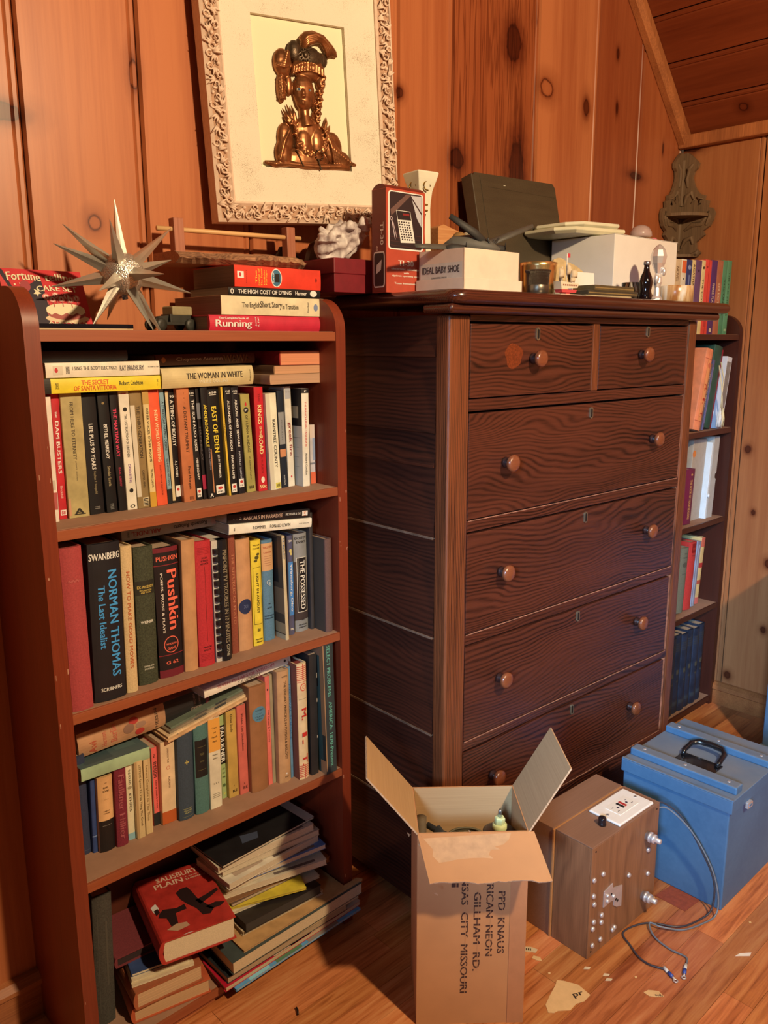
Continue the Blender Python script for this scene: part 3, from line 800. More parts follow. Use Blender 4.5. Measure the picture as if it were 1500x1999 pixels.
mb = MB()
mb.box(.001, .0295, .004, .15, 0, .222, pages((226, 206, 176)))
mb.obj('pages', cb)
S3b = [
 (.3414, .3552, .170, .222, 0, 'h', .145, (150, 74, 52), 'slim brick brown book with faded vertical capitals', [('v', 'THE REPUBLIC OF PLATO', (196, 120, 84), .5, .55, .6, .4)], {'cloth': True}),
 (.3568, .3870, .169, .211, 0, 'h', .14, (212, 152, 98), 'tan book with a dark blue paper seal on its spine', [('c', .5, .40, .45, .068, (38, 50, 80)), ('h', 'XII', (96, 104, 126), .5, .40, .3, .03)]),
 (.3912, .4136, .165, .203, 0, 'h', .135, (246, 212, 60), 'bright yellow book with thin black border on its spine', [('h', 'WILLIAM', (70, 60, 20), .5, .955, .66, .014), ('h', 'FAULKNER', (70, 60, 20), .5, .925, .66, .014), ('r', .12, .88, .745, .749, (70, 60, 20)), ('r', .12, .88, .205, .209, (70, 60, 20)), ('r', .12, .14, .205, .749, (70, 60, 20)), ('r', .86, .88, .205, .749, (70, 60, 20)), ('v', 'LIGHT IN AUGUST', (60, 50, 20), .5, .50, .38, .22), ('h', '88', (60, 50, 20), .5, .15, .3, .03), ('h', 'MODERN', (70, 60, 20), .5, .06, .66, .014), ('h', 'LIBRARY', (70, 60, 20), .5, .035, .66, .014), ('c', .5, .84, .2, .018, (90, 80, 30)), ('c', .62, .87, .16, .012, (90, 80, 30)), ('c', .38, .81, .16, .01, (90, 80, 30))]),
 (.4208, .4463, .156, .197, 0, 'h', .13, (96, 132, 148), 'blue book with a peach label around its upper third', [('r', 0, 1, .70, .97, (226, 170, 112)), ('h', 'TALLMEN', (190, 90, 50), .5, .93, .8, .02), ('h', 'CANDIDE', (190, 90, 50), .5, .88, .7, .016)] + [('r', .2, .8, .84 - i * .022, .844 - i * .022, (180, 110, 70)) for i in range(5)] + [('h', 'G', (190, 196, 186), .45, .585, .34, .05), ('h', 'L', (190, 196, 186), .6, .57, .25, .04), ('h', '670', (50, 66, 80), .5, .33, .4, .02), ('h', 'THE', (50, 66, 80), .5, .37, .2, .012), ('h', 'EVERYMAN', (50, 66, 80), .5, .25, .8, .014), ('h', 'LIBRARY', (50, 66, 80), .5, .225, .8, .014)], {'cloth': True}),
 (.4540, .4618, .181, .205, -.004, 'h', .15, (216, 190, 140), 'cream book with a dark stormy picture across its cover', [('v', 'ILIAD', (90, 110, 130), .5, .88, .2, .4)], {'left': [(0, 1, .05, 1, (96, 76, 56)), (.1, .9, .55, .98, (44, 36, 32)), (0, .5, .25, .5, (150, 116, 80)), (.3, 1, .2, .3, (40, 34, 30)), (0, .7, .06, .16, (196, 160, 110)), (.5, .95, .4, .55, (60, 46, 38))]}),
 (.4755, .4888, .163, .198, 0, 'h', .13, (92, 90, 112), 'slim violet blue book with a bright blue panel', [('r', .1, .95, .2, .74, (80, 140, 200)), ('v', 'Winesburg, Ohio', (236, 232, 220), .5, .48, .48, .5), ('c', .5, .85, .24, .02, (220, 196, 110)), ('c', .6, .82, .2, .014, (220, 196, 110)), ('h', 'SA', WHT, .5, .95, .6, .02), ('h', 'ML', WHT, .5, .06, .6, .02)]),
 (.4938, .5260, .158, .198, 0, 'h', .13, (150, 146, 134), 'grey and brown book with a framed black title panel', [('r', 0, 1, .12, .72, (70, 56, 50)), ('r', .16, .92, .2, .76, (240, 226, 196)), ('r', .19, .89, .206, .754, (30, 24, 24)), ('h', 'DOSTOY', (44, 40, 38), .5, .955, .84, .024), ('h', 'EVSKY', (44, 40, 38), .5, .915, .66, .024), ('v', 'THE POSSESSED', (246, 230, 200), .54, .48, .50, .34), ('h', '55', (40, 36, 36), .5, .12, .2, .016), ('h', 'MODERN', (40, 36, 36), .5, .07, .56, .014), ('h', 'LIBRARY', (40, 36, 36), .5, .045, .56, .014)]),
]
row(.655, neg(S3b), G3)
book('h', .0165, .188, .125, (110, 78, 66), 'dull brown book with a grey front board at the right end', [], (.5375, -.2005, .6552), (0, 0, R(0)), G3, cloth=True, left=[(.03, 1, 0, 1, (84, 72, 58)), (.3, .7, .7, .71, (54, 44, 36)), (.3, .7, .74, .743, (54, 44, 36)), (.35, .7, .55, .553, (66, 54, 44))])
book('h', .0085, .236, .10, (64, 58, 54), 'thin dark grey book standing between the framed title and the brown book', [], (.5274, -.166, .6552), (0, 0, 0), G3)
GL3 = 'books lying on top of the middle row'
lay('p', .1560, -.1425, .8930, .193, .0185, .105, (186, 170, 150), 'pale grey paperback lying upside down on the middle row', [('v', 'ARUNDEL', (170, 50, 44), .5, .23, .28, .4), ('v', 'Kenneth Roberts', (60, 52, 48), .5, .66, .34, .4), ('h', 'FAW', (90, 80, 70), .5, .06, .5, .02), ('r', .2, .8, .88, .93, (206, 160, 140))], up=False, group=GL3)
lay('p', .2420, -.125, .9115, .120, .010, .09, (36, 40, 60), 'thin dark blue booklet lying on the pale grey paperback', [('r', .3, .7, .4, .5, (50, 70, 150))], group=GL3)
lay('p', .3335, -.186, .8828, .184, .018, .11, (248, 232, 196), 'white paperback with heavy black capitals lying on the tan and yellow books', [('v', 'ROMMEL', BLK, .5, .65, .16, .34), ('v', 'RONALD LEWIN', BLK, .5, .40, .25, .34), ('h', 'B', (120, 110, 96), .5, .94, .3, .012), ('v', 'NOT GENUINE', (130, 120, 104), .5, .1, .13, .1)], tilt=R(-4.5), group=GL3)
lay('p', .3330, -.183, .9015, .183, .017, .11, (30, 26, 26), 'black paperback with cream slab capitals lying on the white one', [('v', 'RASCALS IN PARADISE', (190, 150, 120), .5, .58, .47, .4), ('v', 'MICHENER & DAY', (200, 186, 160), .55, .21, .2, .26), ('r', .25, .8, .03, .1, (240, 226, 200)), ('h', '1-95', (220, 120, 60), .5, .065, .5, .03), ('v', '- - a', (150, 130, 110), .5, .89, .1, .3)], tilt=R(-4.5), group=GL3)

# ------------------------------------------------------------------ fourth shelf
S4 = [
 (.0480, .0655, .137, .180, .002, 'h', .11, (52, 58, 78), 'navy cloth book at the left end of the fourth shelf', [('r', .1, .9, .04, .045, (80, 86, 100))], {'cloth': True}),
 (.0659, .0745, .144, .133, .004, 'h', .11, (56, 76, 120), 'slim blue book right of the navy one', [('r', 0, 1, .22, .235, (130, 150, 180))]),
 (.0747, .1015, .152, .136, .003, 'h', .12, (236, 180, 116), 'peach jacketed book with a black lower half', [('r', 0, 1, 0, .42, (30, 24, 22)), ('r', .2, .8, .35, .354, (150, 140, 120)), ('h', 'OF', (90, 60, 30), .5, .92, .14, .02), ('h', 'RARE', (90, 60, 30), .5, .86, .34, .024), ('h', 'BOOKS', (90, 60, 30), .5, .815, .4, .024), ('r', .35, .65, .7, .704, (150, 110, 60)), ('h', 'RANDOM', (120, 80, 40), .5, .545, .4, .016), ('h', 'HOUSE', (120, 80, 40), .5, .515, .4, .016)]),
 (.1029, .1237, .157, .141, .004, 'h', .12, (130, 36, 50), 'maroon cloth book with tall faded title', [('v', 'Faulkner Hillier', (172, 84, 84), .5, .52, .84, .5)], {'cloth': True}),
 (.1262, .1390, .152, .141, .003, 'p', .12, (238, 218, 168), 'cream book with a pale blue foot', [('r', 0, 1, 0, .09, (150, 186, 180)), ('v', 'THE SOUND', (90, 80, 60), .5, .84, .2, .3), ('v', 'ETHICS', (80, 70, 50), .5, .5, .24, .3), ('c', .5, .7, .3, .02, (170, 150, 110))]),
 (.1394, .1550, .159, .145, .002, 'p', .12, (220, 186, 126), 'thick cream paperback left of a matching thinner one', [('v', 'LETTERS Spoon To This Thing The Greek', (110, 86, 46), .6, .55, .8, .3), ('r', 0, .3, 0, 1, (190, 152, 98))]),
 (.1572, .1705, .157, .142, .003, 'p', .12, (226, 190, 128), 'thinner cream paperback with light brown script', [('v', 'Letters Complete to This Time', (150, 116, 66), .4, .55, .74, .4), ('r', .66, .7, 0, 1, (190, 150, 96))]),
 (.1800, .1922, .142, .150, .002, 'p', .11, (244, 106, 92), 'coral paperback with a dark foot and bold black title', [('r', 0, 1, 0, .16, (40, 42, 40)), ('r', 0, .12, .16, 1, (70, 110, 80)), ('v', 'EMERSON', BLK, .55, .72, .2, .5), ('v', 'Edited by Donald C. Webster', (80, 20, 20), .6, .40, .36, .26), ('v', 'The', BLK, .5, .90, .05, .3)]),
 (.1926, .2203, .151, .158, .004, 'p', .12, (246, 206, 152), 'cream book with a burnt orange band at the foot', [('r', 0, 1, 0, .15, (206, 96, 40)), ('v', 'EMERSON THE', (130, 90, 60), .5, .83, .18, .12), ('v', 'READINGS', (130, 90, 60), .55, .5, .14, .12), ('c', .5, .68, .14, .024, (226, 150, 110)), ('c', .5, .68, .09, .015, (246, 206, 152))]),
 (.2207, .2522, .160, .169, .003, 'h', .125, (62, 74, 82), 'dark blue grey cloth book with small gold ornament', [('h', '+', (200, 180, 100), .5, .66, .24, .05), ('h', 'o', (200, 180, 100), .5, .66, .3, .02), ('r', .2, .8, .12, .126, (160, 150, 90)), ('h', 'SELECTED', (190, 180, 110), .5, .1, .5, .016), ('h', 'PLAYS', (190, 180, 110), .5, .075, .4, .016), ('r', .15, .85, .03, .034, (130, 126, 84))], {'cloth': True}),
 (.2534, .2818, .163, .173, .002, 'h', .125, (84, 122, 108), 'teal green cloth book with a black label', [('r', .06, .94, .42, .84, (28, 28, 26)), ('r', .2, .8, .76, .764, (110, 100, 60)), ('h', 'MAN', (110, 100, 60), .5, .68, .3, .03), ('h', 'AND', (110, 100, 60), .5, .60, .3, .02), ('r', .2, .8, .5, .504, (110, 100, 60))], {'cloth': True}),
 (.2824, .3067, .167, .178, -.001, 'p', .13, (236, 218, 176), 'white paperback with an orange top third', [('r', 0, 1, .64, 1, (246, 170, 70)), ('h', 'Crime', (60, 40, 20), .5, .9, .4, .022), ('h', 'and', (60, 40, 20), .5, .85, .24, .018), ('h', 'Punish', (60, 40, 20), .5, .80, .46, .022), ('h', 'ment', (60, 40, 20), .5, .75, .34, .018), ('h', 'Dostoy', (70, 60, 44), .5, .60, .44, .02), ('h', 'evsky', (70, 60, 44), .5, .56, .4, .02), ('h', '1 1 1', (110, 96, 70), .5, .28, .4, .016)] + [('r', .2, .8, .12 + i * .02, .126 + i * .02, (150, 136, 104)) for i in range(3)]),
 (.3180, .3284, .149, .170, 0, 'p', .12, (176, 192, 120), 'pale green paperback with white capitals on a black panel', [('r', .0, 1, .42, .88, (24, 24, 22)), ('v', 'FAULKNER', (250, 240, 214), .5, .65, .42, .74), ('h', 'AS I', (60, 70, 40), .5, .36, .5, .02), ('h', 'LAY', (60, 70, 40), .5, .31, .5, .02), ('h', 'DYING', (60, 70, 40), .5, .26, .6, .02), ('c', .5, .16, .3, .02, (90, 110, 60)), ('h', 'V', (240, 220, 90), .5, .06, .4, .03)]),
 (.3288, .3506, .157, .176, -.002, 'p', .125, (210, 166, 80), 'mustard yellow paperback with slanting black script', [('v', 'Dead Souls', (60, 40, 16), .5, .86, .2, .22), ('h', 'RE', (60, 40, 16), .6, .07, .5, .03), ('h', '?', (90, 60, 26), .5, .13, .1, .016)]),
 (.3510, .3705, .161, .182, -.003, 'p', .125, (222, 110, 88), 'coral pink paperback right of the mustard one', [('v', 'Walden, Civil Disobedience', (70, 24, 20), .5, .70, .42, .24), ('h', 'RE', (70, 24, 20), .6, .07, .5, .03), ('h', '6', (70, 24, 20), .5, .12, .12, .016)]),
 (.3709, .4090, .171, .216, .001, 'h', .135, (166, 110, 66), 'thick brown book with a round blue paper label', [('c', .52, .735, .4, .072, (96, 140, 152)), ('h', 'TOYNBEE', (50, 70, 80), .52, .772, .5, .014), ('h', 'STUDIES', (50, 70, 80), .52, .712, .5, .012), ('h', 'BOOK', (50, 70, 80), .52, .69, .36, .012), ('r', .35, .65, .738, .741, (60, 80, 90))]),
 (.4112, .4214, .169, .226, -.004, 'p', .13, (238, 120, 98), 'thin coral paperback between the thick brown and tan books', [('v', 'The Turner & Treasury', (80, 40, 30), .5, .55, .3, .4), ('c', .5, .88, .14, .01, BLK)]),
 (.4219, .4290, .169, .227, -.003, 'p', .13, (170, 150, 108), 'very thin olive tan paperback beside the tan one', []),
 (.4294, .4572, .180, .233, .001, 'h', .14, (206, 156, 104), 'tan jacketed book with a long line of black capitals', [('h', 'WHYTE', (70, 46, 26), .56, .95, .5, .014), ('v', 'THE UNITARY PRINCIPLE IN PHYSICS & BIOLOGY', (70, 46, 26), .56, .56, .70, .2), ('c', .55, .08, .06, .008, WHT), ('h', 'HOLT', (70, 46, 26), .56, .05, .3, .012)]),
 (.4596, .4661, .177, .235, -.004, 'p', .14, (108, 146, 164), 'thin blue paperback in front of the striped red and cream book', [('v', 'MEDIEVAL SCIENCE', (60, 100, 140), .5, .6, .5, .6)]),
 (.4672, .4905, .195, .243, -.001, 'h', .15, (240, 206, 150), 'cream book striped in red at head and foot', [('r', 0, 1, .86 + i * .016, .866 + i * .016, (206, 60, 46)) for i in range(8)] + [('r', 0, 1, .02 + i * .016, .026 + i * .016, (206, 60, 46)) for i in range(7)] + [('r', .5, .56, .86, 1, (206, 60, 46)), ('r', .5, .56, .0, .13, (206, 60, 46)), ('c', .55, .80, .3, .034, (226, 100, 70)), ('c', .55, .80, .22, .025, (240, 206, 150)), ('h', 'C', (226, 100, 70), .55, .80, .24, .028), ('v', 'M.', (214, 52, 40), .55, .57, .10, .5), ('v', 'I.', (214, 52, 40), .55, .36, .10, .5), ('v', 'T.', (214, 52, 40), .55, .17, .10, .5), ('r', .1, .95, .70, .703, (120, 110, 80)), ('r', 0, 1, .845, .849, (206, 60, 46))], {'left': [(0, 1, 0, 1, (150, 84, 62))], 'pg': (150, 60, 50)}),
 (.4955, .5135, .198, .255, 0, 'p', .15, (48, 44, 40), 'black paperback with worn pale edges between striped and dark green books', [('r', .85, 1, .3, .32, (200, 180, 150)), ('r', .9, 1, .6, .63, (200, 180, 150)), ('r', .9, 1, .8, .84, (200, 180, 150))]),
 (.5195, .5465, .216, .280, -.008, 'p', .17, (60, 64, 58), 'large dark grey green book with pale green capitals, right end', [('v', 'SELECT PROBLEMS', (110, 176, 140), .5, .78, .38, .3), ('v', 'AMERICA: 1870-Present', (110, 176, 140), .55, .30, .5, .3), ('r', .02, .10, .02, .98, (176, 130, 84))], {'left': [(0, 1, 0, 1, (58, 82, 72)), (.1, 1, .66, 1, (30, 26, 24)), (0, .06, .3, .98, (150, 110, 70)), (0, .1, .0, .1, (176, 130, 84)), (0, .05, .1, .3, (40, 50, 44)), (.05, .3, .9, .98, (150, 110, 76))]}),
]
row(.3627, neg(S4), G4)
GL4 = 'books and papers lying on top of the fourth shelf row'
lay('p', .0505, -.158, .5070, .122, .022, .085, (170, 190, 140), 'pale mint green paperback with a dark marbled cover lying at the left', [], group=GL4, rough=.7, left=[(0, 1, 0, 1, (84, 100, 92)), (.1, .8, .1, .5, (70, 86, 82)), (.3, .9, .6, .9, (96, 112, 100))], tilt=R(-1), up=False)
lay('h', .0610, -.128, .5330, .250, .044, .115, (196, 142, 96), 'thick battered book lying flat, tan and black torn spine', [('r', 0, 1, .0, .36, (36, 32, 30)), ('r', 0, 1, 0, .035, (120, 34, 44)), ('r', 0, .5, .03, .05, (30, 24, 24)), ('h', 'HESSIN', (70, 50, 34), .5, .43, .82, .022), ('v', 'LITTLE BROWN', (170, 140, 110), .3, .11, .09, .12), ('h', 'LITTLE BROWN', (150, 120, 100), .5, .12, .8, .016), ('h', 'AND COMPANY', (150, 120, 100), .5, .08, .8, .016), ('h', 'Avi', (196, 90, 60), .3, .9, .5, .05), ('h', 'Hermon', (206, 110, 80), .45, .82, .6, .035), ('h', 'Berlin', (206, 110, 80), .55, .75, .7, .045), ('c', .75, .60, .14, .035, (190, 60, 50)), ('c', .22, .56, .14, .035, (190, 60, 50)), ('c', .5, .64, .2, .04, (150, 110, 84)), ('c', .5, .55, .12, .04, (170, 130, 100))], group=GL4, tilt=R(2.6), rough=.7, vary=.2)
lay('p', .2800, -.168, .5860, .193, .0172, .12, (246, 226, 190), 'white paperback lying slanted with pink and black titles', [('v', 'SEVEN PILLARS OF WISDOM', (216, 130, 120), .70, .53, .66, .34), ('v', 'T. E. LAWRENCE', (90, 76, 60), .26, .50, .26, .34), ('c', .6, .07, .16, .014, BLK), ('h', 'PC', (110, 100, 90), .5, .03, .4, .012)], tilt=R(4.0), group=GL4)
for i, (xl, y_, zb, L, th, d_, c_, lab) in enumerate((
        (.2060, -.165, .5240, .185, .0045, .10, (226, 176, 120), 'old cream magazine at the bottom of the slanted stack on the fourth shelf'),
        (.2085, -.160, .5292, .182, .0040, .10, (236, 196, 140), 'cream pamphlet second from the bottom of the slanted stack'),
        (.2150, -.155, .5340, .170, .0050, .10, (150, 130, 100), 'grey brown illustrated magazine third up in the slanted stack'),
        (.2200, -.150, .5395, .170, .0040, .10, (110, 116, 90), 'olive pamphlet topping the slanted magazine stack'))):
    lay('p', xl, y_, zb, L, th, d_, c_, lab, [('v', 'Mary & Life', (120, 80, 50), .5, .4, .2, .4)] if i == 0 else [('r', 0, 1, .3, .45, (60, 60, 56)), ('r', 0, 1, .55, .7, (90, 84, 70))] if i > 1 else [], tilt=R(10.0), group='magazines on the fourth shelf', vary=.25, pg=(216, 180, 130))

# ------------------------------------------------------------------ bottom shelf of the left bookcase
ZB = .0325
book('h', .034, .252, .105, (70, 66, 54), 'tall worn black book standing at the left of the bottom shelf', [('r', .2, .24, .1, .9, (84, 80, 66)), ('r', .6, .7, .3, .8, (82, 78, 64))], (.045, -.148, ZB + .0002), (0, R(2), R(-6)), None, cloth=True, vary=.3, pg=(190, 160, 120))
GB = 'books stacked at the left of the bottom shelf'
endon('h', .0950, -.188, ZB + .0004, .142, .0300, .165, (196, 90, 50), 'orange book with cream page ends at the very bottom of the left stack', (226, 176, 120), rz=R(-12), group=GB)
endon('h', .0985, -.196, .0640, .125, .0340, .165, (170, 92, 54), 'thick brown book lying on the orange one', (226, 180, 126), rz=R(-8), group=GB)
for i, (z_, c_, wd, lab) in enumerate(((.0985, (226, 196, 146), .112, 'lowest thin cream booklet on the thick brown book'), (.1042, (232, 204, 156), .104, 'middle thin cream booklet on the thick brown book'), (.1099, (60, 76, 110), .096, 'thin booklet with a navy spine topping the booklets'))):
    endon('p', .100 + i * .003, -.180 + i * .006, z_, wd, .0055, .15, c_, lab, (232, 206, 160), rz=R(-14), group=GB)
endon('h', .092, -.138, .1158, .125, .0200, .118, (126, 50, 50), 'dark maroon book under the red aeroplane novel', (60, 40, 36), rz=R(-4), group=GB, cloth=True)
# red novel with aeroplane silhouette on its cover
sp = thing('hardcover_book', 'thick red novel with a black aeroplane on the cover, lying tilted', 'book', (.1455, -.212, .1375), (R(0), R(0), R(-13)))
mred = paint((186, 52, 40), .42, .18, 0, 50)
mb = MB()
W_, D_, T_ = .132, .192, .046
prof = [(W_ + .004, 0), (.004, 0)] + [(.004 - .010 * math.sin(R(a)), T_ / 2 - T_ / 2 * math.cos(R(a))) for a in range(20, 180, 20)] + [(.004, T_), (W_ + .004, T_), (W_ + .004, T_ - .0022), (.006, T_ - .0024), (.001, T_ / 2), (.006, .0024), (W_ + .004, .0022)]
MY = Matrix(((1, 0, 0, 0), (0, 0, 1, 0), (0, 1, 0, 0), (0, 0, 0, 1)))
mb.prism(prof, 0, D_, mred, MY)
zt = T_ + .0003
pl = ink((44, 24, 22))
def cov(pts, m, dz=0.0):
    mb.faces([(.004 + u * W_, v * D_, zt + dz) for u, v in pts], [tuple(range(len(pts)))], m)
cov([(.42, .62), (.50, .66), (.60, .66), (.63, .58), (.66, .44), (.74, .30), (.80, .22), (.72, .16), (.62, .18), (.58, .30), (.50, .40), (.44, .50)], pl)
cov([(.10, .40), (.16, .44), (.34, .40), (.46, .42), (.46, .34), (.30, .33), (.26, .12), (.18, .10), (.16, .30), (.06, .34)], pl)
cov([(.62, .42), (.82, .46), (.97, .50), (.98, .46), (.84, .40), (.66, .34)], pl)
cov([(.70, .28), (.86, .30), (.98, .26), (.9, .22), (.76, .22)], pl)
cov([(.10, .14), (.24, .18), (.38, .16), (.40, .10), (.22, .08)], ink((196, 150, 110)), .0001)
cov([(.02, .52), (.10, .56), (.12, .48), (.06, .40), (.03, .44)], ink((230, 214, 190)))
cov([(.04, .46), (.10, .48), (.11, .41), (.05, .38)], pl, .0001)
cov([(.25, .0), (.34, .012), (.42, .0)], ink((230, 214, 190)))
mb.word('SALISBURY', (.004 + .24 * W_, .86 * D_, zt), (.62 * W_, 0, 0), (0, .075 * D_, 0), ink((236, 190, 150)))
mb.word('PLAIN', (.004 + .18 * W_, .765 * D_, zt), (.42 * W_, 0, 0), (0, .075 * D_, 0), ink((236, 190, 150)))
mb.word('A novel by', (.004 + .64 * W_, .81 * D_, zt), (.26 * W_, 0, 0), (0, .024 * D_, 0), ink((236, 190, 150)))
mb.word('R.E. HARDCASTLE', (.004 + .64 * W_, .77 * D_, zt), (.30 * W_, 0, 0), (0, .024 * D_, 0), ink((236, 190, 150)))
mb.obj('cover', sp, normals=False)
mb = MB()
mb.box(.0035, W_ + .001, .003, D_ - .003, .0026, T_ - .0026, pages((244, 216, 166)))
mb.obj('pages', sp)
# right stack: flat magazines, folders and books
GM = 'magazines and papers stacked on the bottom shelf'
def sheet(name, label, cat, pts, z0, z1, top, edge, tilt=(0, 0), prints=(), bow=0.0):
    """flat magazine or folder: outline pts, cover parts over a block of leaves"""
    t = thing(name, label, cat, (pts[0][0], pts[0][1], z0), (R(tilt[0]), R(tilt[1]), 0), GM)
    P = [(x - pts[0][0], y - pts[0][1]) for x, y in pts]
    h = z1 - z0
    mb = MB()
    ct = paint(top, .4, .15, 0, 40)
    mb.prism(P, h - .0006, h, ct)
    mb.prism(P, 0, .0006, ct)
    for pp, c in prints:
        a, b_, d_ = Vector(P[0]), Vector(P[1]), Vector(P[-1])
        mb.faces([Vector((*(a + (b_ - a) * u + (d_ - a) * v), h + .0002)) for u, v in pp], [tuple(range(len(pp)))], ink(c))
    mb.obj('cover', t)
    mb = MB()
    cx, cy = sum(p[0] for p in P) / len(P), sum(p[1] for p in P) / len(P)
    mb.prism([(x + (cx - x) * .012, y + (cy - y) * .012) for x, y in P], .0006, h - .0006, pages(edge))
    mb.obj('pages', t)
    return t
def rect(x, y, w_, d_, a):
    c, s_ = math.cos(R(a)), math.sin(R(a))
    return [(x, y), (x + w_ * c, y + w_ * s_), (x + w_ * c - d_ * s_, y + w_ * s_ + d_ * c), (x - d_ * s_, y + d_ * c)]
def nose(xl, yf, xr, yr, back=-.03):   # bent sheet whose right corner pokes out past the side panel
    return [(xl, yf), (xr, yr), (xr - .006, yr + .02), (.5535, -.2225), (.5535, back), (xl + .01, back)]
sheet('magazine', 'blue and green magazine at the very bottom of the right stack', 'magazine', nose(.268, -.250, .586, -.240), ZB + .0004, .0375, (96, 160, 196), (190, 176, 150), prints=[([(.3, 0), (.5, 0), (.5, .2), (.3, .2)], (90, 130, 90)), ([(.55, 0), (.8, 0), (.8, .2), (.55, .2)], (150, 130, 110)), ([(.1, .0), (.25, .0), (.25, .1), (.1, .1)], (150, 210, 230))])
sheet('magazine', 'magazine with a crimson corner second from the bottom', 'magazine', nose(.250, -.242, .592, -.232), .0378, .0470, (196, 30, 50), (222, 186, 136), prints=[([(.33, 0), (1, 0), (1, .3), (.33, .3)], (206, 176, 140)), ([(.45, 0), (.6, 0), (.6, .2), (.45, .2)], (110, 90, 76))])
sheet('spiral_notebook', 'thin black notebook with a ribbed spine in the right stack', 'notebook', rect(.2585, -.237, .294, .18, .6), .0474, .0600, (40, 42, 40), (196, 160, 116))
sheet('magazine', 'cream magazine with rounded edge above the black notebook', 'magazine', nose(.272, -.2365, .585, -.235), .0604, .0690, (196, 160, 110), (216, 180, 130))
sheet('hardcover_book', 'large dark grey green hardback lying flat in the right stack', 'book', nose(.264, -.247, .592, -.238), .0694, .0940, (70, 78, 70), (230, 196, 146))
sheet('envelope', 'big kraft paper envelope lying across the right stack', 'envelope', [(.2950, -.2395), (.598, -.2335), (.590, -.2225), (.5535, -.2225), (.5535, -.05), (.2950, -.05)], .0944, .0985, (206, 154, 94), (196, 144, 90), prints=[([(.06, .18), (.10, .18), (.10, .24), (.06, .24)], (150, 106, 60))])
sheet('magazine', 'pale folded newsprint magazine above the kraft envelope', 'magazine', rect(.315, -.205, .19, .15, -3), .0990, .1080, (216, 186, 140), (196, 170, 130))
sheet('hardcover_book', 'slim black book lying under the yellow folder', 'book', rect(.318, -.212, .178, .14, -2.5), .1084, .1270, (44, 36, 32), (70, 60, 50))
sheet('magazine', 'white magazine jutting left above the slim black book', 'magazine', rect(.305, -.172, .205, .13, -8), .1275, .1330, (226, 206, 166), (226, 200, 156))
sheet('folder', 'yellow paper folder poking out beneath the magazine pile', 'folder', rect(.300, -.160, .17, .13, -20), .1335, .1380, (226, 196, 60), (206, 170, 60))
sheet('magazine', 'brown illustrated magazine right above the yellow folder', 'magazine', rect(.318, -.166, .205, .14, -4), .1385, .1450, (110, 84, 66), (206, 176, 140))
sheet('paper_bag', 'crumpled brown paper folder in the middle of the magazine pile', 'folder', rect(.308, -.160, .236, .13, -8), .1455, .1560, (176, 124, 78), (150, 104, 64))
rm = random.Random(9)
mg = [((226, 204, 164), 'grey white magazine fifth from the top of the pile'), ((216, 190, 150), 'cream magazine with curled corner in the middle of the pile'), ((96, 130, 176), 'magazine with a blue and white photo on its cover corner'), ((236, 216, 180), 'white magazine fourth from the top of the pile'), ((206, 180, 140), 'tan newsprint magazine third from the top of the pile'), ((230, 206, 166), 'pale magazine just under the topmost black one')]
z_ = .1565
for i, (c_, lab) in enumerate(mg):
    th = (.012, .009, .010, .013, .012, .014)[i]
    a_ = (-14, -3, -8, 2, -5, -3)[i]
    sheet('magazine', lab, 'magazine', rect(.300 + rm.uniform(-.008, .012), -.150 + rm.uniform(-.012, .004) - (.02 if a_ > 0 else 0), .225, .115, a_), z_, z_ + th, c_, (232, 204, 160), tilt=(rm.uniform(-1.2, .4), 0), prints=[([(.1, .1), (.4, .1), (.4, .4), (.1, .4)], (70, 110, 180) if i == 2 else (190, 160, 130)), ([(.5, .05), (.9, .05), (.9, .12), (.5, .12)], (120, 100, 84))])
    z_ += th + .001
sheet('magazine', 'topmost magazine with a dark photographic cover', 'magazine', rect(.300, -.168, .232, .125, 3), z_, z_ + .005, (38, 34, 32), (226, 200, 160), prints=[([(.90, 0), (1, 0), (1, 1), (.90, 1)], (236, 214, 174)), ([(.3, .25), (.45, .2), (.5, .35), (.35, .45)], (76, 80, 92)), ([(.5, .55), (.85, .5), (.85, .7), (.5, .75)], (60, 54, 50)), ([(.70, .85), (.86, .85), (.86, .9), (.70, .9)], (226, 206, 160))])
mb = MB(); mb.tube([(.338, -.345, .004), (.343, -.337, .005), (.345, -.330, .004)], .0018, paint((24, 20, 20), .5, 0), 6)
tag(mb.obj('pen_cap'), 'small black plastic sliver on the floor before the bookcase', 'scrap')

# ------------------------------------------------------------------ on top of the left bookcase
ZT = 1.2329
GT = 'books stacked on top of the bookcase'
lay('h', .3225, -.170, ZT, .260, .0268, .15, (206, 40, 58), 'long red hardback at the bottom of the top stack with white title', [('v', 'Running', WHT, .42, .82, .28, .56), ('v', 'The Complete Book of', WHT, .80, .815, .23, .17), ('h', 'James', WHT, .62, .645, .58, .012), ('h', 'F. Fixx', WHT, .62, .625, .58, .012), ('c', .5, .05, .22, .02, WHT), ('h', 'RANDOM', WHT, .5, .025, .5, .006)], group=GT, pg=(150, 120, 96))
lay('p', .3466, -.172, 1.2600, .222, .0322, .155, (236, 212, 162), 'thick cream paperback second from the bottom of the top stack', [('v', 'The English', (70, 54, 36), .5, .73, .17, .34), ('v', 'Short Story', (60, 44, 30), .54, .54, .21, .44), ('v', 'In Transition', (70, 54, 36), .5, .35, .16, .26), ('h', 'Gerber', (80, 64, 46), .5, .17, .6, .016), ('c', .5, .09, .2, .022, (130, 140, 160)), ('h', 'PEGASUS', (130, 130, 130), .5, .04, .5, .008)], group=GT, pg=(150, 120, 96))
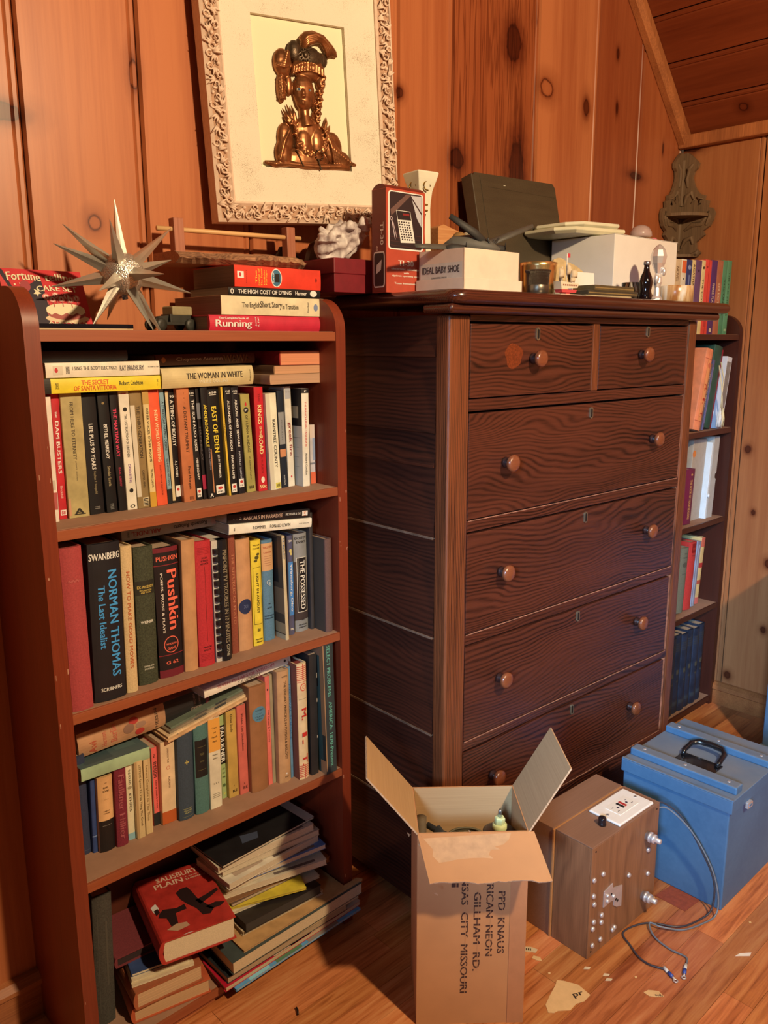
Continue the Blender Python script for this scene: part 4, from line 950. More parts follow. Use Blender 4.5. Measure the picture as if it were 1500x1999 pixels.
lay('p', .3628, -.171, 1.2925, .198, .0138, .126, (26, 24, 22), 'slim black paperback with white capitals in the top stack', [('v', 'THE HIGH COST OF DYING', WHT, .5, .62, .57, .5), ('v', 'Harmer', WHT, .5, .225, .13, .5), ('c', .5, .08, .4, .04, WHT), ('c', .5, .965, .32, .016, WHT), ('c', .5, .965, .2, .009, BLK)], group=GT, pg=(150, 120, 96), tilt=R(.4))
lay('p', .3763, -.170, 1.3070, .187, .0362, .134, (236, 62, 38), 'bright orange red paperback topping the stack, round black and white emblem', [('r', .42, .72, .90, .97, WHT), ('c', .57, .94, .1, .012, RED), ('h', 'FAWCETT', (150, 30, 20), .5, .87, .6, .010), ('h', 'The', (250, 190, 60), .5, .765, .6, .018), ('h', 'Game of', (250, 190, 60), .5, .735, .8, .018), ('h', 'The Foxes', (250, 190, 60), .5, .705, .8, .018), ('h', 'Ladislas', (250, 190, 60), .5, .675, .7, .016), ('h', 'Farago', (250, 190, 60), .5, .650, .7, .016), ('c', .5, .535, .44, .062, WHT), ('c', .5, .535, .39, .055, (60, 110, 130)), ('r', .3, .7, .50, .555, BLK), ('h', 'SUPER', WHT, .5, .57, .5, .014), ('c', .5, .06, .1, .012, (150, 30, 20))], group=GT, pg=(150, 120, 96))
# live-edge slab with two posts and a dowel
m_bark = wood('bark_edge', A((86, 50, 34)), A((200, 140, 92)), 'X', 60, 10, .3, .8, .6, (.35, .65), .8)
m_slab = wood('slab_wood', A((150, 84, 50)), A((206, 132, 84)), 'X', 20, 4, .08, .5, .5)
m_post = wood('post_wood', A((164, 92, 60)), A((196, 122, 86)), 'Z', 30, 2, .1, .5, .5)
m_dowel = wood('dowel_wood', A((226, 160, 94)), A((244, 190, 120)), 'X', 20, 2, .05, .5, .4)
sh = thing('dowel_rack', 'bark edged wooden board with two posts and a dowel, lying on the top stack', 'rack', (.300, -.035, 1.3445), (0, R(-1.2), 0))
rr = random.Random(4)
mb = MB()
n = 46
vs, fs = [], []
for i in range(n):
    u = i / (n - 1)
    x = .325 * u
    e = -.088 + .012 * math.sin(u * 9) + .006 * math.sin(u * 31) + (.05 * max(0, u - .82) / .18 if u > .82 else 0)
    zt_, zb_ = .0205 - (.004 * math.sin(u * 7)) , .0015
    jag = rr.uniform(-.003, .003)
    vs += [(x, 0, 0), (x, 0, .021), (x, e + .014, .021), (x, e + jag + .003, zt_ - .006), (x, e + rr.uniform(-.004, .002), .010 + rr.uniform(-.002, .002)), (x, e + .012, zb_)]
for i in range(n - 1):
    for j in range(6):
        fs.append((i * 6 + j, i * 6 + (j + 1) % 6, (i + 1) * 6 + (j + 1) % 6, (i + 1) * 6 + j))
fs.append((0, 1, 2, 3, 4, 5)); fs.append(tuple((n - 1) * 6 + j for j in (5, 4, 3, 2, 1, 0)))
mb.mi(m_slab)
f_ = mb.faces(vs, fs, m_slab)
bi = mb.mi(m_bark)
for i, f in enumerate(f_[:-2]):
    if i % 6 in (2, 3, 4): f.material_index = bi
mb.obj('board', sh)
for x in (.022, .262):
    mb = MB(); mb.box(x, x + .0195, -.040, -.022, .021, .079, m_post)
    mb.obj('post', sh, .0012)
mb = MB(); mb.tube([(-.006, -.031, .0605), (.300, -.031, .0605)], .0042, m_dowel, 12)
mb.obj('dowel', sh)
# cake candle game box, leaning against the wall
fc = thing('gift_box', 'small red box with a candle lit cake drawing, leaning on the wall', 'box', (.030, -.088, 1.2405), (R(-24), 0, R(-1)))
mb = MB()
BWd, BH = .128, .094
red_ = paint((214, 48, 50), .4, .08, name='red_card')
mb.box(0, BWd, 0, .020, 0, BH, red_)
mb.box(-.0004, BWd + .0004, .003, .0205, -.0004, BH + .0004, paint((236, 208, 160), .5, .05))
def F(pts, c, k_=1):
    mb.faces([(u * BWd, -.0002 * k_, v * BH) for u, v in pts], [tuple(range(len(pts)))], ink(c))
NAV, CRM = (40, 26, 40), (244, 222, 168)
F([(.0, 1), (.05, .98), (.13, .66), (.3, .70), (.48, .86), (.50, .55), (.52, .30), (.46, .02), (.1, 0), (.0, 0)], NAV)
F([(.0, .95), (.0, .55), (.10, .62)], (214, 60, 56), 2)
F(circ(.28, .70, .06, .10), (170, 60, 60), 2)
F([(.40, .50), (.415, .56), (.45, .57), (.425, .60), (.44, .66), (.405, .625), (.37, .65), (.385, .60), (.355, .56), (.395, .555)], CRM, 2)
for u, v, s_ in ((.16, .72, .012), (.20, .66, .01), (.10, .66, .009), (.22, .74, .008)): F(circ(u, v, s_, s_ * 1.3, 8), CRM, 3)
F(circ(.70, .13, .27, .08), (238, 200, 150), 2)
F(circ(.70, .22, .24, .12), (176, 84, 70), 3)
F([(.46, .24)] + circ(.70, .29, .24, .11, 14, 180, 0) + [(.94, .24), (.88, .19), (.83, .235), (.76, .18), (.70, .23), (.63, .18), (.56, .225), (.51, .19)], CRM, 4)
for i, u in enumerate((.50, .57, .62, .68, .75, .79, .87)):
    v = (.40, .36, .43, .37, .42, .36, .39)[i]
    F([(u - .006, v - .03), (u + .006, v - .03), (u + .006, v + .06), (u - .006, v + .06)], (190, 90, 80), 5)
    F(circ(u - .005, v + .11, .045, .06, 14), (240, 130, 110), 5)
    F(circ(u - .005, v + .11, .03, .042, 12), (250, 214, 180), 6)
    F(circ(u - .005, v + .105, .011, .028, 10), (206, 50, 44), 7)
for s_, u, v, L, H, c in (('Fortune', .08, .78, .40, .15, CRM), ('telling', .53, .75, .36, .17, CRM), ('CAKE SET', .40, .60, .50, .10, CRM), ('15 CANDLES', .58, .52, .28, .035, (110, 30, 36)), ('ALL AGES', .44, .015, .48, .05, CRM)):
    mb.text(s_, lambda a, b_, u=u, v=v, L=L, H=H: ((u + a * L) * BWd, -.0013, (v + b_ * H + .02 * math.sin(a * 3)) * BH), ink(c))
mb.obj('box_sleeve', fc, normals=False)
# glossy dark slab under the star
mb = MB()
mb.prism([(.0, 0), (.133, 0), (.145, .006), (.150, .018), (.150, .085), (.0, .085)], .0022, .0080, paint((30, 24, 28), .12, .0, coat=.5))
mb.prism([(.0, .0008), (.132, .0008), (.1445, .0065), (.1492, .018), (.1492, .084), (.0, .084)], 0, .0022, paint((206, 170, 120), .6, .1))
tag(mb.obj('tablet', bevel=.0006), 'thin glossy black slab lying flat on the bookcase top under the star', 'tablet', (.0235, -.213, ZT))
# starburst
m_star = paint((176, 164, 140), .36, .05, .75, 30, 0, 'brushed_silver', (.62, .60, .54, 1))
m_sb, nt, b = newmat('hammered_silver')
k = N(nt)
b.inputs['Base Color'].default_value = (.64, .62, .58, 1); b.inputs['Metallic'].default_value = .8; b.inputs['Roughness'].default_value = .32
nt.links.new(k.bump(k.noise(k.coord(), 420, 1), .9, .002), b.inputs['Normal'])
st = thing('star_ornament', 'silver starburst ball with long spikes standing on the bookcase', 'ornament', (.187, -.145, 1.3195))
mb = MB(); mb.ball((0, 0, 0), .0335, m_sb, None, 28)
mb.obj('ball', st)
mb = MB(); mb.tube([(0, 0, -.03), (.001, -.002, -.0385)], .0045, paint((150, 160, 170), .25, 0, .6), 10)
mb.obj('plug', st)
vt = (Vector((-.4279, -1.3985, 1.2139)) - Vector((.187, -.145, 1.3262))).normalized(); vr = Vector((0, 0, 1)).cross(vt).normalized(); vu = vt.cross(vr)
for dx, dy, c_ in ((-27, 560, 30), (-67, 390, 400), (-420, 362, 100), (-492, 215, 170), (-545, -107, 100), (-175, -120, 520), (-245, -385, 330), (210, -433, 290), (260, -430, -60), (525, -140, 150), (303, 8, 475), (405, 120, -370), (375, 343, 200), (-150, -380, -385)):
    v = (vr * dx + vu * dy + vt * c_).normalized()
    q = v.to_track_quat('Z', 'Y').to_matrix().to_4x4()
    mb = MB()
    r0 = .0108
    sec = []
    for rr_, z in ((1, .028), (.94, .034), (.05, .109)):
        for i in range(8):
            a = R(45 * i); f_ = rr_ * (r0 if i % 2 == 0 else r0 * .66)
            sec.append((f_ * math.cos(a), f_ * math.sin(a), z))
    fs = [(r_ * 8 + i, r_ * 8 + (i + 1) % 8, (r_ + 1) * 8 + (i + 1) % 8, (r_ + 1) * 8 + i) for r_ in range(2) for i in range(8)] + [tuple(range(16, 24)), tuple(range(8))[::-1]]
    mb.faces(sec, fs, m_star, q)
    mb.obj('spike', st)
# toy vintage car
car = thing('toy_car', 'tiny dark vintage toy car with a tan roof beside the stack', 'toy car', (.236, -.115, ZT), (0, 0, R(6)))
mk_, mt_ = paint((46, 44, 34), .5, .2), paint((156, 136, 92), .6, .15)
mb = MB()
mb.box(.012, .090, -.014, .014, .010, .015, mk_); mb.box(.040, .082, -.014, .014, .014, .028, mk_)
mb.prism([(.012, .015), (.038, .015), (.040, .026), (.016, .023)], -.009, .009, mk_, Matrix(((1, 0, 0, 0), (0, 0, 1, 0), (0, 1, 0, 0), (0, 0, 0, 1))))
mb.obj('body', car, .001)
mb = MB(); mb.box(.044, .084, -.015, .015, .026, .041, mt_); mb.box(.046, .05, -.014, .014, .026, .03, mk_)
mb.obj('roof', car, .003)
for x in (.020, .078):
    for y in (-.016, .016):
        mb = MB(); mb.lathe([(.003, -.003), (.0095, -.003), (.0105, 0), (.0095, .003), (.003, .003)], 18, mk_, rot_m(90, 0, 0, (x, y, .0108)))
        mb.obj('wheel', car)
# things between the bookcase and the chest: dark plaque, red box, shell
pq = MB()
pq.prism([(.045 * math.cos(a) * (1 + .1 * math.sin(2 * a)), .052 * math.sin(a) * (1 + .08 * math.cos(3 * a))) for a in [2 * math.pi * i / 28 for i in range(28)]], 0, .016, wood('plaque_wood', A((58, 34, 18)), A((120, 74, 40)), 'X', 30, 6, .2, .5, .5))
tag(pq.obj('plaque', bevel=.003), 'dark oval wooden plaque leaning on the wall behind the shell', 'plaque', (.668, -.045, 1.362), (R(78), 0, 0))
mb = MB(); mb.lathe([(.024, 0), (.026, .010), (.016, .024), (.014, .03)], 24, paint((40, 40, 44), .4, .1))
tag(mb.obj('ink_bottle'), 'small dark round pot half hidden behind the right post', 'pot', (.592, -.028, 1.368))
rb = thing('red_box', 'dark red cardboard box with lid, shell resting on it', 'box', (.5925, -.175, 1.306), (0, 0, R(-2)))
mrb = paint((124, 20, 28), .5, .1)
mb = MB(); mb.box(.002, .128, .002, .110, 0, .050, mrb); mb.obj('box_base', rb, .001)
mb = MB(); mb.box(0, .130, 0, .112, .034, .0625, mrb); mb.obj('lid', rb, .0015)
# conch shell
m_sh, nt, b = newmat('shell')
k = N(nt)
v = k.noise(k.coord(), 40, 4)
nt.links.new(k.ramp(v, [(.35, A((156, 130, 118))), (.58, A((236, 214, 190)))]), b.inputs['Base Color'])
b.inputs['Roughness'].default_value = .6
mb = MB()
rs = random.Random(2)
vs, fs = [], []
nu, nv = 40, 22
for j in range(nv):
    t = j / (nv - 1)
    cx = .115 * t
    rad = .030 * math.sin(math.pi * min(1, t * 1.05 + .04)) ** .6 * (1.15 - .35 * t) + .002
    for i in range(nu):
        a = 2 * math.pi * i / nu
        ridge = 1 + .16 * math.sin(7 * a + 10 * t) + .22 * max(0, math.sin(t * 26 + a)) ** 3
        nz_ = noise.noise(Vector((cx * 60, math.cos(a) * 2, math.sin(a) * 2))) * .35
        rr_ = rad * (ridge + nz_)
        vs.append((cx, rr_ * math.cos(a) * .8, .030 + .028 * t + rr_ * math.sin(a)))
for j in range(nv - 1):
    for i in range(nu):
        fs.append((j * nu + i, j * nu + (i + 1) % nu, (j + 1) * nu + (i + 1) % nu, (j + 1) * nu + i))
fs += [tuple(range(nu)), tuple(range((nv - 1) * nu, nv * nu))]
mb.faces(vs, fs, m_sh, None, True)
for i in range(13):     # frilled knobs along the shoulder
    t = i / 12
    p = Vector((.004 + .112 * t, -.018 + .010 * math.sin(i * 1.9), .050 + .036 * t + .006 * math.sin(i * 2.3)))
    mb.tube([p - Vector((0, 0, .012)), p, p + Vector((rs.uniform(-.008, .004), rs.uniform(-.008, .006), rs.uniform(.004, .011)))], [.012, .009, .0045], m_sh, 7)
sh_ = mb.obj('conch_shell')
x_ = sh_.modifiers.new('r', 'REMESH'); x_.mode = 'VOXEL'; x_.voxel_size = .0022; x_.use_smooth_shade = True
x_ = sh_.modifiers.new('s', 'SMOOTH'); x_.factor = .5; x_.iterations = 5
tag(sh_, 'knobbly white and mauve conch shell on the dark red box', 'shell', (.594, -.120, 1.3600), (0, 0, R(-14)))

# ------------------------------------------------------------------ the picture
pic = thing('framed_relief', 'ornate whitewashed frame with a bronze relief of a lady in a plumed hat', 'picture', (.6127, -.0622, 1.6695), (0, R(-3.175), R(-10.2)))
m_frame, nt, b = newmat('whitewashed_gesso')
k = N(nt)
v = k.noise(k.coord(), 130, 4)
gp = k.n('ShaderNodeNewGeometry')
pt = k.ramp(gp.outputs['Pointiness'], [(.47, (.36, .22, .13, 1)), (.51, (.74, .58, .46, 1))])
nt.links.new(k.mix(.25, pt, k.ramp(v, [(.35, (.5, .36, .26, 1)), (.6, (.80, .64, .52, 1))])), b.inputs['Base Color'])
b.inputs['Roughness'].default_value = .75
m_liner, nt, b = newmat('speckled_liner')
k = N(nt)
v = k.noise(k.coord(), 950, 2)
v2 = k.noise(k.coord(), 18, 2)
nt.links.new(k.ramp(k.math('ADD', v, k.math('MULTIPLY', k.math('SUBTRACT', v2, .5), .5)), [(.26, A((150, 124, 90))), (.38, A((242, 218, 178)))]), b.inputs['Base Color'])
b.inputs['Roughness'].default_value = .8
nt.links.new(k.bump(v, .5, .001), b.inputs['Normal'])
m_mat_, nt, b = newmat('watercolour_paper')
k = N(nt)
v = k.noise(k.coord(), 260, 3)
b.inputs['Base Color'].default_value = A((250, 226, 174)); b.inputs['Roughness'].default_value = .9
nt.links.new(k.bump(v, .25, .001), b.inputs['Normal'])
iw, ih, lw, ow = .1953 / 2, .2584 / 2, .064, .101
mb = MB()    # liner: four mitred sloping boards
def ring(a, ya, b_, yb, m):
    A_ = [(-iw - a, -ih - a), (iw + a, -ih - a), (iw + a, ih + a), (-iw - a, ih + a)]
    B_ = [(-iw - b_, -ih - b_), (iw + b_, -ih - b_), (iw + b_, ih + b_), (-iw - b_, ih + b_)]
    vs = [(x, ya, z) for x, z in A_] + [(x, yb, z) for x, z in B_]
    mb.faces(vs, [(i, (i + 1) % 4, 4 + (i + 1) % 4, 4 + i) for i in range(4)], m)
ring(0, 0, 0, -.008, m_liner); ring(0, -.008, lw, -.016, m_liner); ring(lw, -.016, lw, -.004, m_liner); ring(0, 0, lw, -.004, m_liner)
mb.obj('liner', pic)
mb = MB()
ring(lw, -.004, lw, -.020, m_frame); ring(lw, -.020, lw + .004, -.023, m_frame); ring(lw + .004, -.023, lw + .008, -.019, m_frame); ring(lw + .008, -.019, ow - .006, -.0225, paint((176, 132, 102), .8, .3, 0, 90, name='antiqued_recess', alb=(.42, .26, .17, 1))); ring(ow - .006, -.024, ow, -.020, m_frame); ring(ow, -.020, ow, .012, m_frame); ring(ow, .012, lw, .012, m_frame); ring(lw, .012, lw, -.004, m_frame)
# carved leaf and scroll run
def carve(x, z, s_, a, kind):
    c, n_ = math.cos(a), math.sin(a)
    T = lambda u, v, y: (x + (u * c - v * n_) * s_, y, z + (u * n_ + v * c) * s_)
    if kind == 0:
        pts = [T(.8 * math.cos(t) * (1 - t / 9), .8 * math.sin(t) * (1 - t / 9), -.022 - .001 * t) for t in [i * .5 for i in range(13)]]
        mb.tube(pts, [.26 * s_ * (1 - .05 * i) for i in range(13)], m_frame, 6)
    elif kind == 1:
        for o in (-.7, 0, .7):
            mb.tube([T(0, -1.0, -.020), T(o * .6, 0, -.028), T(o * 1.3, 1.0, -.0225)], [.15 * s_, .26 * s_, .07 * s_], m_frame, 6)
    else:
        mb.ball(T(0, 0, -.022), (.4 * s_, .005, .4 * s_), m_frame, None, 8)
mid = (lw + .008 + ow - .006) / 2
for (xa, za, xb, zb2) in ((-iw - mid, -ih - mid, iw + mid, -ih - mid), (iw + mid, -ih - mid, iw + mid, ih + mid), (iw + mid, ih + mid, -iw - mid, ih + mid), (-iw - mid, ih + mid, -iw - mid, -ih - mid)):
    L_ = math.hypot(xb - xa, zb2 - za); n_ = int(L_ / .0068); an = math.atan2(zb2 - za, xb - xa)
    for i in range(n_):
        f_ = i / n_
        off = .0075 * ((i % 3) - 1)
        x, z = xa + (xb - xa) * f_ - off * math.sin(an), za + (zb2 - za) * f_ + off * math.cos(an)
        carve(x, z, .0088, an + i * 2.2, (1, 0, 1, 0, 1, 2, 0)[i % 7])
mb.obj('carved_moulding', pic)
mb = MB(); mb.box(-iw - .004, iw + .004, .001, .004, -ih - .004, ih + .004, m_mat_); mb.obj('paper_ground', pic)
# bronze lady; coordinates in millimetres on the paper
m_bz, nt, b = newmat('bronze')
k = N(nt)
gp = k.n('ShaderNodeNewGeometry')
v = k.noise(k.coord(), 60, 3)
nt.links.new(k.ramp(k.math('ADD', k.math('MULTIPLY', v, .5), .25), [(.3, A((92, 50, 26))), (.7, A((196, 120, 66)))]), b.inputs['Base Color'])
b.inputs['Metallic'].default_value = .72; b.inputs['Roughness'].default_value = .34
m_bz2 = paint((84, 62, 40), .4, .3, .6, 300, .4, 'dark_bronze')
def P3(x, z, y=0): return (x / 1000, -y / 1000, z / 1000)
def E(m_, x, z, y, rx, rz, ry): m_.ball(P3(x, z, y), (rx / 1000, ry / 1000, rz / 1000), m_bz if m_ is not hatb else m_bz2, None, 18)
mb = MB(); hatb = None
E(mb, 1, 8, 6, 23, 30, 14); E(mb, 0, -8, 7, 18, 19, 13); E(mb, 16, -2, 5, 10, 16, 9)            # head, jaw
E(mb, -6, 2, 19, 3.2, 7, 4); E(mb, -6.5, -3, 20, 3.6, 3, 4)         # nose
E(mb, -7, -12.5, 17, 5, 2, 3.4); E(mb, -7, -15.5, 17, 4, 1.8, 3.2)   # lips
E(mb, -14, 14, 15, 6, 1.6, 3.5); E(mb, 8, 14.5, 16, 7, 1.6, 3.5)     # brows
mb.tube([P3(1, -16, 2), P3(1, -34, 3), P3(4, -52, 2)], [.0115, .0105, .016], m_bz, 16)
E(mb, 7, -62, 2, 32, 30, 11); E(mb, -4, -82, 6, 17, 28, 9); E(mb, 23, -80, 6, 17, 28, 10)
E(mb, -2, -112, 1, 52, 24, 12)
E(mb, -43, -78, 3, 17, 30, 10); E(mb, -50, -104, 4, 17, 26, 11); E(mb, 58, -88, 3, 22, 30, 10); E(mb, 76, -112, 3, 22, 20, 10)
for i in range(9):      # sleeve folds
    mb.tube([P3(-36 - i * 3, -62 - i * 5, 12 - i * .6), P3(-50 - i * 1.5, -84 - i * 4, 14), P3(-60 + i, -108 - i * 2, 10)], .0026, m_bz, 7)
    mb.tube([P3(46 + i * 4, -66 - i * 5, 11), P3(52 + i * 5, -90 - i * 3, 14), P3(58 + i * 6, -118, 10)], .0030, m_bz, 7)
mb.tube([P3(-90, -120, 4), P3(-70, -124, 8), P3(-40, -122, 8), P3(20, -125, 8), P3(70, -122, 8), P3(94, -124, 5)], [.003, .007, .005, .006, .007, .005], m_bz, 8)
# hair, curls
for i in range(11):
    t = i / 10
    mb.tube([P3(-22 + 62 * t, 34 + 8 * math.sin(t * 3), 14), P3(-20 + 60 * t, 46 + 10 * math.sin(t * 3), 15), P3(-12 + 48 * t, 60, 9)], .0046, m_bz, 8)
E(mb, 14, 46, 5, 31, 20, 11); E(mb, 40, 26, 5, 10, 14, 9)
for (x, z, r_) in ((40, 22, 8), (36, 8, 8), (33, -6, 9), (29, -18, 10), (27, -31, 10), (26, -42, 7), (44, 34, 7)):
    mb.tube([P3(x + r_ * .8 * math.cos(t) * (1 - t / 11), z + r_ * .8 * math.sin(t) * (1 - t / 11), 10 + t * .5) for t in [i * .7 for i in range(13)]], .0024, m_bz, 7)
    E(mb, x, z, 4, r_, r_, 6)
E(mb, -38, 54, 4, 19, 25, 11); E(mb, -45, 10, 3, 9, 26, 7); E(mb, -28, 18, 3, 8, 20, 6)
for i in range(8):
    mb.tube([P3(-55 + i * 2.4, 48 + i * 2.5, 10), P3(-40 + i * 1.4, 44 + i * 4.2, 15.5), P3(-24, 50 + i * 3, 10)], .0022, m_bz, 6)
    mb.tube([P3(-52, 26 - i * 5, 7), P3(-45, 28 - i * 5, 10.5), P3(-37, 27 - i * 5, 6)], .0026, m_bz, 6)
# standing lace collars
for pts in (((-24, -52), (-30, -34), (-36, -16)), ((-21, -48), (-23, -32), (-26, -17)), ((-28, -50), (-38, -38), (-45, -24)), ((-30, -52), (-38, -46), (-44, -37)), ((40, -58), (45, -44), (48, -32)), ((42, -64), (50, -56), (56, -46)), ((44, -72), (52, -68), (59, -62))):
    mb.tube([P3(*pts[0], 8), P3(*pts[1], 8), P3(*pts[2], 4)], [.0052, .0038, .001], m_bz, 8)
rs = random.Random(5)
for line in (((-30, -48), (-24, -72), (-14, -90), (2, -104)), ((38, -54), (41, -74), (34, -90), (22, -100))):
    for j in range(34):
        t = rs.random() * (len(line) - 1); i = int(t); f_ = t - i
        x = line[i][0] + (line[i + 1][0] - line[i][0]) * f_ + rs.uniform(-6, 6); z = line[i][1] + (line[i + 1][1] - line[i][1]) * f_ + rs.uniform(-6, 6)
        E(mb, x, z, 11, rs.uniform(2, 4), rs.uniform(2, 4), 4)
o_ = mb.obj('bronze_relief', pic)
x_ = o_.modifiers.new('r', 'REMESH'); x_.mode = 'VOXEL'; x_.voxel_size = .0011; x_.use_smooth_shade = True
x_ = o_.modifiers.new('s', 'SMOOTH'); x_.factor = .5; x_.iterations = 4
mb = MB()
hatb = mb
E(mb, 14, 66, 7, 34, 20, 13); E(mb, -14, 74, 9, 14, 20, 10); E(mb, 44, 66, 4, 14, 14, 8)
mb.tube([P3(-22, 60, 13), P3(-4, 72, 17), P3(18, 82, 15), P3(32, 80, 11)], .0028, m_bz2, 7)
for i in range(12):
    a = 2 * math.pi * i / 12
    E(mb, 4 + 9 * math.cos(a), 68 + 10 * math.sin(a), 20, 1.8, 1.8, 1.8)
E(mb, 4, 68, 19, 5, 6, 4)
mb.obj('hat', pic)
mb = MB(); hatb = mb
for i in range(12): E(mb, -25 + i * 1.1, -98 - i * 2.5, 13, 1.6, 1.6, 1.6)
mb.obj('bead_strand', pic)
mb = MB(); hatb = mb
for i in range(12):
    E(mb, 23 + 8 * math.cos(i * .52), -104 + 9 * math.sin(i * .52), 14, 1.7, 1.7, 1.7)
    E(mb, 20 + .4 * i, -112 - i * 1.6, 14, 1.6, 1.6, 1.6)
mb.obj('bead_strand', pic)
mb = MB(); hatb = None
fp = [(2, 88, 12), (14, 99, 13), (30, 104, 13), (46, 101, 12), (58, 92, 11), (66, 82, 9), (68, 73, 8)]
for o in range(-3, 4):
    mb.tube([P3(x + o * (.4 + i * .5), z + (3 - abs(o)) * .8 - o * (2.6 - i * .55), y - abs(o)) for i, (x, z, y) in enumerate(fp)], [.0050, .0062, .0062, .0058, .0052, .0044, .0024], m_bz, 8)
mb.obj('plume', pic)
mb = MB()
for x in (-14, 8):
    mb.ball(P3(x, 8, 16), (.0048, .0036, .0030), paint((214, 196, 160), .3, 0), None, 12)
    mb.ball(P3(x - .6, 8, 19), (.0022, .0012, .0022), paint((40, 70, 90), .2, 0), None, 10)
mb.obj('eyes', pic)

# ------------------------------------------------------------------ on top of the chest of drawers
ZD = 1.3053
# calculator carton
tb_ = thing('calculator_carton', 'tall red brown carton printed with a pocket calculator', 'box', (.6650, -.240, ZD), (0, 0, R(-1.5)))
mca = paint((190, 74, 48), .4, .06, name='carton'); mcb = paint((120, 40, 26), .45, .08, name='carton_side')
CW, CH, CD = .100, .186, .040
mb = MB()
mb.box(0, CW, 0, CD, 0, CH, mca)
def Fc(pts, c, k_=1): mb.faces([(u * CW, -.00025 * k_, v * CH) for u, v in pts], [tuple(range(len(pts)))], c if not isinstance(c, tuple) else ink(c))
def rrect(x0, x1, y0, y1, r_):
    return circ(x1 - r_, y0 + r_ * .55, r_, r_ * .55, 5, -90, 0) + circ(x1 - r_, y1 - r_ * .55, r_, r_ * .55, 5, 0, 90) + circ(x0 + r_, y1 - r_ * .55, r_, r_ * .55, 5, 90, 180) + circ(x0 + r_, y0 + r_ * .55, r_, r_ * .55, 5, 180, 270)
Fc(rrect(.05, .95, .42, .98, .06), WHT)
Fc(rrect(.08, .92, .435, .97, .05), (44, 24, 26), 2)
Fc([(.10, .80), (.50, .96), (.62, .955), (.12, .74)], (110, 76, 64), 3)
Fc([(.62, .955), (.90, .96), (.90, .66), (.78, .74)], (196, 186, 176), 3)
Fc([(.62, .95), (.90, .80), (.90, .78), (.66, .91)], (60, 30, 30), 4)
Fc([(.24, .80), (.60, .80), (.73, .50), (.36, .49)], (236, 222, 196), 4)
Fc([(.25, .795), (.59, .795), (.625, .715), (.285, .71)], (36, 20, 22), 5)
Fc([(.40, .775), (.57, .775), (.575, .755), (.41, .755)], (140, 30, 30), 6)
for i in range(8):
    for j in range(5):
        v = .69 - i * .0235; u = .315 + j * .062 + i * .0125
        Fc([(u - .018, v - .007), (u + .018, v - .007), (u + .018, v + .007), (u - .018, v + .007)], (44, 28, 28), 5)
for i in range(4): Fc([(.10, .46 + i * .04), (.90, .445 + i * .04), (.90, .45 + i * .04), (.10, .465 + i * .04)], (80, 40, 36), 3)
Fc([(.12, .70), (.14, .70), (.22, .52), (.21, .515)], (214, 190, 180), 5); Fc([(.15, .68), (.17, .68), (.26, .54), (.25, .535)], (190, 160, 150), 5)
Fc(circ(.12, .715, .035, .02, 12), (190, 160, 150), 4); Fc(circ(.12, .715, .02, .012, 12), (44, 24, 26), 5)
for s_, u, v, L, H in (('TI-30', .30, .265, .40, .055), ('electronic calculator', .12, .225, .76, .022), ('with', .44, .19, .14, .016), ('algebraic operating system', .14, .155, .76, .022), ('Texas Instruments', .2, .085, .6, .018)):
    mb.text(s_, lambda a, b_, u=u, v=v, L=L, H=H: ((u + a * L) * CW, -.0005, (v + b_ * H) * CH), ink((244, 222, 190)))
mb.obj('carton_body', tb_, normals=False)
mb = MB()
mb.box(-.0006, -.0001, .001, CD - .001, .001, CH - .001, mcb)
def Fl(pts, c, k_=1): mb.faces([(-.0006 - .0003 * k_, (1 - u) * CD, v * CH) for u, v in pts], [tuple(range(len(pts)))], ink(c))
Fl(rrect(.12, .92, .05, .40, .1), (236, 206, 180)); Fl(rrect(.18, .86, .065, .385, .08), (50, 26, 26), 2)
Fl([(.3, .18), (.66, .22), (.72, .32), (.36, .27)], (206, 180, 160), 3)
mb.text('TI-30', lambda a, b_: (-.0012, (1 - (.62 + b_ * .22)) * CD, (.68 - a * .22) * CH), ink((236, 206, 180)))
mb.text('48', lambda a, b_: (-.0012, (1 - (.3 + b_ * .16)) * CD, (.46 - a * .05) * CH), ink((220, 170, 140)))
mb.obj('side_print', tb_, normals=False)
mb = MB()
pf = [(CD * t, CH - .001 + .010 * math.sin(math.pi * t) ** .7) for t in (0.02, .15, .3, .5, .7, .85, .98)]
mb.prism(pf, .0008, CW - .0008, mcb, Matrix(((0, 0, 1, 0), (1, 0, 0, 0), (0, 1, 0, 0), (0, 0, 0, 1))))
mb.obj('top_flap', tb_)
# baby shoe box
bs = thing('shoe_box', 'small pale pink cardboard box with black shoe lettering, model plane resting in it', 'box', (.740, -.366, ZD), (0, 0, R(-1)))
mpk = paint((236, 200, 178), .85, .06, 0, 30, name='pink_card', alb=(.76, .62, .50, 1))
mb = MB()
for x0, x1, y0, y1 in ((0, .158, 0, .002), (0, .158, .114, .116), (0, .002, 0, .116), (.156, .158, 0, .116)): mb.box(x0, x1, y0, y1, .004, .076, mpk)
mb.box(0, .158, 0, .116, .0, .006, mpk)
mb.faces([(-.0004, .112, .024), (-.0004, .004, .024), (-.0004, .004, .052), (-.0004, .112, .052)], [(0, 1, 2, 3)], paint((226, 206, 176), .85, .05))
mb.text('IDEAL BABY SHOE', lambda u, v: (-.0008, .106 - u * .096, .034 + v * .0125), ink((50, 36, 34)))
mb.text('DANVERS MASS', lambda u, v: (-.0008, .082 - u * .040, .0245 + v * .003), ink((50, 36, 34)))
mb.obj('box_base', bs, normals=False)
mb = MB()    # lid upside down under the box
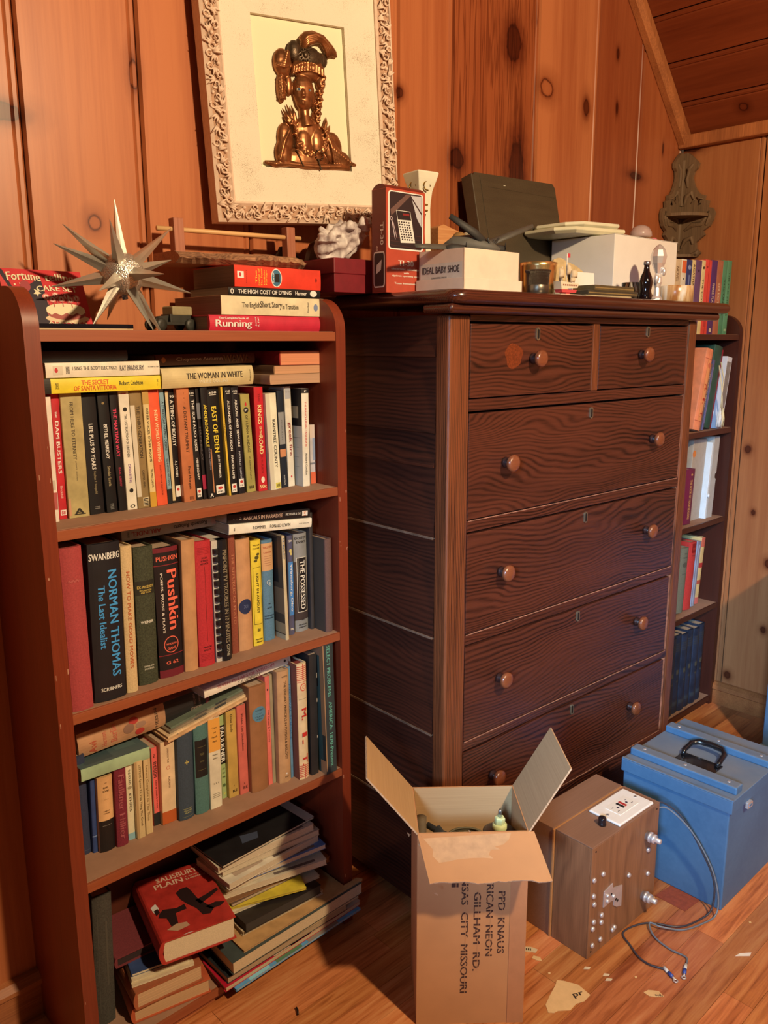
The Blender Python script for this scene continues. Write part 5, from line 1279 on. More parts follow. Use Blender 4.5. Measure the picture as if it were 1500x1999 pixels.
for x0, x1, y0, y1 in ((-.004, .164, -.004, -.002), (-.004, .164, .118, .12), (-.004, -.002, -.004, .12), (.162, .164, -.004, .12)): mb.box(x0, x1, y0, y1, 0, .0235, mpk)
mb.obj('lid', bs, .0004)
# model plane
pla = thing('model_aircraft', 'dark grey model aeroplane with long wings lying across the pink box', 'model plane', (.820, -.305, 1.386), (0, 0, 0))
mpl = paint((92, 84, 70), .6, .12, 0, 50, name='plane_grey'); mpd = paint((52, 48, 42), .6, .15)
mb = MB()
mb.tube([(-.035, .035, .004), (-.02, .02, .010), (.0, .0, .010), (.03, -.028, .004), (.045, -.042, .0)], [.006, .016, .019, .014, .004], mpl, 14)
mb.obj('fuselage', pla)
def wing(root, tip, c0, c1, name):
    mb = MB()
    a, b_ = Vector(root), Vector(tip)
    ch = Vector((.45, .62, .35)).normalized()
    vs = []
    for p, c in ((a, c0), (a.lerp(b_, .75), c0 * .8), (b_, c1)):
        for t, h in ((-.5, 0), (-.25, .004), (.2, .004), (.5, 0), (.2, -.003), (-.25, -.003)):
            vs.append(p + ch * c * t + Vector((-.4, -.2, .8)).normalized() * h)
    mb.faces(vs, [(r_ * 6 + i, r_ * 6 + (i + 1) % 6, (r_ + 1) * 6 + (i + 1) % 6, (r_ + 1) * 6 + i) for r_ in range(2) for i in range(6)] + [tuple(range(6)), tuple(range(12, 18))[::-1]], mpl, None, True)
    return mb.obj(name, pla)
wing((.03, -.01, .010), (.262, .045, .072), .036, .016, 'wing')
wing((.0, .01, .006), (-.165, -.02, -.006), .030, .012, 'wing')
mb = MB()
mb.tube([(.028, -.028, .008), (-.005, -.02, .030), (-.052, .0, .058)], [.007, .0085, .0055], mpd, 8, flat=.5)
mb.obj('tail_boom', pla)
for p in ((-.06, -.012, -.004), (.055, -.012, .004)):
    mb = MB(); mb.tube([(p[0] - .012, p[1] + .012, p[2]), p, (p[0] + .018, p[1] - .018, p[2])], [.006, .0115, .008], mpd, 12)
    for i in range(3):
        a = R(120 * i + 20); q = Vector((p[0] + .019, p[1] - .019, p[2]))
        mb.tube([q, q + Vector((.6, .6, 0)) * .018 * math.cos(a) + Vector((0, 0, .018 * math.sin(a)))], [.0022, .001], mpd, 6)
    mb.obj('engine', pla)
mb = MB()
for i in range(6):
    rs = random.Random(i); mb.tube([(.030, -.03, .004), (.030 + rs.uniform(-.02, .02), -.036, .012 + rs.uniform(-.01, .012))], [.003, .002], mpd, 6)
mb.obj('landing_gear', pla)
# painted bird peeking above the plane
bd = thing('bird_figurine', 'tiny grey bird figure with an orange cheek behind the plane', 'figurine', (.905, -.225, ZD))
mb = MB(); mb.ball((0, 0, .055), (.018, .018, .055), paint((120, 112, 100), .4, .2)); mb.ball((.002, -.004, .112), (.017, .016, .018), paint((176, 160, 128), .4, .2)); mb.ball((.014, -.012, .112), (.006, .006, .010), ink((226, 110, 60))); mb.tube([(.012, -.008, .118), (.030, -.014, .110)], [.006, .001], ink((60, 56, 50)), 8)
mb.obj('body', bd)
# ornate candlestick
vs_ = thing('candlestick', 'tall cream porcelain candlestick with gilt ornament behind the carton', 'candlestick', (.822, -.175, ZD), (0, 0, R(-8)))
mcr = paint((240, 224, 184), .25, .06, 0, 20, coat=.4, name='porcelain'); mgd = paint((176, 130, 56), .35, .2, .8)
def sq(prof, m, M=None): mb.lathe(prof, 4, m, M, False, R(45))
mb = MB()
sq([(.044, 0), (.044, .012), (.036, .020), (.028, .066), (.022, .074), (.0200, .170), (.0205, .178), (.021, .184), (.024, .204), (.033, .226), (.037, .238), (.034, .240), (.016, .238)], mcr)
mb.obj('stem', vs_, .0025)
for i in range(4):
    mb = MB()
    M = Matrix.Rotation(R(90 * i), 4, 'Z')
    mb.tube([M @ Vector((0, -.0162, .080)), M @ Vector((-.004, -.0160, .13)), M @ Vector((0, -.0150, .160))], .0018, mgd, 6)
    for z in (.165, .176): mb.box(-.006, .006, -.0165, -.014, z, z + .003, mgd, M)
    mb.tube([M @ Vector((.009 * math.cos(t), -.0185 - .001 * t, .212 + .009 * math.sin(t))) for t in [j * .6 for j in range(9)]], .0016, mgd, 6)
    mb.tube([M @ Vector((.012, -.022, .018)), M @ Vector((.026, -.028, .04)), M @ Vector((.022, -.020, .060)), M @ Vector((.014, -.017, .072))], .0028, mgd, 6)
    mb.obj('gilt_ornament', vs_)
# wooden mantel clock shape behind
mb = MB()
mb.prism([(-.045, 0), (.045, 0), (.045, .120), (.040, .132), (-.030, .150), (-.045, .145)], 0, .045, wood('clock_wood', A((196, 122, 66)), A((232, 168, 104)), 'X', 30, 3, .1, .5, .5), Matrix(((1, 0, 0, 0), (0, 0, 1, 0), (0, 1, 0, 0), (0, 0, 0, 1))))
tag(mb.obj('wooden_block', bevel=.003), 'rounded light wood block standing behind the candlestick', 'wood block', (.935, -.165, ZD), (0, 0, R(-6)))
mb = MB(); mb.ball((0, 0, .055), (.024, .022, .055), paint((70, 60, 44), .35, .4)); mb.ball((0, -.004, .112), (.016, .014, .014), paint((150, 110, 60), .3, .3))
tag(mb.obj('glass_paperweight'), 'dark mottled rounded ornament between candlestick and plane', 'ornament', (.872, -.232, ZD))
# leather portfolio leaning on the wall
mlea, nt, b = newmat('olive_leather')
k = N(nt)
v = k.noise(k.coord(), 500, 2); v2 = k.noise(k.coord((1, 1, 6)), 9, 2)
nt.links.new(k.ramp(k.math('ADD', k.math('MULTIPLY', v, .4), k.math('MULTIPLY', v2, .25)), [(.2, A((70, 56, 38))), (.5, A((92, 76, 52)))]), b.inputs['Base Color'])
b.inputs['Roughness'].default_value = .42
nt.links.new(k.bump(v, .2, .001), b.inputs['Normal'])
pf_ = thing('leather_album', 'large dark olive leather album leaning on the wall', 'album', (1.118, -.118, ZD), (R(-13), 0, R(-3)))
mb = MB()
mb.prism([(0, 0), (.305, 0), (.305, .302), (.297, .312), (.008, .306), (0, .298)], 0, .006, mlea, MY)
mb.box(.024, .026, -.0012, 0, .01, .30, mlea); mb.box(.05, .30, -.0008, 0, .276, .278, mlea); mb.box(.05, .30, -.0008, 0, .03, .032, mlea)
mb.box(.105, .112, -.0004, 0, .285, .287, ink((220, 206, 170)))
mb.obj('front_cover', pf_, .002)
mb = MB(); mb.box(.010, .298, .006, .028, .004, .300, pages((120, 100, 74))); mb.obj('pages', pf_)
mb = MB(); mb.prism([(.0, 0), (.305, 0), (.305, .302), (.297, .312), (.008, .306), (0, .298)], .028, .034, mlea, MY); mb.box(-.004, .002, -.0, .034, .0, .303, mlea); mb.obj('back_cover', pf_, .002)
# white carton with trays on it
wb = thing('white_carton', 'plain white cardboard carton holding cream trays', 'box', (1.358, -.292, ZD), (0, 0, R(-1)))
mwh = paint((246, 236, 222), .7, .03, 0, 20, name='white_card', alb=(.83, .82, .80, 1))
mb = MB(); mb.box(0, .290, 0, .182, 0, .1565, mwh); mb.obj('carton_body', wb, .0012)
mb = MB(); mb.box(-.0008, .2908, -.0008, .04, .1568, .1575, mwh); mb.obj('flap', wb)
def tray(name, label, loc, L, W, th, c, rz, tilt=(0, 0)):
    m = paint(c, .3, .08, 0, 15, name='cream_lacquer', coat=.2)
    mb = MB()
    o = [(-L, -W * .55), (-L * .72, -W), (L * .72, -W), (L, -W * .55), (L, W * .55), (L * .72, W), (-L * .72, W), (-L, W * .55)]
    n = 8
    def lay_(f, z): return [(x * f, y * f, z) for x, y in o]
    vs = lay_(.62, 0) + lay_(.92, .002) + lay_(1, th * .55) + lay_(.985, th) + lay_(.95, th) + lay_(.62, th * .6)
    fs = [(r_ * n + i, r_ * n + (i + 1) % n, (r_ + 1) * n + (i + 1) % n, (r_ + 1) * n + i) for r_ in range(5) for i in range(n)] + [tuple(range(n))[::-1], tuple(range(5 * n, 6 * n))]
    mb.faces(vs, fs, m)
    return tag(mb.obj(name, bevel=.0015), label, 'tray', loc, (R(tilt[0]), R(tilt[1]), R(rz)), 'cream lacquer trays on the white carton')
tray('lacquer_tray', 'lower of two stacked cream octagonal trays overhanging the white carton', (1.382, -.160, ZD + .1590), .122, .088, .016, (240, 222, 172), -8, (0, -1.2))
tray('lacquer_tray', 'upper of two stacked cream octagonal trays', (1.402, -.152, ZD + .1765), .102, .078, .015, (242, 226, 180), -2, (0, -2.0))
tray('lacquer_tray', 'small cream tray at the right end of the white carton', (1.588, -.205, ZD + .1585), .058, .045, .009, (236, 206, 140), -4)
mb = MB(); mb.lathe([(.025, 0), (.0285, .003), (.027, .013), (.020, .024), (.010, .029), (.003, .0305)], 28, paint((196, 160, 140), .25, .1, 0, 20, coat=.4))
tag(mb.obj('glass_dome'), 'small pinkish glass dome on the white carton', 'dome', (1.562, -.240, ZD + .1690))
mb = MB(); mb.ball((0, 0, .008), (.010, .008, .008), paint((216, 110, 110), .5, .1)); mb.tube([(-.012, 0, .004), (-.004, 0, .008)], [.003, .005], paint((150, 30, 40), .5, .1), 8)
tag(mb.obj('pink_trinket'), 'tiny pink trinket at the right corner of the white carton', 'trinket', (1.630, -.240, ZD + .158))
# brass bowl lying on its side, thimble cup
mbr = paint((214, 168, 92), .24, .05, .9, 20, 0, 'polished_brass', (.85, .62, .28, 1))
mb = MB()
mb.lathe([(.024, 0), (.035, .004), (.038, .030), (.0395, .066), (.041, .073), (.039, .074), (.036, .068), (.033, .010), (.01, .006)], 40, mbr)
tag(mb.obj('brass_bowl'), 'shiny gold brass cup reflecting the room behind the knurled cup', 'bowl', (1.072, -.285, ZD))
mkn, nt, b = newmat('knurled_metal')
k = N(nt)
b.inputs['Base Color'].default_value = (.17, .15, .12, 1); b.inputs['Metallic'].default_value = .85; b.inputs['Roughness'].default_value = .38
tc = k.n('ShaderNodeTexCoord'); sp_ = k.n('ShaderNodeSeparateXYZ'); nt.links.new(tc.outputs['Object'], sp_.inputs[0])
an_ = k.math('ARCTAN2', sp_.outputs[1], sp_.outputs[0])
zz = sp_.outputs[2]
h_ = k.math('MULTIPLY', k.math('SINE', k.math('ADD', k.math('MULTIPLY', an_, 44), k.math('MULTIPLY', zz, 2100))), k.math('SINE', k.math('SUBTRACT', k.math('MULTIPLY', an_, 44), k.math('MULTIPLY', zz, 2100))))
h_ = k.math('MULTIPLY', h_, k.math('GREATER_THAN', zz, .017))
nt.links.new(k.bump(h_, .9, .002), b.inputs['Normal'])
mb = MB()
mb.lathe([(.0195, 0), (.0212, .002), (.0220, .015), (.0212, .017), (.0225, .034), (.0232, .040), (.0255, .042), (.0255, .045), (.022, .046), (.019, .042), (.012, .008)], 44, mkn)
tag(mb.obj('thimble_cup'), 'dark metal cup with a knurled diamond pattern', 'cup', (.938, -.385, ZD))
# dried bracket fungus / coral shard
mb = MB()
rs = random.Random(8)
o = [(.05 * math.cos(t) * (1 + .16 * math.sin(3 * t + 1) + .08 * math.sin(7 * t)), .038 * math.sin(t) * (1 + .12 * math.sin(4 * t))) for t in [2 * math.pi * i / 36 for i in range(36)]]
mb.prism(o, 0, .006, paint((206, 170, 112), .7, .25, 0, 60), MY)
for x, z in ((-.012, .008), (.010, .002), (-.018, -.006)): mb.ball((x, -.001, z), (.006, .0025, .008), paint((84, 60, 40), .7, .2), None, 10)
tag(mb.obj('coral_shard', bevel=.0015), 'flat tan shard with dark holes propped behind the toy ship', 'shard', (1.128, -.318, ZD + .046), (R(-12), 0, R(-8)))
# toy ship
sp2 = thing('toy_ship', 'miniature sailing ship with cream sails and a red striped hull', 'toy ship', (1.052, -.372, ZD + .0035), (0, 0, R(-4)))
mb = MB()
mb.box(-.040, .028, -.020, .020, -.0034, 0, paint((236, 190, 150), .5, .1)); mb.obj('base', sp2, .001)
mb = MB()
mb.prism([(-.022, .004), (.022, .004), (.025, .0098), (-.025, .0098)], -.009, .009, ink((206, 70, 66)), MY)
mb.prism([(-.026, .010), (.026, .014), (.029, .022), (-.029, .026)], -.010, .010, ink((236, 206, 160)), MY)
for i in range(8): mb.box(-.022 + i * .006, -.019 + i * .006, -.0104, -.010, .017, .020, ink((150, 80, 50)))
mb.box(-.006, .006, -.006, .006, 0, .007, ink((206, 60, 60)))
mb.obj('hull', sp2)
mb = MB()
for x, h in ((-.014, .055), (.0, .082), (.015, .052)): mb.tube([(x, 0, .02), (x, 0, h)], .0012, ink((236, 220, 190)), 6)
mb.obj('masts', sp2)
for x, z, w_, h_ in ((-.020, .042, .016, .018), (.002, .050, .012, .020), (.022, .042, .018, .016), (.016, .030, .014, .010)):
    mb = MB()
    vs = [(x + w_ * (u - .5), -.004 - .006 * math.sin(math.pi * u) * math.sin(math.pi * v * .8 + .3), z + h_ * (v - .5)) for v in (0, .25, .5, .75, 1) for u in (0, .25, .5, .75, 1)]
    mb.faces(vs, [(r_ * 5 + i, r_ * 5 + i + 1, r_ * 5 + i + 6, r_ * 5 + i + 5) for r_ in range(4) for i in range(4)], paint((226, 190, 140), .7, .1), None, True)
    s_o = mb.obj('sail', sp2); sm_ = s_o.modifiers.new('t', 'SOLIDIFY'); sm_.thickness = .0008
mb = MB(); mb.box(0, .010, -.0005, .0005, .074, .082, ink((206, 60, 66))); mb.obj('pennant', sp2)
mb = MB(); mb.box(.0, .012, -.0005, .0005, 0, .010, ink((50, 110, 140)))
tag(mb.obj('blue_tile'), 'tiny blue chip leaning beside the toy ship', 'chip', (1.090, -.352, ZD + .017), (R(-14), R(12), 0))
mb = MB(); mb.box(0, .082, 0, .0012, 0, .057, mwh); mb.box(0, .082, .0012, .010, 0, .003, mwh)
tag(mb.obj('white_card'), 'small blank white card standing behind the flat tins', 'card', (1.128, -.338, ZD), (R(-6), 0, R(-2)))
for i, (x, y, z, L, W, th, c, rz, lab, nm, ct) in enumerate((
        (1.085, -.400, 0, .16, .055, .004, (190, 160, 110), -4, 'thin tan paper slip lying at the front edge of the chest top', 'paper_slip', 'paper'),
        (1.100, -.395, .0045, .18, .075, .010, (84, 74, 54), -3, 'lower of two dark flat tins', 'flat_tin', 'tin'),
        (1.128, -.392, .0150, .155, .065, .011, (110, 92, 58), -1, 'upper of two dark flat tins with a gold rim', 'flat_tin', 'tin'))):
    mb = MB()
    mb.box(0, L, 0, W, 0, th, paint(c, .35, .15, .4 if i else 0))
    if i: mb.box(.002, L - .002, -.0003, .001, th * .35, th * .6, paint((190, 160, 96), .3, .1, .6))
    tag(mb.obj(nm, bevel=.0012), lab, ct, (x, y, ZD + z), (0, 0, R(rz)), 'flat tins' if i else None)
# miniature soda bottle
cb_ = thing('soda_bottle', 'miniature dark soda bottle with a silver cap', 'bottle', (1.318, -.402, ZD))
mb = MB(); mb.lathe([(.0125, 0), (.0145, .002), (.0145, .012), (.0125, .020), (.0145, .032), (.0150, .040), (.0120, .052), (.0072, .062), (.0060, .072), (.0058, .077)], 26, paint((26, 14, 14), .08, 0, coat=.6)); mb.obj('glass', cb_)
mb = MB(); mb.lathe([(.0066, .0755), (.0078, .077), (.0074, .083), (.006, .0845)], 18, paint((200, 196, 190), .25, 0, .9)); mb.obj('cap', cb_)
# chrome figure
mchr = paint((220, 220, 224), .28, 0, .6, 20, 0, 'chrome', (.82, .82, .84, 1))
mb = MB()
mb.lathe([(.013, 0), (.014, .006), (.008, .012), (.0065, .03), (.011, .042), (.010, .052), (.006, .062), (.010, .072), (.016, .085), (.019, .100), (.015, .114), (.007, .124), (.002, .127)], 9, mchr, None, False)
mb.ball((.004, -.012, .066), (.006, .006, .010), mchr); mb.ball((-.012, -.004, .05), (.007, .006, .012), mchr)
tag(mb.obj('chrome_figurine'), 'tall shiny chrome figurine beside the soda bottle', 'figurine', (1.394, -.388, ZD))
# horn ring and glass tumbler
mho, nt, b = newmat('horn')
k = N(nt)
v = k.noise(k.coord((20, 20, 4)), 1.6, 4, .6, 1.0)
nt.links.new(k.ramp(v, [(.38, A((176, 110, 54))), (.5, A((226, 180, 120))), (.62, A((244, 226, 196)))]), b.inputs['Base Color'])
b.inputs['Roughness'].default_value = .22
mb = MB()
mb.lathe([(.039, 0), (.0415, .002), (.042, .038), (.0405, .040), (.037, .040), (.036, .003), (.012, .003)], 40, mho)
tag(mb.obj('horn_bowl'), 'round streaky horn bowl at the right end of the chest top', 'bowl', (1.512, -.372, ZD))
mgl, nt, b = newmat('clear_glass')
b.inputs['Base Color'].default_value = (.9, .94, .88, 1); b.inputs['Transmission Weight'].default_value = 1; b.inputs['Roughness'].default_value = .03; b.inputs['IOR'].default_value = 1.45
mb = MB()
mb.lathe([(.018, 0), (.021, .002), (.022, .042), (.0205, .042), (.0195, .006), (.004, .005)], 28, mgl)
tag(mb.obj('shot_glass'), 'small clear glass standing behind the soda bottle', 'glass', (1.352, -.345, ZD))
# carved corner shelf
mcv = wood('carved_wood', A((84, 60, 38)), A((150, 112, 74)), 'Z', 40, 5, .12, .7, .6, (.25, .75), .5)
cs = thing('corner_shelf', 'carved brown wooden corner bracket shelf hung in the corner', 'shelf', (2.196, -.004, 1.478))
half = [(.0, 0), (.075, .0), (.088, .012), (.072, .026), (.070, .045), (.086, .058), (.098, .066), (.090, .078), (.112, .092), (.122, .110), (.125, .13), (.118, .145), (.100, .150), (.104, .168), (.088, .172), (.090, .186), (.072, .192), (.060, .205), (.050, .224), (.044, .244), (.048, .262), (.060, .272), (.062, .286), (.048, .300), (.036, .312), (.022, .322), (.0, .316)]
for s, nm in ((0, 'back_plate'), (1, 'back_plate')):
    M = Matrix(((-1, 0, 0, 0), (0, 0, -1, 0), (0, 1, 0, 0), (0, 0, 0, 1))) if s == 0 else Matrix(((0, 0, -1, 0), (-1, 0, 0, 0), (0, 1, 0, 0), (0, 0, 0, 1)))
    mb = MB()
    mb.prism(half, 0, .011, mcv, M)
    # acanthus relief
    for line in (((.02, .16, .4), (.03, .19, 1), (.045, .20, .9), (.055, .175, .6), (.045, .165, .3)), ((.075, .16, .5), (.07, .18, 1), (.085, .175, .4)), ((.03, .215, .4), (.028, .24, .9), (.03, .27, .9), (.045, .285, .5)), ((.02, .03, .4), (.035, .055, 1), (.055, .06, .9), (.06, .04, .5)), ((.03, .085, .5), (.055, .10, 1), (.085, .10, .9), (.10, .12, .5)), ((.02, .11, .5), (.045, .125, .9), (.07, .125, .6)), ((.012, .02, .7), (.012, .12, .7)), ((.012, .16, .8), (.012, .30, .7)), ((.105, .135, .4), (.112, .12, .8), (.10, .095, .5)), ((.055, .008, .5), (.075, .012, .9), (.08, .02, .4))):
        mb.tube([M @ Vector((x, z, .011)) for x, z, r_ in line], [.0085 * r_ for x, z, r_ in line], mcv, 7)
    mb.obj(nm, cs, .002)
mb = MB()
mb.prism([(0, 0), (-.108, 0), (-.106, -.030), (-.096, -.058), (-.078, -.080), (-.056, -.097), (-.03, -.106), (0, -.108)], .121, .130, mcv)
mb.obj('shelf_board', cs, .002)
mb = MB()
mb.prism([(0, 0), (-.070, 0), (-.066, -.030), (-.05, -.05), (-.03, -.066), (0, -.070)], .0, .008, mcv)
mb.obj('lower_board', cs, .002)

# ------------------------------------------------------------------ right bookcase contents
def rc(z, entries, group, maxd=.14):
    for e in entries:
        x0, x1, y, h, ln, kind, rgb, label, marks = e[:9]
        kw = e[9] if len(e) > 9 else {}
        ang = math.atan2(ln, h)
        book(kind, x1 - x0, h, min(maxd, y - .055), rgb, label, marks, (x0, -y, z + max(0, (x1 - x0) * math.sin(ang)) + .0004), (0, ang, 0), group, **kw)
GR1 = 'books on top of the right bookcase'
rc(1.2328, [
 (1.778, 1.8215, .22, .204, .004, 'p', (226, 196, 150), 'cream paperback at the left of the top row in the corner bookcase', [('v', 'NOVEL', (120, 90, 60), .5, .8, .2, .3)]),
 (1.822, 1.8505, .22, .206, .004, 'p', (240, 224, 190), 'white paperback with an orange square at its head', [('r', .1, .95, .82, .98, (236, 110, 60)), ('c', .5, .74, .1, .012, BLK)]),
 (1.851, 1.8835, .22, .206, .004, 'p', (44, 60, 110), 'dark blue paperback in the top row beside the white one', [('c', .5, .9, .3, .03, (150, 160, 190)), ('r', .4, .6, .3, .8, (120, 130, 170))]),
 (1.884, 1.905, .22, .207, .004, 'p', (236, 206, 140), 'slim cream yellow paperback right of the dark blue one', [('v', 'AGATHA', (90, 60, 40), .5, .8, .3, .5)]),
 (1.9055, 1.942, .22, .208, .004, 'p', (110, 76, 112), 'broad dusty purple paperback in the top row', [('c', .5, .86, .14, .02, (60, 40, 60))]),
 (1.9425, 1.9645, .22, .210, .004, 'p', (240, 214, 150), 'pale yellow paperback between purple and red ones', [('v', 'THE COTTON', (90, 60, 40), .5, .5, .5, .4), ('c', .5, .9, .2, .02, BLK)]),
 (1.965, 2.004, .22, .213, .004, 'p', (234, 78, 66), 'coral red paperback in the top row of the corner bookcase', [('r', .48, .54, 0, 1, (190, 40, 40)), ('r', .3, .7, .1, .2, (200, 60, 60)), ('h', 'I', (120, 30, 30), .3, .9, .1, .03)]),
 (2.0045, 2.0405, .22, .214, .004, 'p', (88, 50, 110), 'violet paperback right of the coral red one', [('v', 'THREE PLAYS BOND', (230, 200, 160), .5, .45, .5, .36), ('r', .3, .7, .03, .08, (226, 206, 170))]),
 (2.041, 2.0775, .22, .216, .004, 'p', (186, 112, 80), 'rusty brown paperback left of the green ones', [('v', 'SELECTIONS', (236, 200, 160), .5, .45, .5, .34)]),
 (2.078, 2.106, .22, .218, .004, 'p', (84, 146, 106), 'green paperback left of another green one', [('v', 'THE UNDER', (40, 80, 50), .5, .5, .5, .3)]),
 (2.1065, 2.135, .22, .219, .004, 'p', (96, 156, 112), 'green paperback at the right end of the top row', [('v', 'THE OLD STORIES', (36, 74, 48), .5, .55, .6, .3), ('h', '88', (220, 226, 180), .5, .06, .5, .03)]),
], GR1)
GR2 = 'books on the second shelf of the corner bookcase'
rc(.9452, [
 (1.860, 1.905, .19, .232, .030, 'h', (150, 80, 60), 'brown book with black stripes partly hidden behind the chest', [('r', .1, .95, .55, .9, (220, 196, 140)), ('r', .1, .95, .34, .38, BLK), ('r', .1, .95, .41, .45, BLK), ('r', .1, .95, .48, .52, BLK)]),
 (1.932, 1.975, .235, .245, .055, 'h', (244, 148, 100), 'bright coral book with lettered panel leaning in the corner bookcase', [('r', .3, .9, .12, .87, (250, 166, 100)), ('r', .3, .32, .1, .99, (206, 80, 50)), ('r', 0, 1, .875, .882, (190, 80, 50)), ('r', 0, 1, .11, .117, (190, 80, 50)), ('c', .6, .80, .24, .034, (226, 120, 80)), ('v', 'M.', (196, 50, 36), .6, .53, .08, .4), ('v', 'I.', (196, 50, 36), .6, .36, .08, .36), ('v', 'T.', (196, 50, 36), .6, .20, .08, .36)]),
 (1.979, 1.989, .232, .205, .048, 'p', (120, 90, 74), 'thin grey brown booklet right of the coral book', [('v', 'TECHNICAL NOTES', (220, 196, 160), .5, .6, .5, .6)]),
 (1.993, 2.002, .234, .215, .046, 'p', (86, 80, 110), 'thin purple booklet right of the coral book', [('r', .3, .6, .1, .9, (150, 140, 170))]),
 (2.010, 2.062, .225, .252, .050, 'h', (48, 82, 64), 'large dark green book in the corner bookcase', [('r', .8, .9, .0, 1, (60, 96, 76))]),
 (2.068, 2.080, .220, .244, .050, 'h', (140, 30, 44), 'maroon folder right of the large green book', []),
], GR2)
fr_ = thing('white_folder', 'white paper folder at the right end of the second shelf', 'folder', (2.088, -.236, .9456), (0, R(9.5), 0), GR2)
mb = MB(); mb.box(0, .034, 0, .15, 0, .225, paint((226, 222, 220), .7, .05)); mb.box(.002, .030, -.0004, .002, .004, .21, paint((150, 136, 122), .8, .2)); mb.obj('cover', fr_, .001)
mb = MB(); mb.box(.0345, .0365, .004, .15, 0, .218, paint((246, 180, 140), .6, .05)); mb.obj('divider', fr_)
ts = thing('tassel', 'cream bookmark tassel hanging over the books in the corner bookcase', 'tassel', (2.062, -.2535, 1.0), (0, 0, 0))
mt1, mt2 = paint((236, 214, 160), .8, .1), paint((240, 232, 214), .9, .1)
mb = MB()
mb.tube([(.024, .02, .150), (.020, .005, .10), (.008, .002, .05), (.004, 0, .010)], .0016, mt1, 6); mb.tube([(.014, .02, .140), (.004, .005, .09), (.012, .002, .045), (.014, 0, .010)], .0016, mt1, 6)
mb.obj('cord', ts)
for x, c in ((.0, mt2), (.018, mt1)):
    mb = MB()
    for i in range(16):
        a = i * 2.4; r_ = .010 * math.sqrt(i / 16)
        mb.tube([(x + .003, 0, .010), (x + r_ * math.cos(a), r_ * math.sin(a) * .6, -.02), (x - .002 + 1.2 * r_ * math.cos(a), r_ * math.sin(a) * .7, -.046)], [.0018, .0024, .0016], c, 5)
    mb.obj('fringe', ts)
GR3 = 'books and boxes on the third shelf of the corner bookcase'
rc(.6552, [
 (1.930, 1.985, .222, .172, .010, 'h', (120, 34, 66), 'purple maroon book with gold capitals beside the grey box', [('v', 'THE BOOK OF FOUR SEASONS', (226, 170, 90), .5, .45, .72, .24), ('c', .5, .9, .1, .02, (226, 170, 90))]),
], GR3)
gb = thing('box_file', 'grey cardboard box file with an orange sticker in the corner bookcase', 'box', (1.990, -.205, .6555), (0, R(4), 0), GR3)
mgy = paint((190, 172, 146), .85, .06)
mb = MB(); mb.box(0, .088, 0, .14, 0, .262, mgy); mb.faces([(.010 + .011 * math.cos(t), -.0004, .215 + .011 * math.sin(t)) for t in [2 * math.pi * i / 16 for i in range(16)]], [tuple(range(16))], ink((240, 140, 60))); mb.obj('case', gb, .002)
wf = thing('white_folder', 'white folder wedged between the grey box file and the case side', 'folder', (2.0815, -.222, .6555), (0, R(4), 0), GR3)
mb = MB(); mb.box(0, .010, 0, .15, 0, .245, paint((236, 232, 226), .6, .04)); mb.box(.010, .013, 0.004, .15, 0, .24, paint((226, 190, 130), .6, .04)); mb.obj('cover', wf, .001)
mb = MB(); mb.lathe([(.004, 0), (.007, .002), (.005, .006)], 14, paint((240, 234, 220), .4, 0), rot_m(90, 0, 0, (.004, 0, .075))); mb.obj('button', wf)
gs = thing('slip_case', 'grey slip case with a thumb notch at the right end of the third shelf', 'box', (2.098, -.220, .6555), (0, R(4), 0), GR3)
mb = MB(); mb.prism([(0, 0), (.036, 0), (.036, .125), (.028, .130), (.028, .142), (.036, .147), (.036, .262), (0, .262)], 0, .15, paint((196, 182, 160), .8, .06), MY); mb.obj('case', gs)
GR4 = 'books on the fourth shelf of the corner bookcase'
rc(.3632, [
 (1.905, 1.940, .205, .215, .012, 'p', (90, 110, 110), 'slim grey blue book nearest the chest on the fourth shelf', []),
 (1.945, 1.990, .215, .212, .014, 'h', (128, 128, 104), 'grey green cloth book with dark print on the fourth shelf', [('h', 'THE', (60, 60, 50), .5, .91, .4, .02), ('h', 'COUNT', (60, 60, 50), .5, .85, .6, .024), ('c', .5, .74, .3, .04, (90, 90, 74)), ('h', 'DOYLE', (60, 60, 50), .5, .60, .5, .018)], {'cloth': True}),
 (1.995, 2.040, .215, .222, .016, 'h', (206, 56, 46), 'red cloth book on the fourth shelf of the corner bookcase', [('r', .25, .9, .84, .98, (150, 20, 20)), ('h', 'CODE', (226, 90, 70), .57, .9, .5, .03), ('h', '1958', (120, 20, 20), .57, .8, .5, .02)], {'cloth': True}),
 (2.050, 2.075, .212, .216, .020, 'p', (150, 146, 150), 'grey plastic bound report right of the red cloth book', [('c', .5, .92, .2, .03, (200, 200, 200)), ('r', .3, .5, .0, .9, (190, 188, 190))]),
 (2.083, 2.108, .208, .222, .022, 'p', (240, 196, 120), 'thin yellow and red patterned booklet against the case side', [('r', 0, 1, .3, .36, (206, 90, 60)), ('r', 0, 1, .55, .62, (206, 60, 50)), ('r', 0, 1, 0, .1, (226, 110, 90)), ('r', 0, 1, .86, 1, (226, 110, 80))]),
], GR4)
GR5 = 'matching dark volumes on the bottom shelf of the corner bookcase'
for i in range(6):
    book('h', .0385, .262 + (i % 2) * .004, .15, (40, 46, 58), 'dark blue leather volume in a matching set on the bottom shelf, corner bookcase', [('r', 0, 1, .80 + .03 * j, .81 + .03 * j, (70, 66, 56)) for j in range(4)] + [('r', 0, 1, .10, .15, (56, 64, 66)), ('r', .3, .7, .5, .56, (84, 78, 60)), ('r', .35, .65, .40, .42, (84, 78, 60))], (1.893 + i * .0393, -.232 + .003 * (i % 2), .0325), (0, 0, 0), GR5, vary=.3)

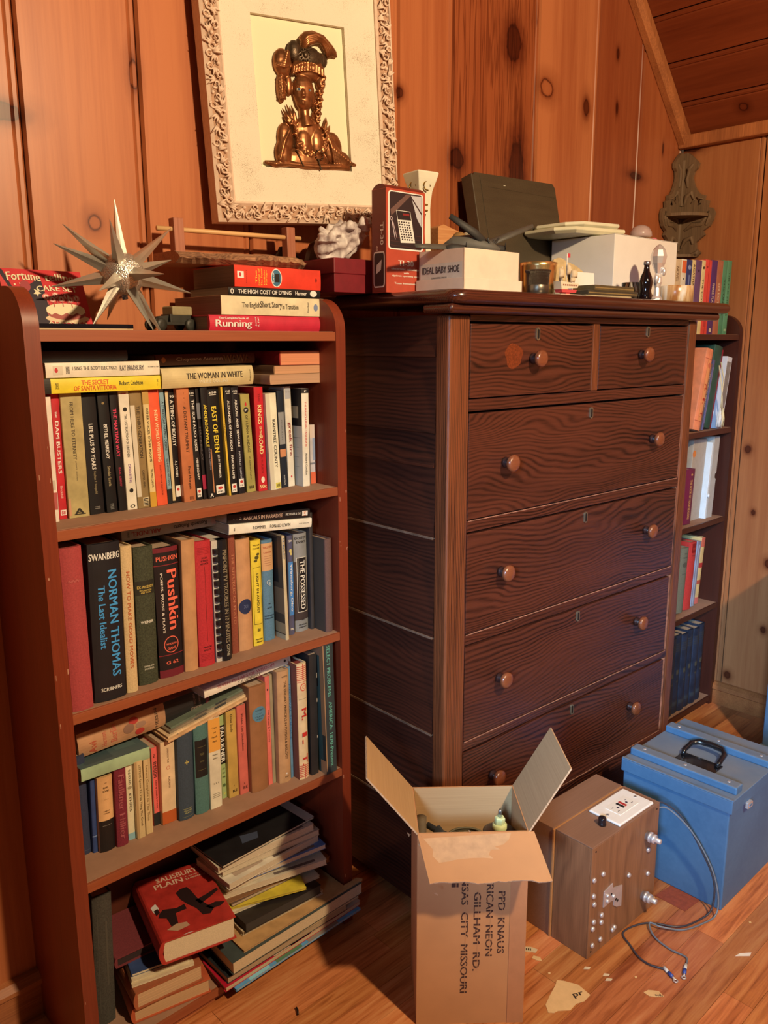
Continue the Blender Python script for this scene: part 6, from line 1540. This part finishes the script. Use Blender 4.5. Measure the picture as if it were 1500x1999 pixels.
# ------------------------------------------------------------------ floor: cardboard carton
m_kraft = paint((200, 134, 78), .85, .06, 0, 14, name='kraft_outside')
m_kin, nt, b = newmat('kraft_inside')
k = N(nt)
v = k.noise(k.coord((1, 1, 90)), 6, 2)
nt.links.new(k.ramp(v, [(.3, A((190, 142, 90))), (.7, A((200, 152, 98)))]), b.inputs['Base Color'])
b.inputs['Roughness'].default_value = .9
m_kedge = paint((206, 160, 112), .9, .3, 0, 300)
m_torn = paint((204, 150, 98), .9, .12, 0, 60)
cx_ = thing('cardboard_box', 'tall open cardboard box with stencilled address standing before the chest', 'box', (.4822, -.5078, 0), (0, 0, R(-41.34)))
BXW, BXD, BXH = .1945, .1515, .385
mb = MB()
t = .003
for x0, x1, y0, y1 in ((0, BXW, 0, t), (0, BXW, BXD - t, BXD), (0, t, t, BXD - t), (BXW - t, BXW, t, BXD - t)):
    mb.box(x0, x1, y0, y1, 0, BXH, m_kraft)
mb.box(t, BXW - t, t, BXD - t, 0, t, m_kraft)
e_ = .0004
mb.faces([(t, BXD - t - e_, .01), (BXW - t, BXD - t - e_, .01), (BXW - t, BXD - t - e_, BXH), (t, BXD - t - e_, BXH)], [(0, 1, 2, 3)], m_kin)
mb.faces([(t + e_, t, .01), (t + e_, BXD - t, .01), (t + e_, BXD - t, BXH), (t + e_, t, BXH)], [(0, 1, 2, 3)], m_kin)
mb.faces([(BXW - t - e_, t, .01), (BXW - t - e_, BXD - t, .01), (BXW - t - e_, BXD - t, BXH), (BXW - t - e_, t, BXH)], [(0, 1, 2, 3)], m_kin)
mb.faces([(t, t + e_, .01), (BXW - t, t + e_, .01), (BXW - t, t + e_, BXH), (t, t + e_, BXH)], [(0, 1, 2, 3)], m_kin)
mb.box(BXW - .030, BXW - .0005, -.0009, 0, .0, BXH - .02, paint((190, 124, 76), .55, .05, name='tape'))
def sten(s_, xc, z0, L, H):
    # stencilled capitals reading downwards, cut by bridges
    m = paint((74, 40, 26), .8, 0, name='stencil_ink')
    mb.text(s_, lambda u, v: (xc + (v - .5) * H, -.0005, z0 - u * L), m, True)
    n_ = int(L / .0085)
    for i in range(n_):
        z = z0 - (i + .5) * L / n_
    mb.box(xc + .0014, xc + .0024, -.0007, -.0004, z0 - L, z0, m_kraft)
sten('PPD  KNAUS', BXW - .045, .270, .125, .0125)
sten('AMERICAN  NEON', BXW - .066, .330, .190, .0125)
sten('3164  GILLHAM  RD.', BXW - .088, .335, .225, .0125)
sten('KANSAS  CITY  MISSOURI', BXW - .110, .330, .265, .0125)
sten('I', BXW - .128, .288, .008, .0125)
mb.obj('carton_body', cx_, normals=False)
def flap(name, M, L, W, ragged, inner, outer, torn=None, seed=1, skew=0.0):
    mb = MB(); rs = random.Random(seed)
    n_ = 18
    p = [(0, 0)] + [(skew + W * i / n_, L + (rs.uniform(-.003, .002) if ragged and 0 < i < n_ else 0)) for i in range(n_ + 1)] + [(W, 0)]
    vs = [(x, y, 0) for x, y in p] + [(x, y, .003) for x, y in p]
    nn = len(p)
    mb.faces(vs, [tuple(range(nn))[::-1]], inner, M); mb.faces(vs, [tuple(range(nn, 2 * nn))], outer, M)
    mb.faces(vs, [(i, (i + 1) % nn, nn + (i + 1) % nn, nn + i) for i in range(nn)], m_kedge, M)
    if torn: mb.faces([(x * W + skew * y, y * L, -.0003) for x, y in torn], [tuple(range(len(torn)))], m_torn, M)
    return mb.obj(name, cx_)
def basis(o, ux, uy):
    ux = Vector(ux).normalized(); uy = Vector(uy).normalized(); uz = ux.cross(uy)
    return Matrix(((ux.x, uy.x, uz.x, o[0]), (ux.y, uy.y, uz.y, o[1]), (ux.z, uy.z, uz.z, o[2]), (0, 0, 0, 1)))
a = R(39); flap('flap', basis((0.0015, BXD, BXH), (0, -1, 0), (-math.sin(a), 0, math.cos(a))), .138, BXD, 0, m_kin, m_kraft, seed=2)
a = R(30); flap('flap', basis((BXW - .0015, 0, BXH), (0, 1, 0), (math.sin(a), 0, math.cos(a))), .136, BXD, 0, m_kin, m_kraft, seed=3)
a = R(117); flap('flap', basis((0, .0, BXH), (1, 0, 0), (0, -math.sin(a), math.cos(a))), .088, BXW + .008, 1, m_kraft, m_kraft,
              [(.04, .10), (.80, .02), (.76, .16), (.70, .26), (.62, .30), (.66, .36), (.58, .36), (.55, .46), (.58, .54), (.50, .52), (.40, .52), (.28, .54), (.20, .58), (.12, .60), (.08, .46), (.10, .34)], seed=4, skew=.015)
mb = MB()
rs = random.Random(6)
for x, y, z in ((.004, -.004, BXH - .004), (-.012, .03, BXH - .020), (.09, -.002, BXH + .0), (BXW + .004, -.012, BXH - .03), (.03, -.045, BXH - .085), (.002, -.012, BXH - .012)):
    mb.faces([(x + rs.uniform(-.006, .006), y + rs.uniform(-.004, .004), z + rs.uniform(-.006, .006)) for i in range(5)], [(0, 1, 2), (0, 2, 3, 4)], m_torn)
mb.obj('torn_scraps', cx_)
# contents, seen just over the rim
def inbox(x, y, z): return cx_.matrix_basis if 0 else Vector((.4822 + x * math.cos(R(-41.34)) - y * math.sin(R(-41.34)), -.5078 + x * math.sin(R(-41.34)) + y * math.cos(R(-41.34)), z))
mdk = paint((46, 48, 48), .6, .2); mol = paint((96, 84, 56), .5, .2)
mb = MB(); mb.tube([inbox(.014, .10, .02), inbox(.016, .115, .345)], .010, paint((104, 84, 58), .7, .15), 12)
tag(mb.obj('tube'), 'brown cardboard tube upright in the left corner of the box', 'tube')
mb = MB(); mb.tube([inbox(.03, .10, .03), inbox(.035, .10, .31), inbox(.045, .085, .335), inbox(.060, .075, .318), inbox(.07, .06, .30)], [.008, .008, .010, .007, .006], mdk, 10); mb.tube([inbox(.028, .12, .325), inbox(.05, .10, .322), inbox(.075, .09, .315)], .006, mdk, 8)
tag(mb.obj('cable_clamp'), 'dark grey plug and cable in the cardboard box', 'cable')
mb = MB()
for r_, dz in ((.034, 0), (.030, .005), (.037, -.006), (.027, -.003)):
    mb.tube([inbox(.095 + r_ * 1.25 * math.cos(t), .075 + .5 * r_ * math.sin(t), .318 + dz + .014 * math.sin(t)) for t in [2 * math.pi * i / 24 for i in range(25)]], .0022, mol, 6)
mb.tube([inbox(.095, .075, .02), inbox(.095, .075, .30)], .008, mol, 8)
tag(mb.obj('wire_coil'), 'coil of olive wire inside the cardboard box', 'wire')
nf = thing('lamp_socket', 'brown insulator with a pale yellow nut and metal stud in the box', 'insulator', tuple(inbox(.158, .085, 0.003)))
mb = MB(); mb.lathe([(.020, 0), (.020, .290), (.026, .300), (.031, .315), (.031, .328), (.022, .334)], 24, paint((64, 38, 28), .3, .1)); mb.obj('insulator', nf)
mye = paint((226, 224, 150), .5, .08)
mb = MB(); mb.lathe([(.0125, .332), (.0135, .336), (.0135, .343), (.0105, .345)], 24, mye); mb.lathe([(.0098, .344), (.0098, .356), (.008, .358)], 6, mye, None, False); mb.obj('nut', nf)
mb = MB(); mb.lathe([(.0035, .355), (.0035, .370), (.0022, .373)], 12, paint((190, 186, 170), .3, .1, .9)); mb.obj('stud', nf)

# ------------------------------------------------------------------ brown walnut electrical box
m_wal = wood('walnut', A((104, 66, 40)), A((172, 114, 70)), 'Z', rough=.5, fine=.5, contrast=(.2, .75), bump=.08, figure=.16, freq=170, warp=7)
m_walT = wood('walnut_top', A((128, 86, 58)), A((160, 112, 78)), 'X', 26, 3, .05, .55, .5, (.2, .8), .08)
m_zinc = paint((196, 196, 200), .33, .08, .6, 60, 0, 'zinc', (.68, .68, .70, 1))
eb = thing('electrical_box', 'brown walnut box with outlet on top and bolts on its front', 'electrical box', (.8449, -.6300, 0), (0, 0, R(-1.5)))
EW, EDp, EH = .247, .088, .249
mb = MB(); mb.box(0, EW, 0, .004, 0, EH - .0035, m_wal); mb.box(0, .0035, .004, EDp, 0, EH - .0035, m_wal); mb.box(EW - .0035, EW, .004, EDp, 0, EH - .0035, m_wal); mb.box(.0035, EW - .0035, EDp - .004, EDp, 0, EH - .0035, m_wal); mb.box(0, EW, 0, EDp, EH - .0033, EH, m_walT); mb.box(.0035, EW - .0035, .004, EDp, .0, .004, m_wal)
mb.obj('case', eb, .001)
mb = MB(); mb.box(-.003, EW, EDp + .0012, EDp + .0060, .0, EH - .002, paint((190, 124, 66), .6, .1)); mb.box(0, EW, EDp + .006, EDp + .072, 0.0, EH - .001, m_walT)
mb.obj('rear_case', eb, .001)
pl_ = MB()
pl_.box(.1000, .228, .0035, .079, EH + .0002, EH + .0062, paint((240, 234, 222), .35, .03, name='ivory_plate', alb=(.82, .80, .75, 1)))
po = pl_.obj('cover_plate', eb, .0035, 3)
mb = MB()
miv = paint((238, 228, 210), .3, .02, alb=(.80, .77, .70, 1))
zt = EH + .0062
mb.box(.130, .200, .0225, .0600, zt - .002, zt + .0012, miv)
for u0, u1, v0, v1, c in ((.158, .1635, .033, .052, (30, 26, 26)), (.1670, .1725, .033, .052, (190, 50, 44))): mb.box(u0, u1, v0, v1, zt + .001, zt + .0024, ink(c))
for u in (.137, .186):
    mb.box(u, u + .007, .032, .0335, zt + .0012, zt + .0014, ink((60, 54, 50))); mb.box(u, u + .006, .047, .0485, zt + .0012, zt + .0014, ink((60, 54, 50)))
for u in (.150, .1815): mb.prism(circ(u, .041, .0028, .0028, 12), zt + .0012, zt + .0015, ink((50, 46, 60)))
mb.obj('outlet', eb, .0006)
for u in (.112, .216):
    mb = MB(); mb.prism(circ(u, .041, .0035, .0035, 14), zt - .001, zt + .001, m_zinc); mb.box(u - .0028, u + .0028, .0405, .0417, zt + .0009, zt + .0012, ink((60, 56, 50))); mb.obj('screw', eb)
mb = MB()
mb.lathe([(.0085, EH), (.0085, EH + .004), (.0075, EH + .006), (.0085, EH + .014), (.007, EH + .017)], 12, paint((24, 22, 24), .25, 0, coat=.3), Matrix.Translation((.082, .034, 0)))
mb.obj('fuse_cap', eb)
for x, z in ((1.0538, .1524), (1.0587, .0935), (.9825, .1259), (.885, .1748), (.8539, .1754), (.8552, .1394), (.8588, .1192), (.8881, .0804), (.8604, .0789), (.8877, .0642), (.8581, .0639), (.9316, .0235), (.938, .026), (.8875, .0252), (.8595, .0255)):
    mb = MB(); mb.ball((x - .8449, -.0015, z), (.0056, .0042, .0056), m_zinc, None, 12); mb.obj('bolt_head', eb)
for x, z in ((1.047, .1885), (1.046, .0470)):
    mb = MB(); M = rot_m(90, 0, 0, (x - .8449, 0, z))
    mb.lathe([(.0100, 0), (.0100, .006), (.0115, .006), (.0115, .011), (.007, .011), (.007, .013), (.0100, .013), (.0100, .020), (.0055, .020), (.0055, .032), (.004, .033)], 16, m_zinc, M); mb.obj('terminal_post', eb)
mb = MB()
mb.prism([(.046, .096), (.046, .132), (.076, .137), (.076, .126), (.112, .116), (.112, .068), (.094, .074), (.084, .082), (.084, .094), (.072, .098)], -.003, -.0006, m_zinc, MY)
for x, z in ((.058, .118), (.058, .106), (.080, .106)): mb.ball((x, -.004, z), (.0045, .0035, .0045), m_zinc, None, 10)
for x, z in ((.072, .114), (.090, .094), (.096, .088)): mb.prism(circ(x, z, .003, .003, 10), -.0034, -.0031, m_dk, MY)
mb.obj('bracket_plate', eb)
for x, z in ((.012, .236), (.236, .237), (.012, .012), (.236, .015)):
    mb = MB(); mb.prism(circ(x, z, .002, .002, 10), -.0006, .0001, m_dk, MY); mb.obj('nail_head', eb)
# ------------------------------------------------------------------ blue case
m_blu, nt, b = newmat('blue_paint')
k = N(nt)
v = k.noise(k.coord(), 7, 3); v2 = k.noise(k.coord(), 90, 2)
blue_c = k.ramp(k.math('ADD', k.math('MULTIPLY', v, .7), k.math('MULTIPLY', v2, .3)), [(.3, (.050, .135, .27, 1)), (.7, (.082, .195, .36, 1))])
ge = k.n('ShaderNodeNewGeometry'); sx = k.n('ShaderNodeSeparateXYZ'); nt.links.new(ge.outputs['Normal'], sx.inputs[0])
dust = k.math('MULTIPLY', k.math('GREATER_THAN', sx.outputs[2], .9), k.math('MULTIPLY', v, .95))   # settled dust on level tops
nt.links.new(k.mix(dust, blue_c, (.24, .215, .175, 1)), b.inputs['Base Color'])
b.inputs['Roughness'].default_value = .5
bl = thing('tool_case', 'blue painted wooden case with battens and a black handle on its lid', 'case', (1.176, -.7550, 0), (0, 0, 0))
LW, LD, LH = .300, .2620, .2640
mb = MB(); mb.box(.004, LW - .004, .006, LD - .004, 0, LH - .028, m_blu); mb.obj('case_body', bl, .003)
mb = MB(); mb.box(0, LW, 0, LD, LH - .030, LH, m_blu); mb.box(.0, .008, -.0, LD, LH, LH + .003, m_blu) ; mb.obj('lid', bl, .003)
for x0 in (.030, .195):
    mb = MB(); mb.box(x0, x0 + .030, .006, LD - .004, LH, LH + .018, m_blu); o_ = mb.obj('batten', bl, .003)
    for y in (.03, .13, .23):
        mb = MB(); mb.lathe([(.004, 0), (.004, .0008), (.002, .0012)], 12, m_zinc, Matrix.Translation((x0 + .015, y, LH + .018))); mb.obj('screw', o_)
mb = MB()
mbk = paint((24, 22, 22), .22, .1, coat=.3)
mb.box(.085, .128, .080, .176, LH, LH + .003, mbk)
mb.obj('handle_plate', bl, .001)
mb = MB()
mb.tube([(.110, .088, LH + .004), (.120, .086, LH + .012), (.150, .088, LH + .020), (.165, .100, LH + .022), (.168, .128, LH + .023), (.165, .156, LH + .022), (.150, .168, LH + .020), (.120, .170, LH + .012), (.110, .168, LH + .004)], [.005, .0055, .006, .0068, .0072, .0068, .006, .0055, .005], mbk, 10)
mb.obj('handle', bl)
mb = MB(); mb.prism([(.068, .222), (.092, .222), (.092, .232), (.088, .236), (.068, .236)], -.006, 0, m_zinc, MY); mb.box(.074, .086, -.0075, -.0055, .226, .231, m_blu)
mb.obj('latch', bl, .0008)
# tall blue case at the edge of the view, by the right wall
b2 = thing('tool_case', 'tall dark blue case mostly beyond the right edge, against the wall', 'case', (1.905, -.90, 0))
mb = MB(); mb.box(0, .27, 0, .370, .02, .62, m_blu); mb.box(-.004, .274, -.004, .376, .045, .052, m_blu); mb.obj('case_body', b2, .006)
mb = MB(); mb.box(.005, .265, .01, .365, 0, .02, m_dk); mb.obj('feet', b2)
# ------------------------------------------------------------------ leads
m_lead = paint((64, 60, 62), .35, .15, name='lead'); m_lead2 = paint((120, 122, 120), .3, .1, name='grey_lead')
lug_b = paint((40, 84, 190), .35, .1, alb=(.03, .08, .42, 1)); lug_w = paint((226, 220, 206), .4, .05)
def smooth(P, n=8):
    P = [Vector(p) for p in P]; out = []
    for i in range(len(P) - 1):
        p0, p1, p2, p3 = P[max(0, i - 1)], P[i], P[i + 1], P[min(len(P) - 1, i + 2)]
        for j in range(n):
            t = j / n
            out.append(.5 * ((2 * p1) + (p2 - p0) * t + (2 * p0 - 5 * p1 + 4 * p2 - p3) * t * t + (3 * p1 - p0 - 3 * p2 + p3) * t ** 3))
    return out + [P[-1]]
L1 = [(1.088, -.622, .236), (1.12, -.63, .232), (1.145, -.665, .200), (1.155, -.712, .130), (1.158, -.738, .075), (1.150, -.742, .020), (1.120, -.733, .004), (1.065, -.713, .0035), (1.025, -.660, .004), (.965, -.640, .003), (.940, -.672, .003), (.924, -.700, .003), (.921, -.726, .0035), (.932, -.752, .0035)]
L2 = [(1.088, -.628, .230), (1.125, -.640, .220), (1.148, -.685, .176), (1.158, -.728, .110), (1.160, -.748, .050), (1.148, -.752, .010), (1.110, -.742, .0035), (1.060, -.722, .004), (1.030, -.690, .009), (1.022, -.668, .010), (1.000, -.690, .004), (.990, -.730, .003), (.992, -.765, .0035), (.968, -.776, .0035)]
for pts, m, lab, end in ((L1, m_lead, 'thin dark lead with a blue ring lug, nearer the brown box', (-.4, -.9)), (L2, m_lead2, 'thin grey lead with a blue spade lug, further from the brown box', (-.9, -.35))):
    ld = thing('test_lead', lab, 'cable', (0, 0, 0))
    S = smooth(pts); mb = MB(); mb.tube(S, .0019, m, 7); mb.obj('wire', ld)
    e = Vector((*end, 0)).normalized(); q = S[-1]; q.z = .0042
    mb = MB(); mb.tube([q - e * .004, q + e * .010], .0034, lug_w, 10); mb.tube([q + e * .010, q + e * .022], .0036, lug_b, 10); mb.obj('sleeve', ld)
    mb = MB(); mb.tube([q + e * .021, q + e * .028], [.002, .002], m_zinc, 8)
    c = q + e * .0315
    mb.tube([(c.x + .0038 * math.cos(t), c.y + .0038 * math.sin(t), .003) for t in [2 * math.pi * i / 16 for i in range(17)]], .0014, m_zinc, 6); mb.obj('ring_lug', ld)
# ------------------------------------------------------------------ scraps
def scrap(name, label, cat, pts, m, th=.0008, words=(), curl=0.0, group=None):
    mb = MB(); c = Vector((sum(p[0] for p in pts) / len(pts), sum(p[1] for p in pts) / len(pts)))
    P = [(x - c.x, y - c.y) for x, y in pts]
    mb.prism(P, 0, th, m)
    for s_, x, y, L, H, a in words:
        ux, uy = Vector((math.cos(R(a)), math.sin(R(a)), 0)), Vector((-math.sin(R(a)), math.cos(R(a)), 0))
        mb.word(s_, (x - c.x, y - c.y, th + .0002), ux * L, uy * H, ink((50, 36, 30)))
    return tag(mb.obj(name), label, cat, (c.x, c.y, .0003), None, group)
ms = paint((232, 184, 120), .85, .06, name='scrap_paper'); ms2 = paint((226, 196, 150), .85, .1)
scrap('paper_scrap', 'largest torn tan paper scrap with printed letters, on the floor', 'paper scrap', [(.6790, -.6560), (.690, -.642), (.7150, -.6340), (.7440, -.6260), (.7560, -.6205), (.7640, -.6310), (.7760, -.6560), (.7710, -.6860), (.7500, -.6870), (.7340, -.6800), (.7130, -.6810), (.6950, -.6660), (.6860, -.6640)], ms, words=[('pr', .742, -.672, .022, .012, -25)])
scrap('paper_scrap', 'small torn tan scrap with black print right of the largest one', 'paper scrap', [(.850, -.752), (.862, -.755), (.8740, -.7700), (.8690, -.7840), (.8560, -.7730), (.850, -.764)], ms, words=[('nolls', .858, -.772, .014, .006, -50)])
scrap('paper_scrap', 'white triangular paper scrap at the right of the floor', 'paper scrap', [(1.0700, -.8300), (1.0850, -.8330), (1.1030, -.8480), (1.0920, -.8500)], paint((240, 232, 220), .8, .03, alb=(.8, .79, .76, 1)))
scrap('paper_scrap', 'small pale shredded scrap beside the cardboard box', 'paper scrap', [(.768, -.518), (.776, -.515), (.792, -.532), (.796, -.546), (.786, -.548), (.772, -.530)], ms2, words=[('IIII', .774, -.528, .014, .006, -50)])
scrap('paper_scrap', 'tiny tan scrap just in front of the shredded one', 'paper scrap', [(.768, -.552), (.776, -.550), (.782, -.562), (.776, -.571), (.770, -.562)], ms)
for i, (x, y) in enumerate(((.826, -.644), (.838, -.680), (.831, -.690))):
    scrap('wood_chip', ('thin pale splinter on the floor, nearest the brown box', 'pale curled chip between the brown box and largest scrap', 'tiny pale crumb before the brown box')[i], 'chip', [(x - .008, y + .004), (x, y + .006), (x + .006, y - .003), (x, y - .004)], ms2)
for i, (x, y) in enumerate(((1.115, -.626), (.760, -.600), (.874, -.722), (1.190, -.808))):
    scrap('paper_crumb', ('tiny tan crumb by the right foot of the brown box', 'tiny tan crumb close to the cardboard box', 'tiny tan crumb between the scraps and leads', 'tiny white crumb before the blue case')[i], 'crumb', [(x - .003, y), (x, y + .003), (x + .004, y), (x, y - .003)], ms)
scrap('tape_strip', 'reddish brown strip of old tape with faded print under the lead', 'tape', [(1.122, -.625), (1.180, -.632), (1.180, -.702), (1.122, -.696)], paint((156, 72, 40), .4, .2, 0, 120), .0005)
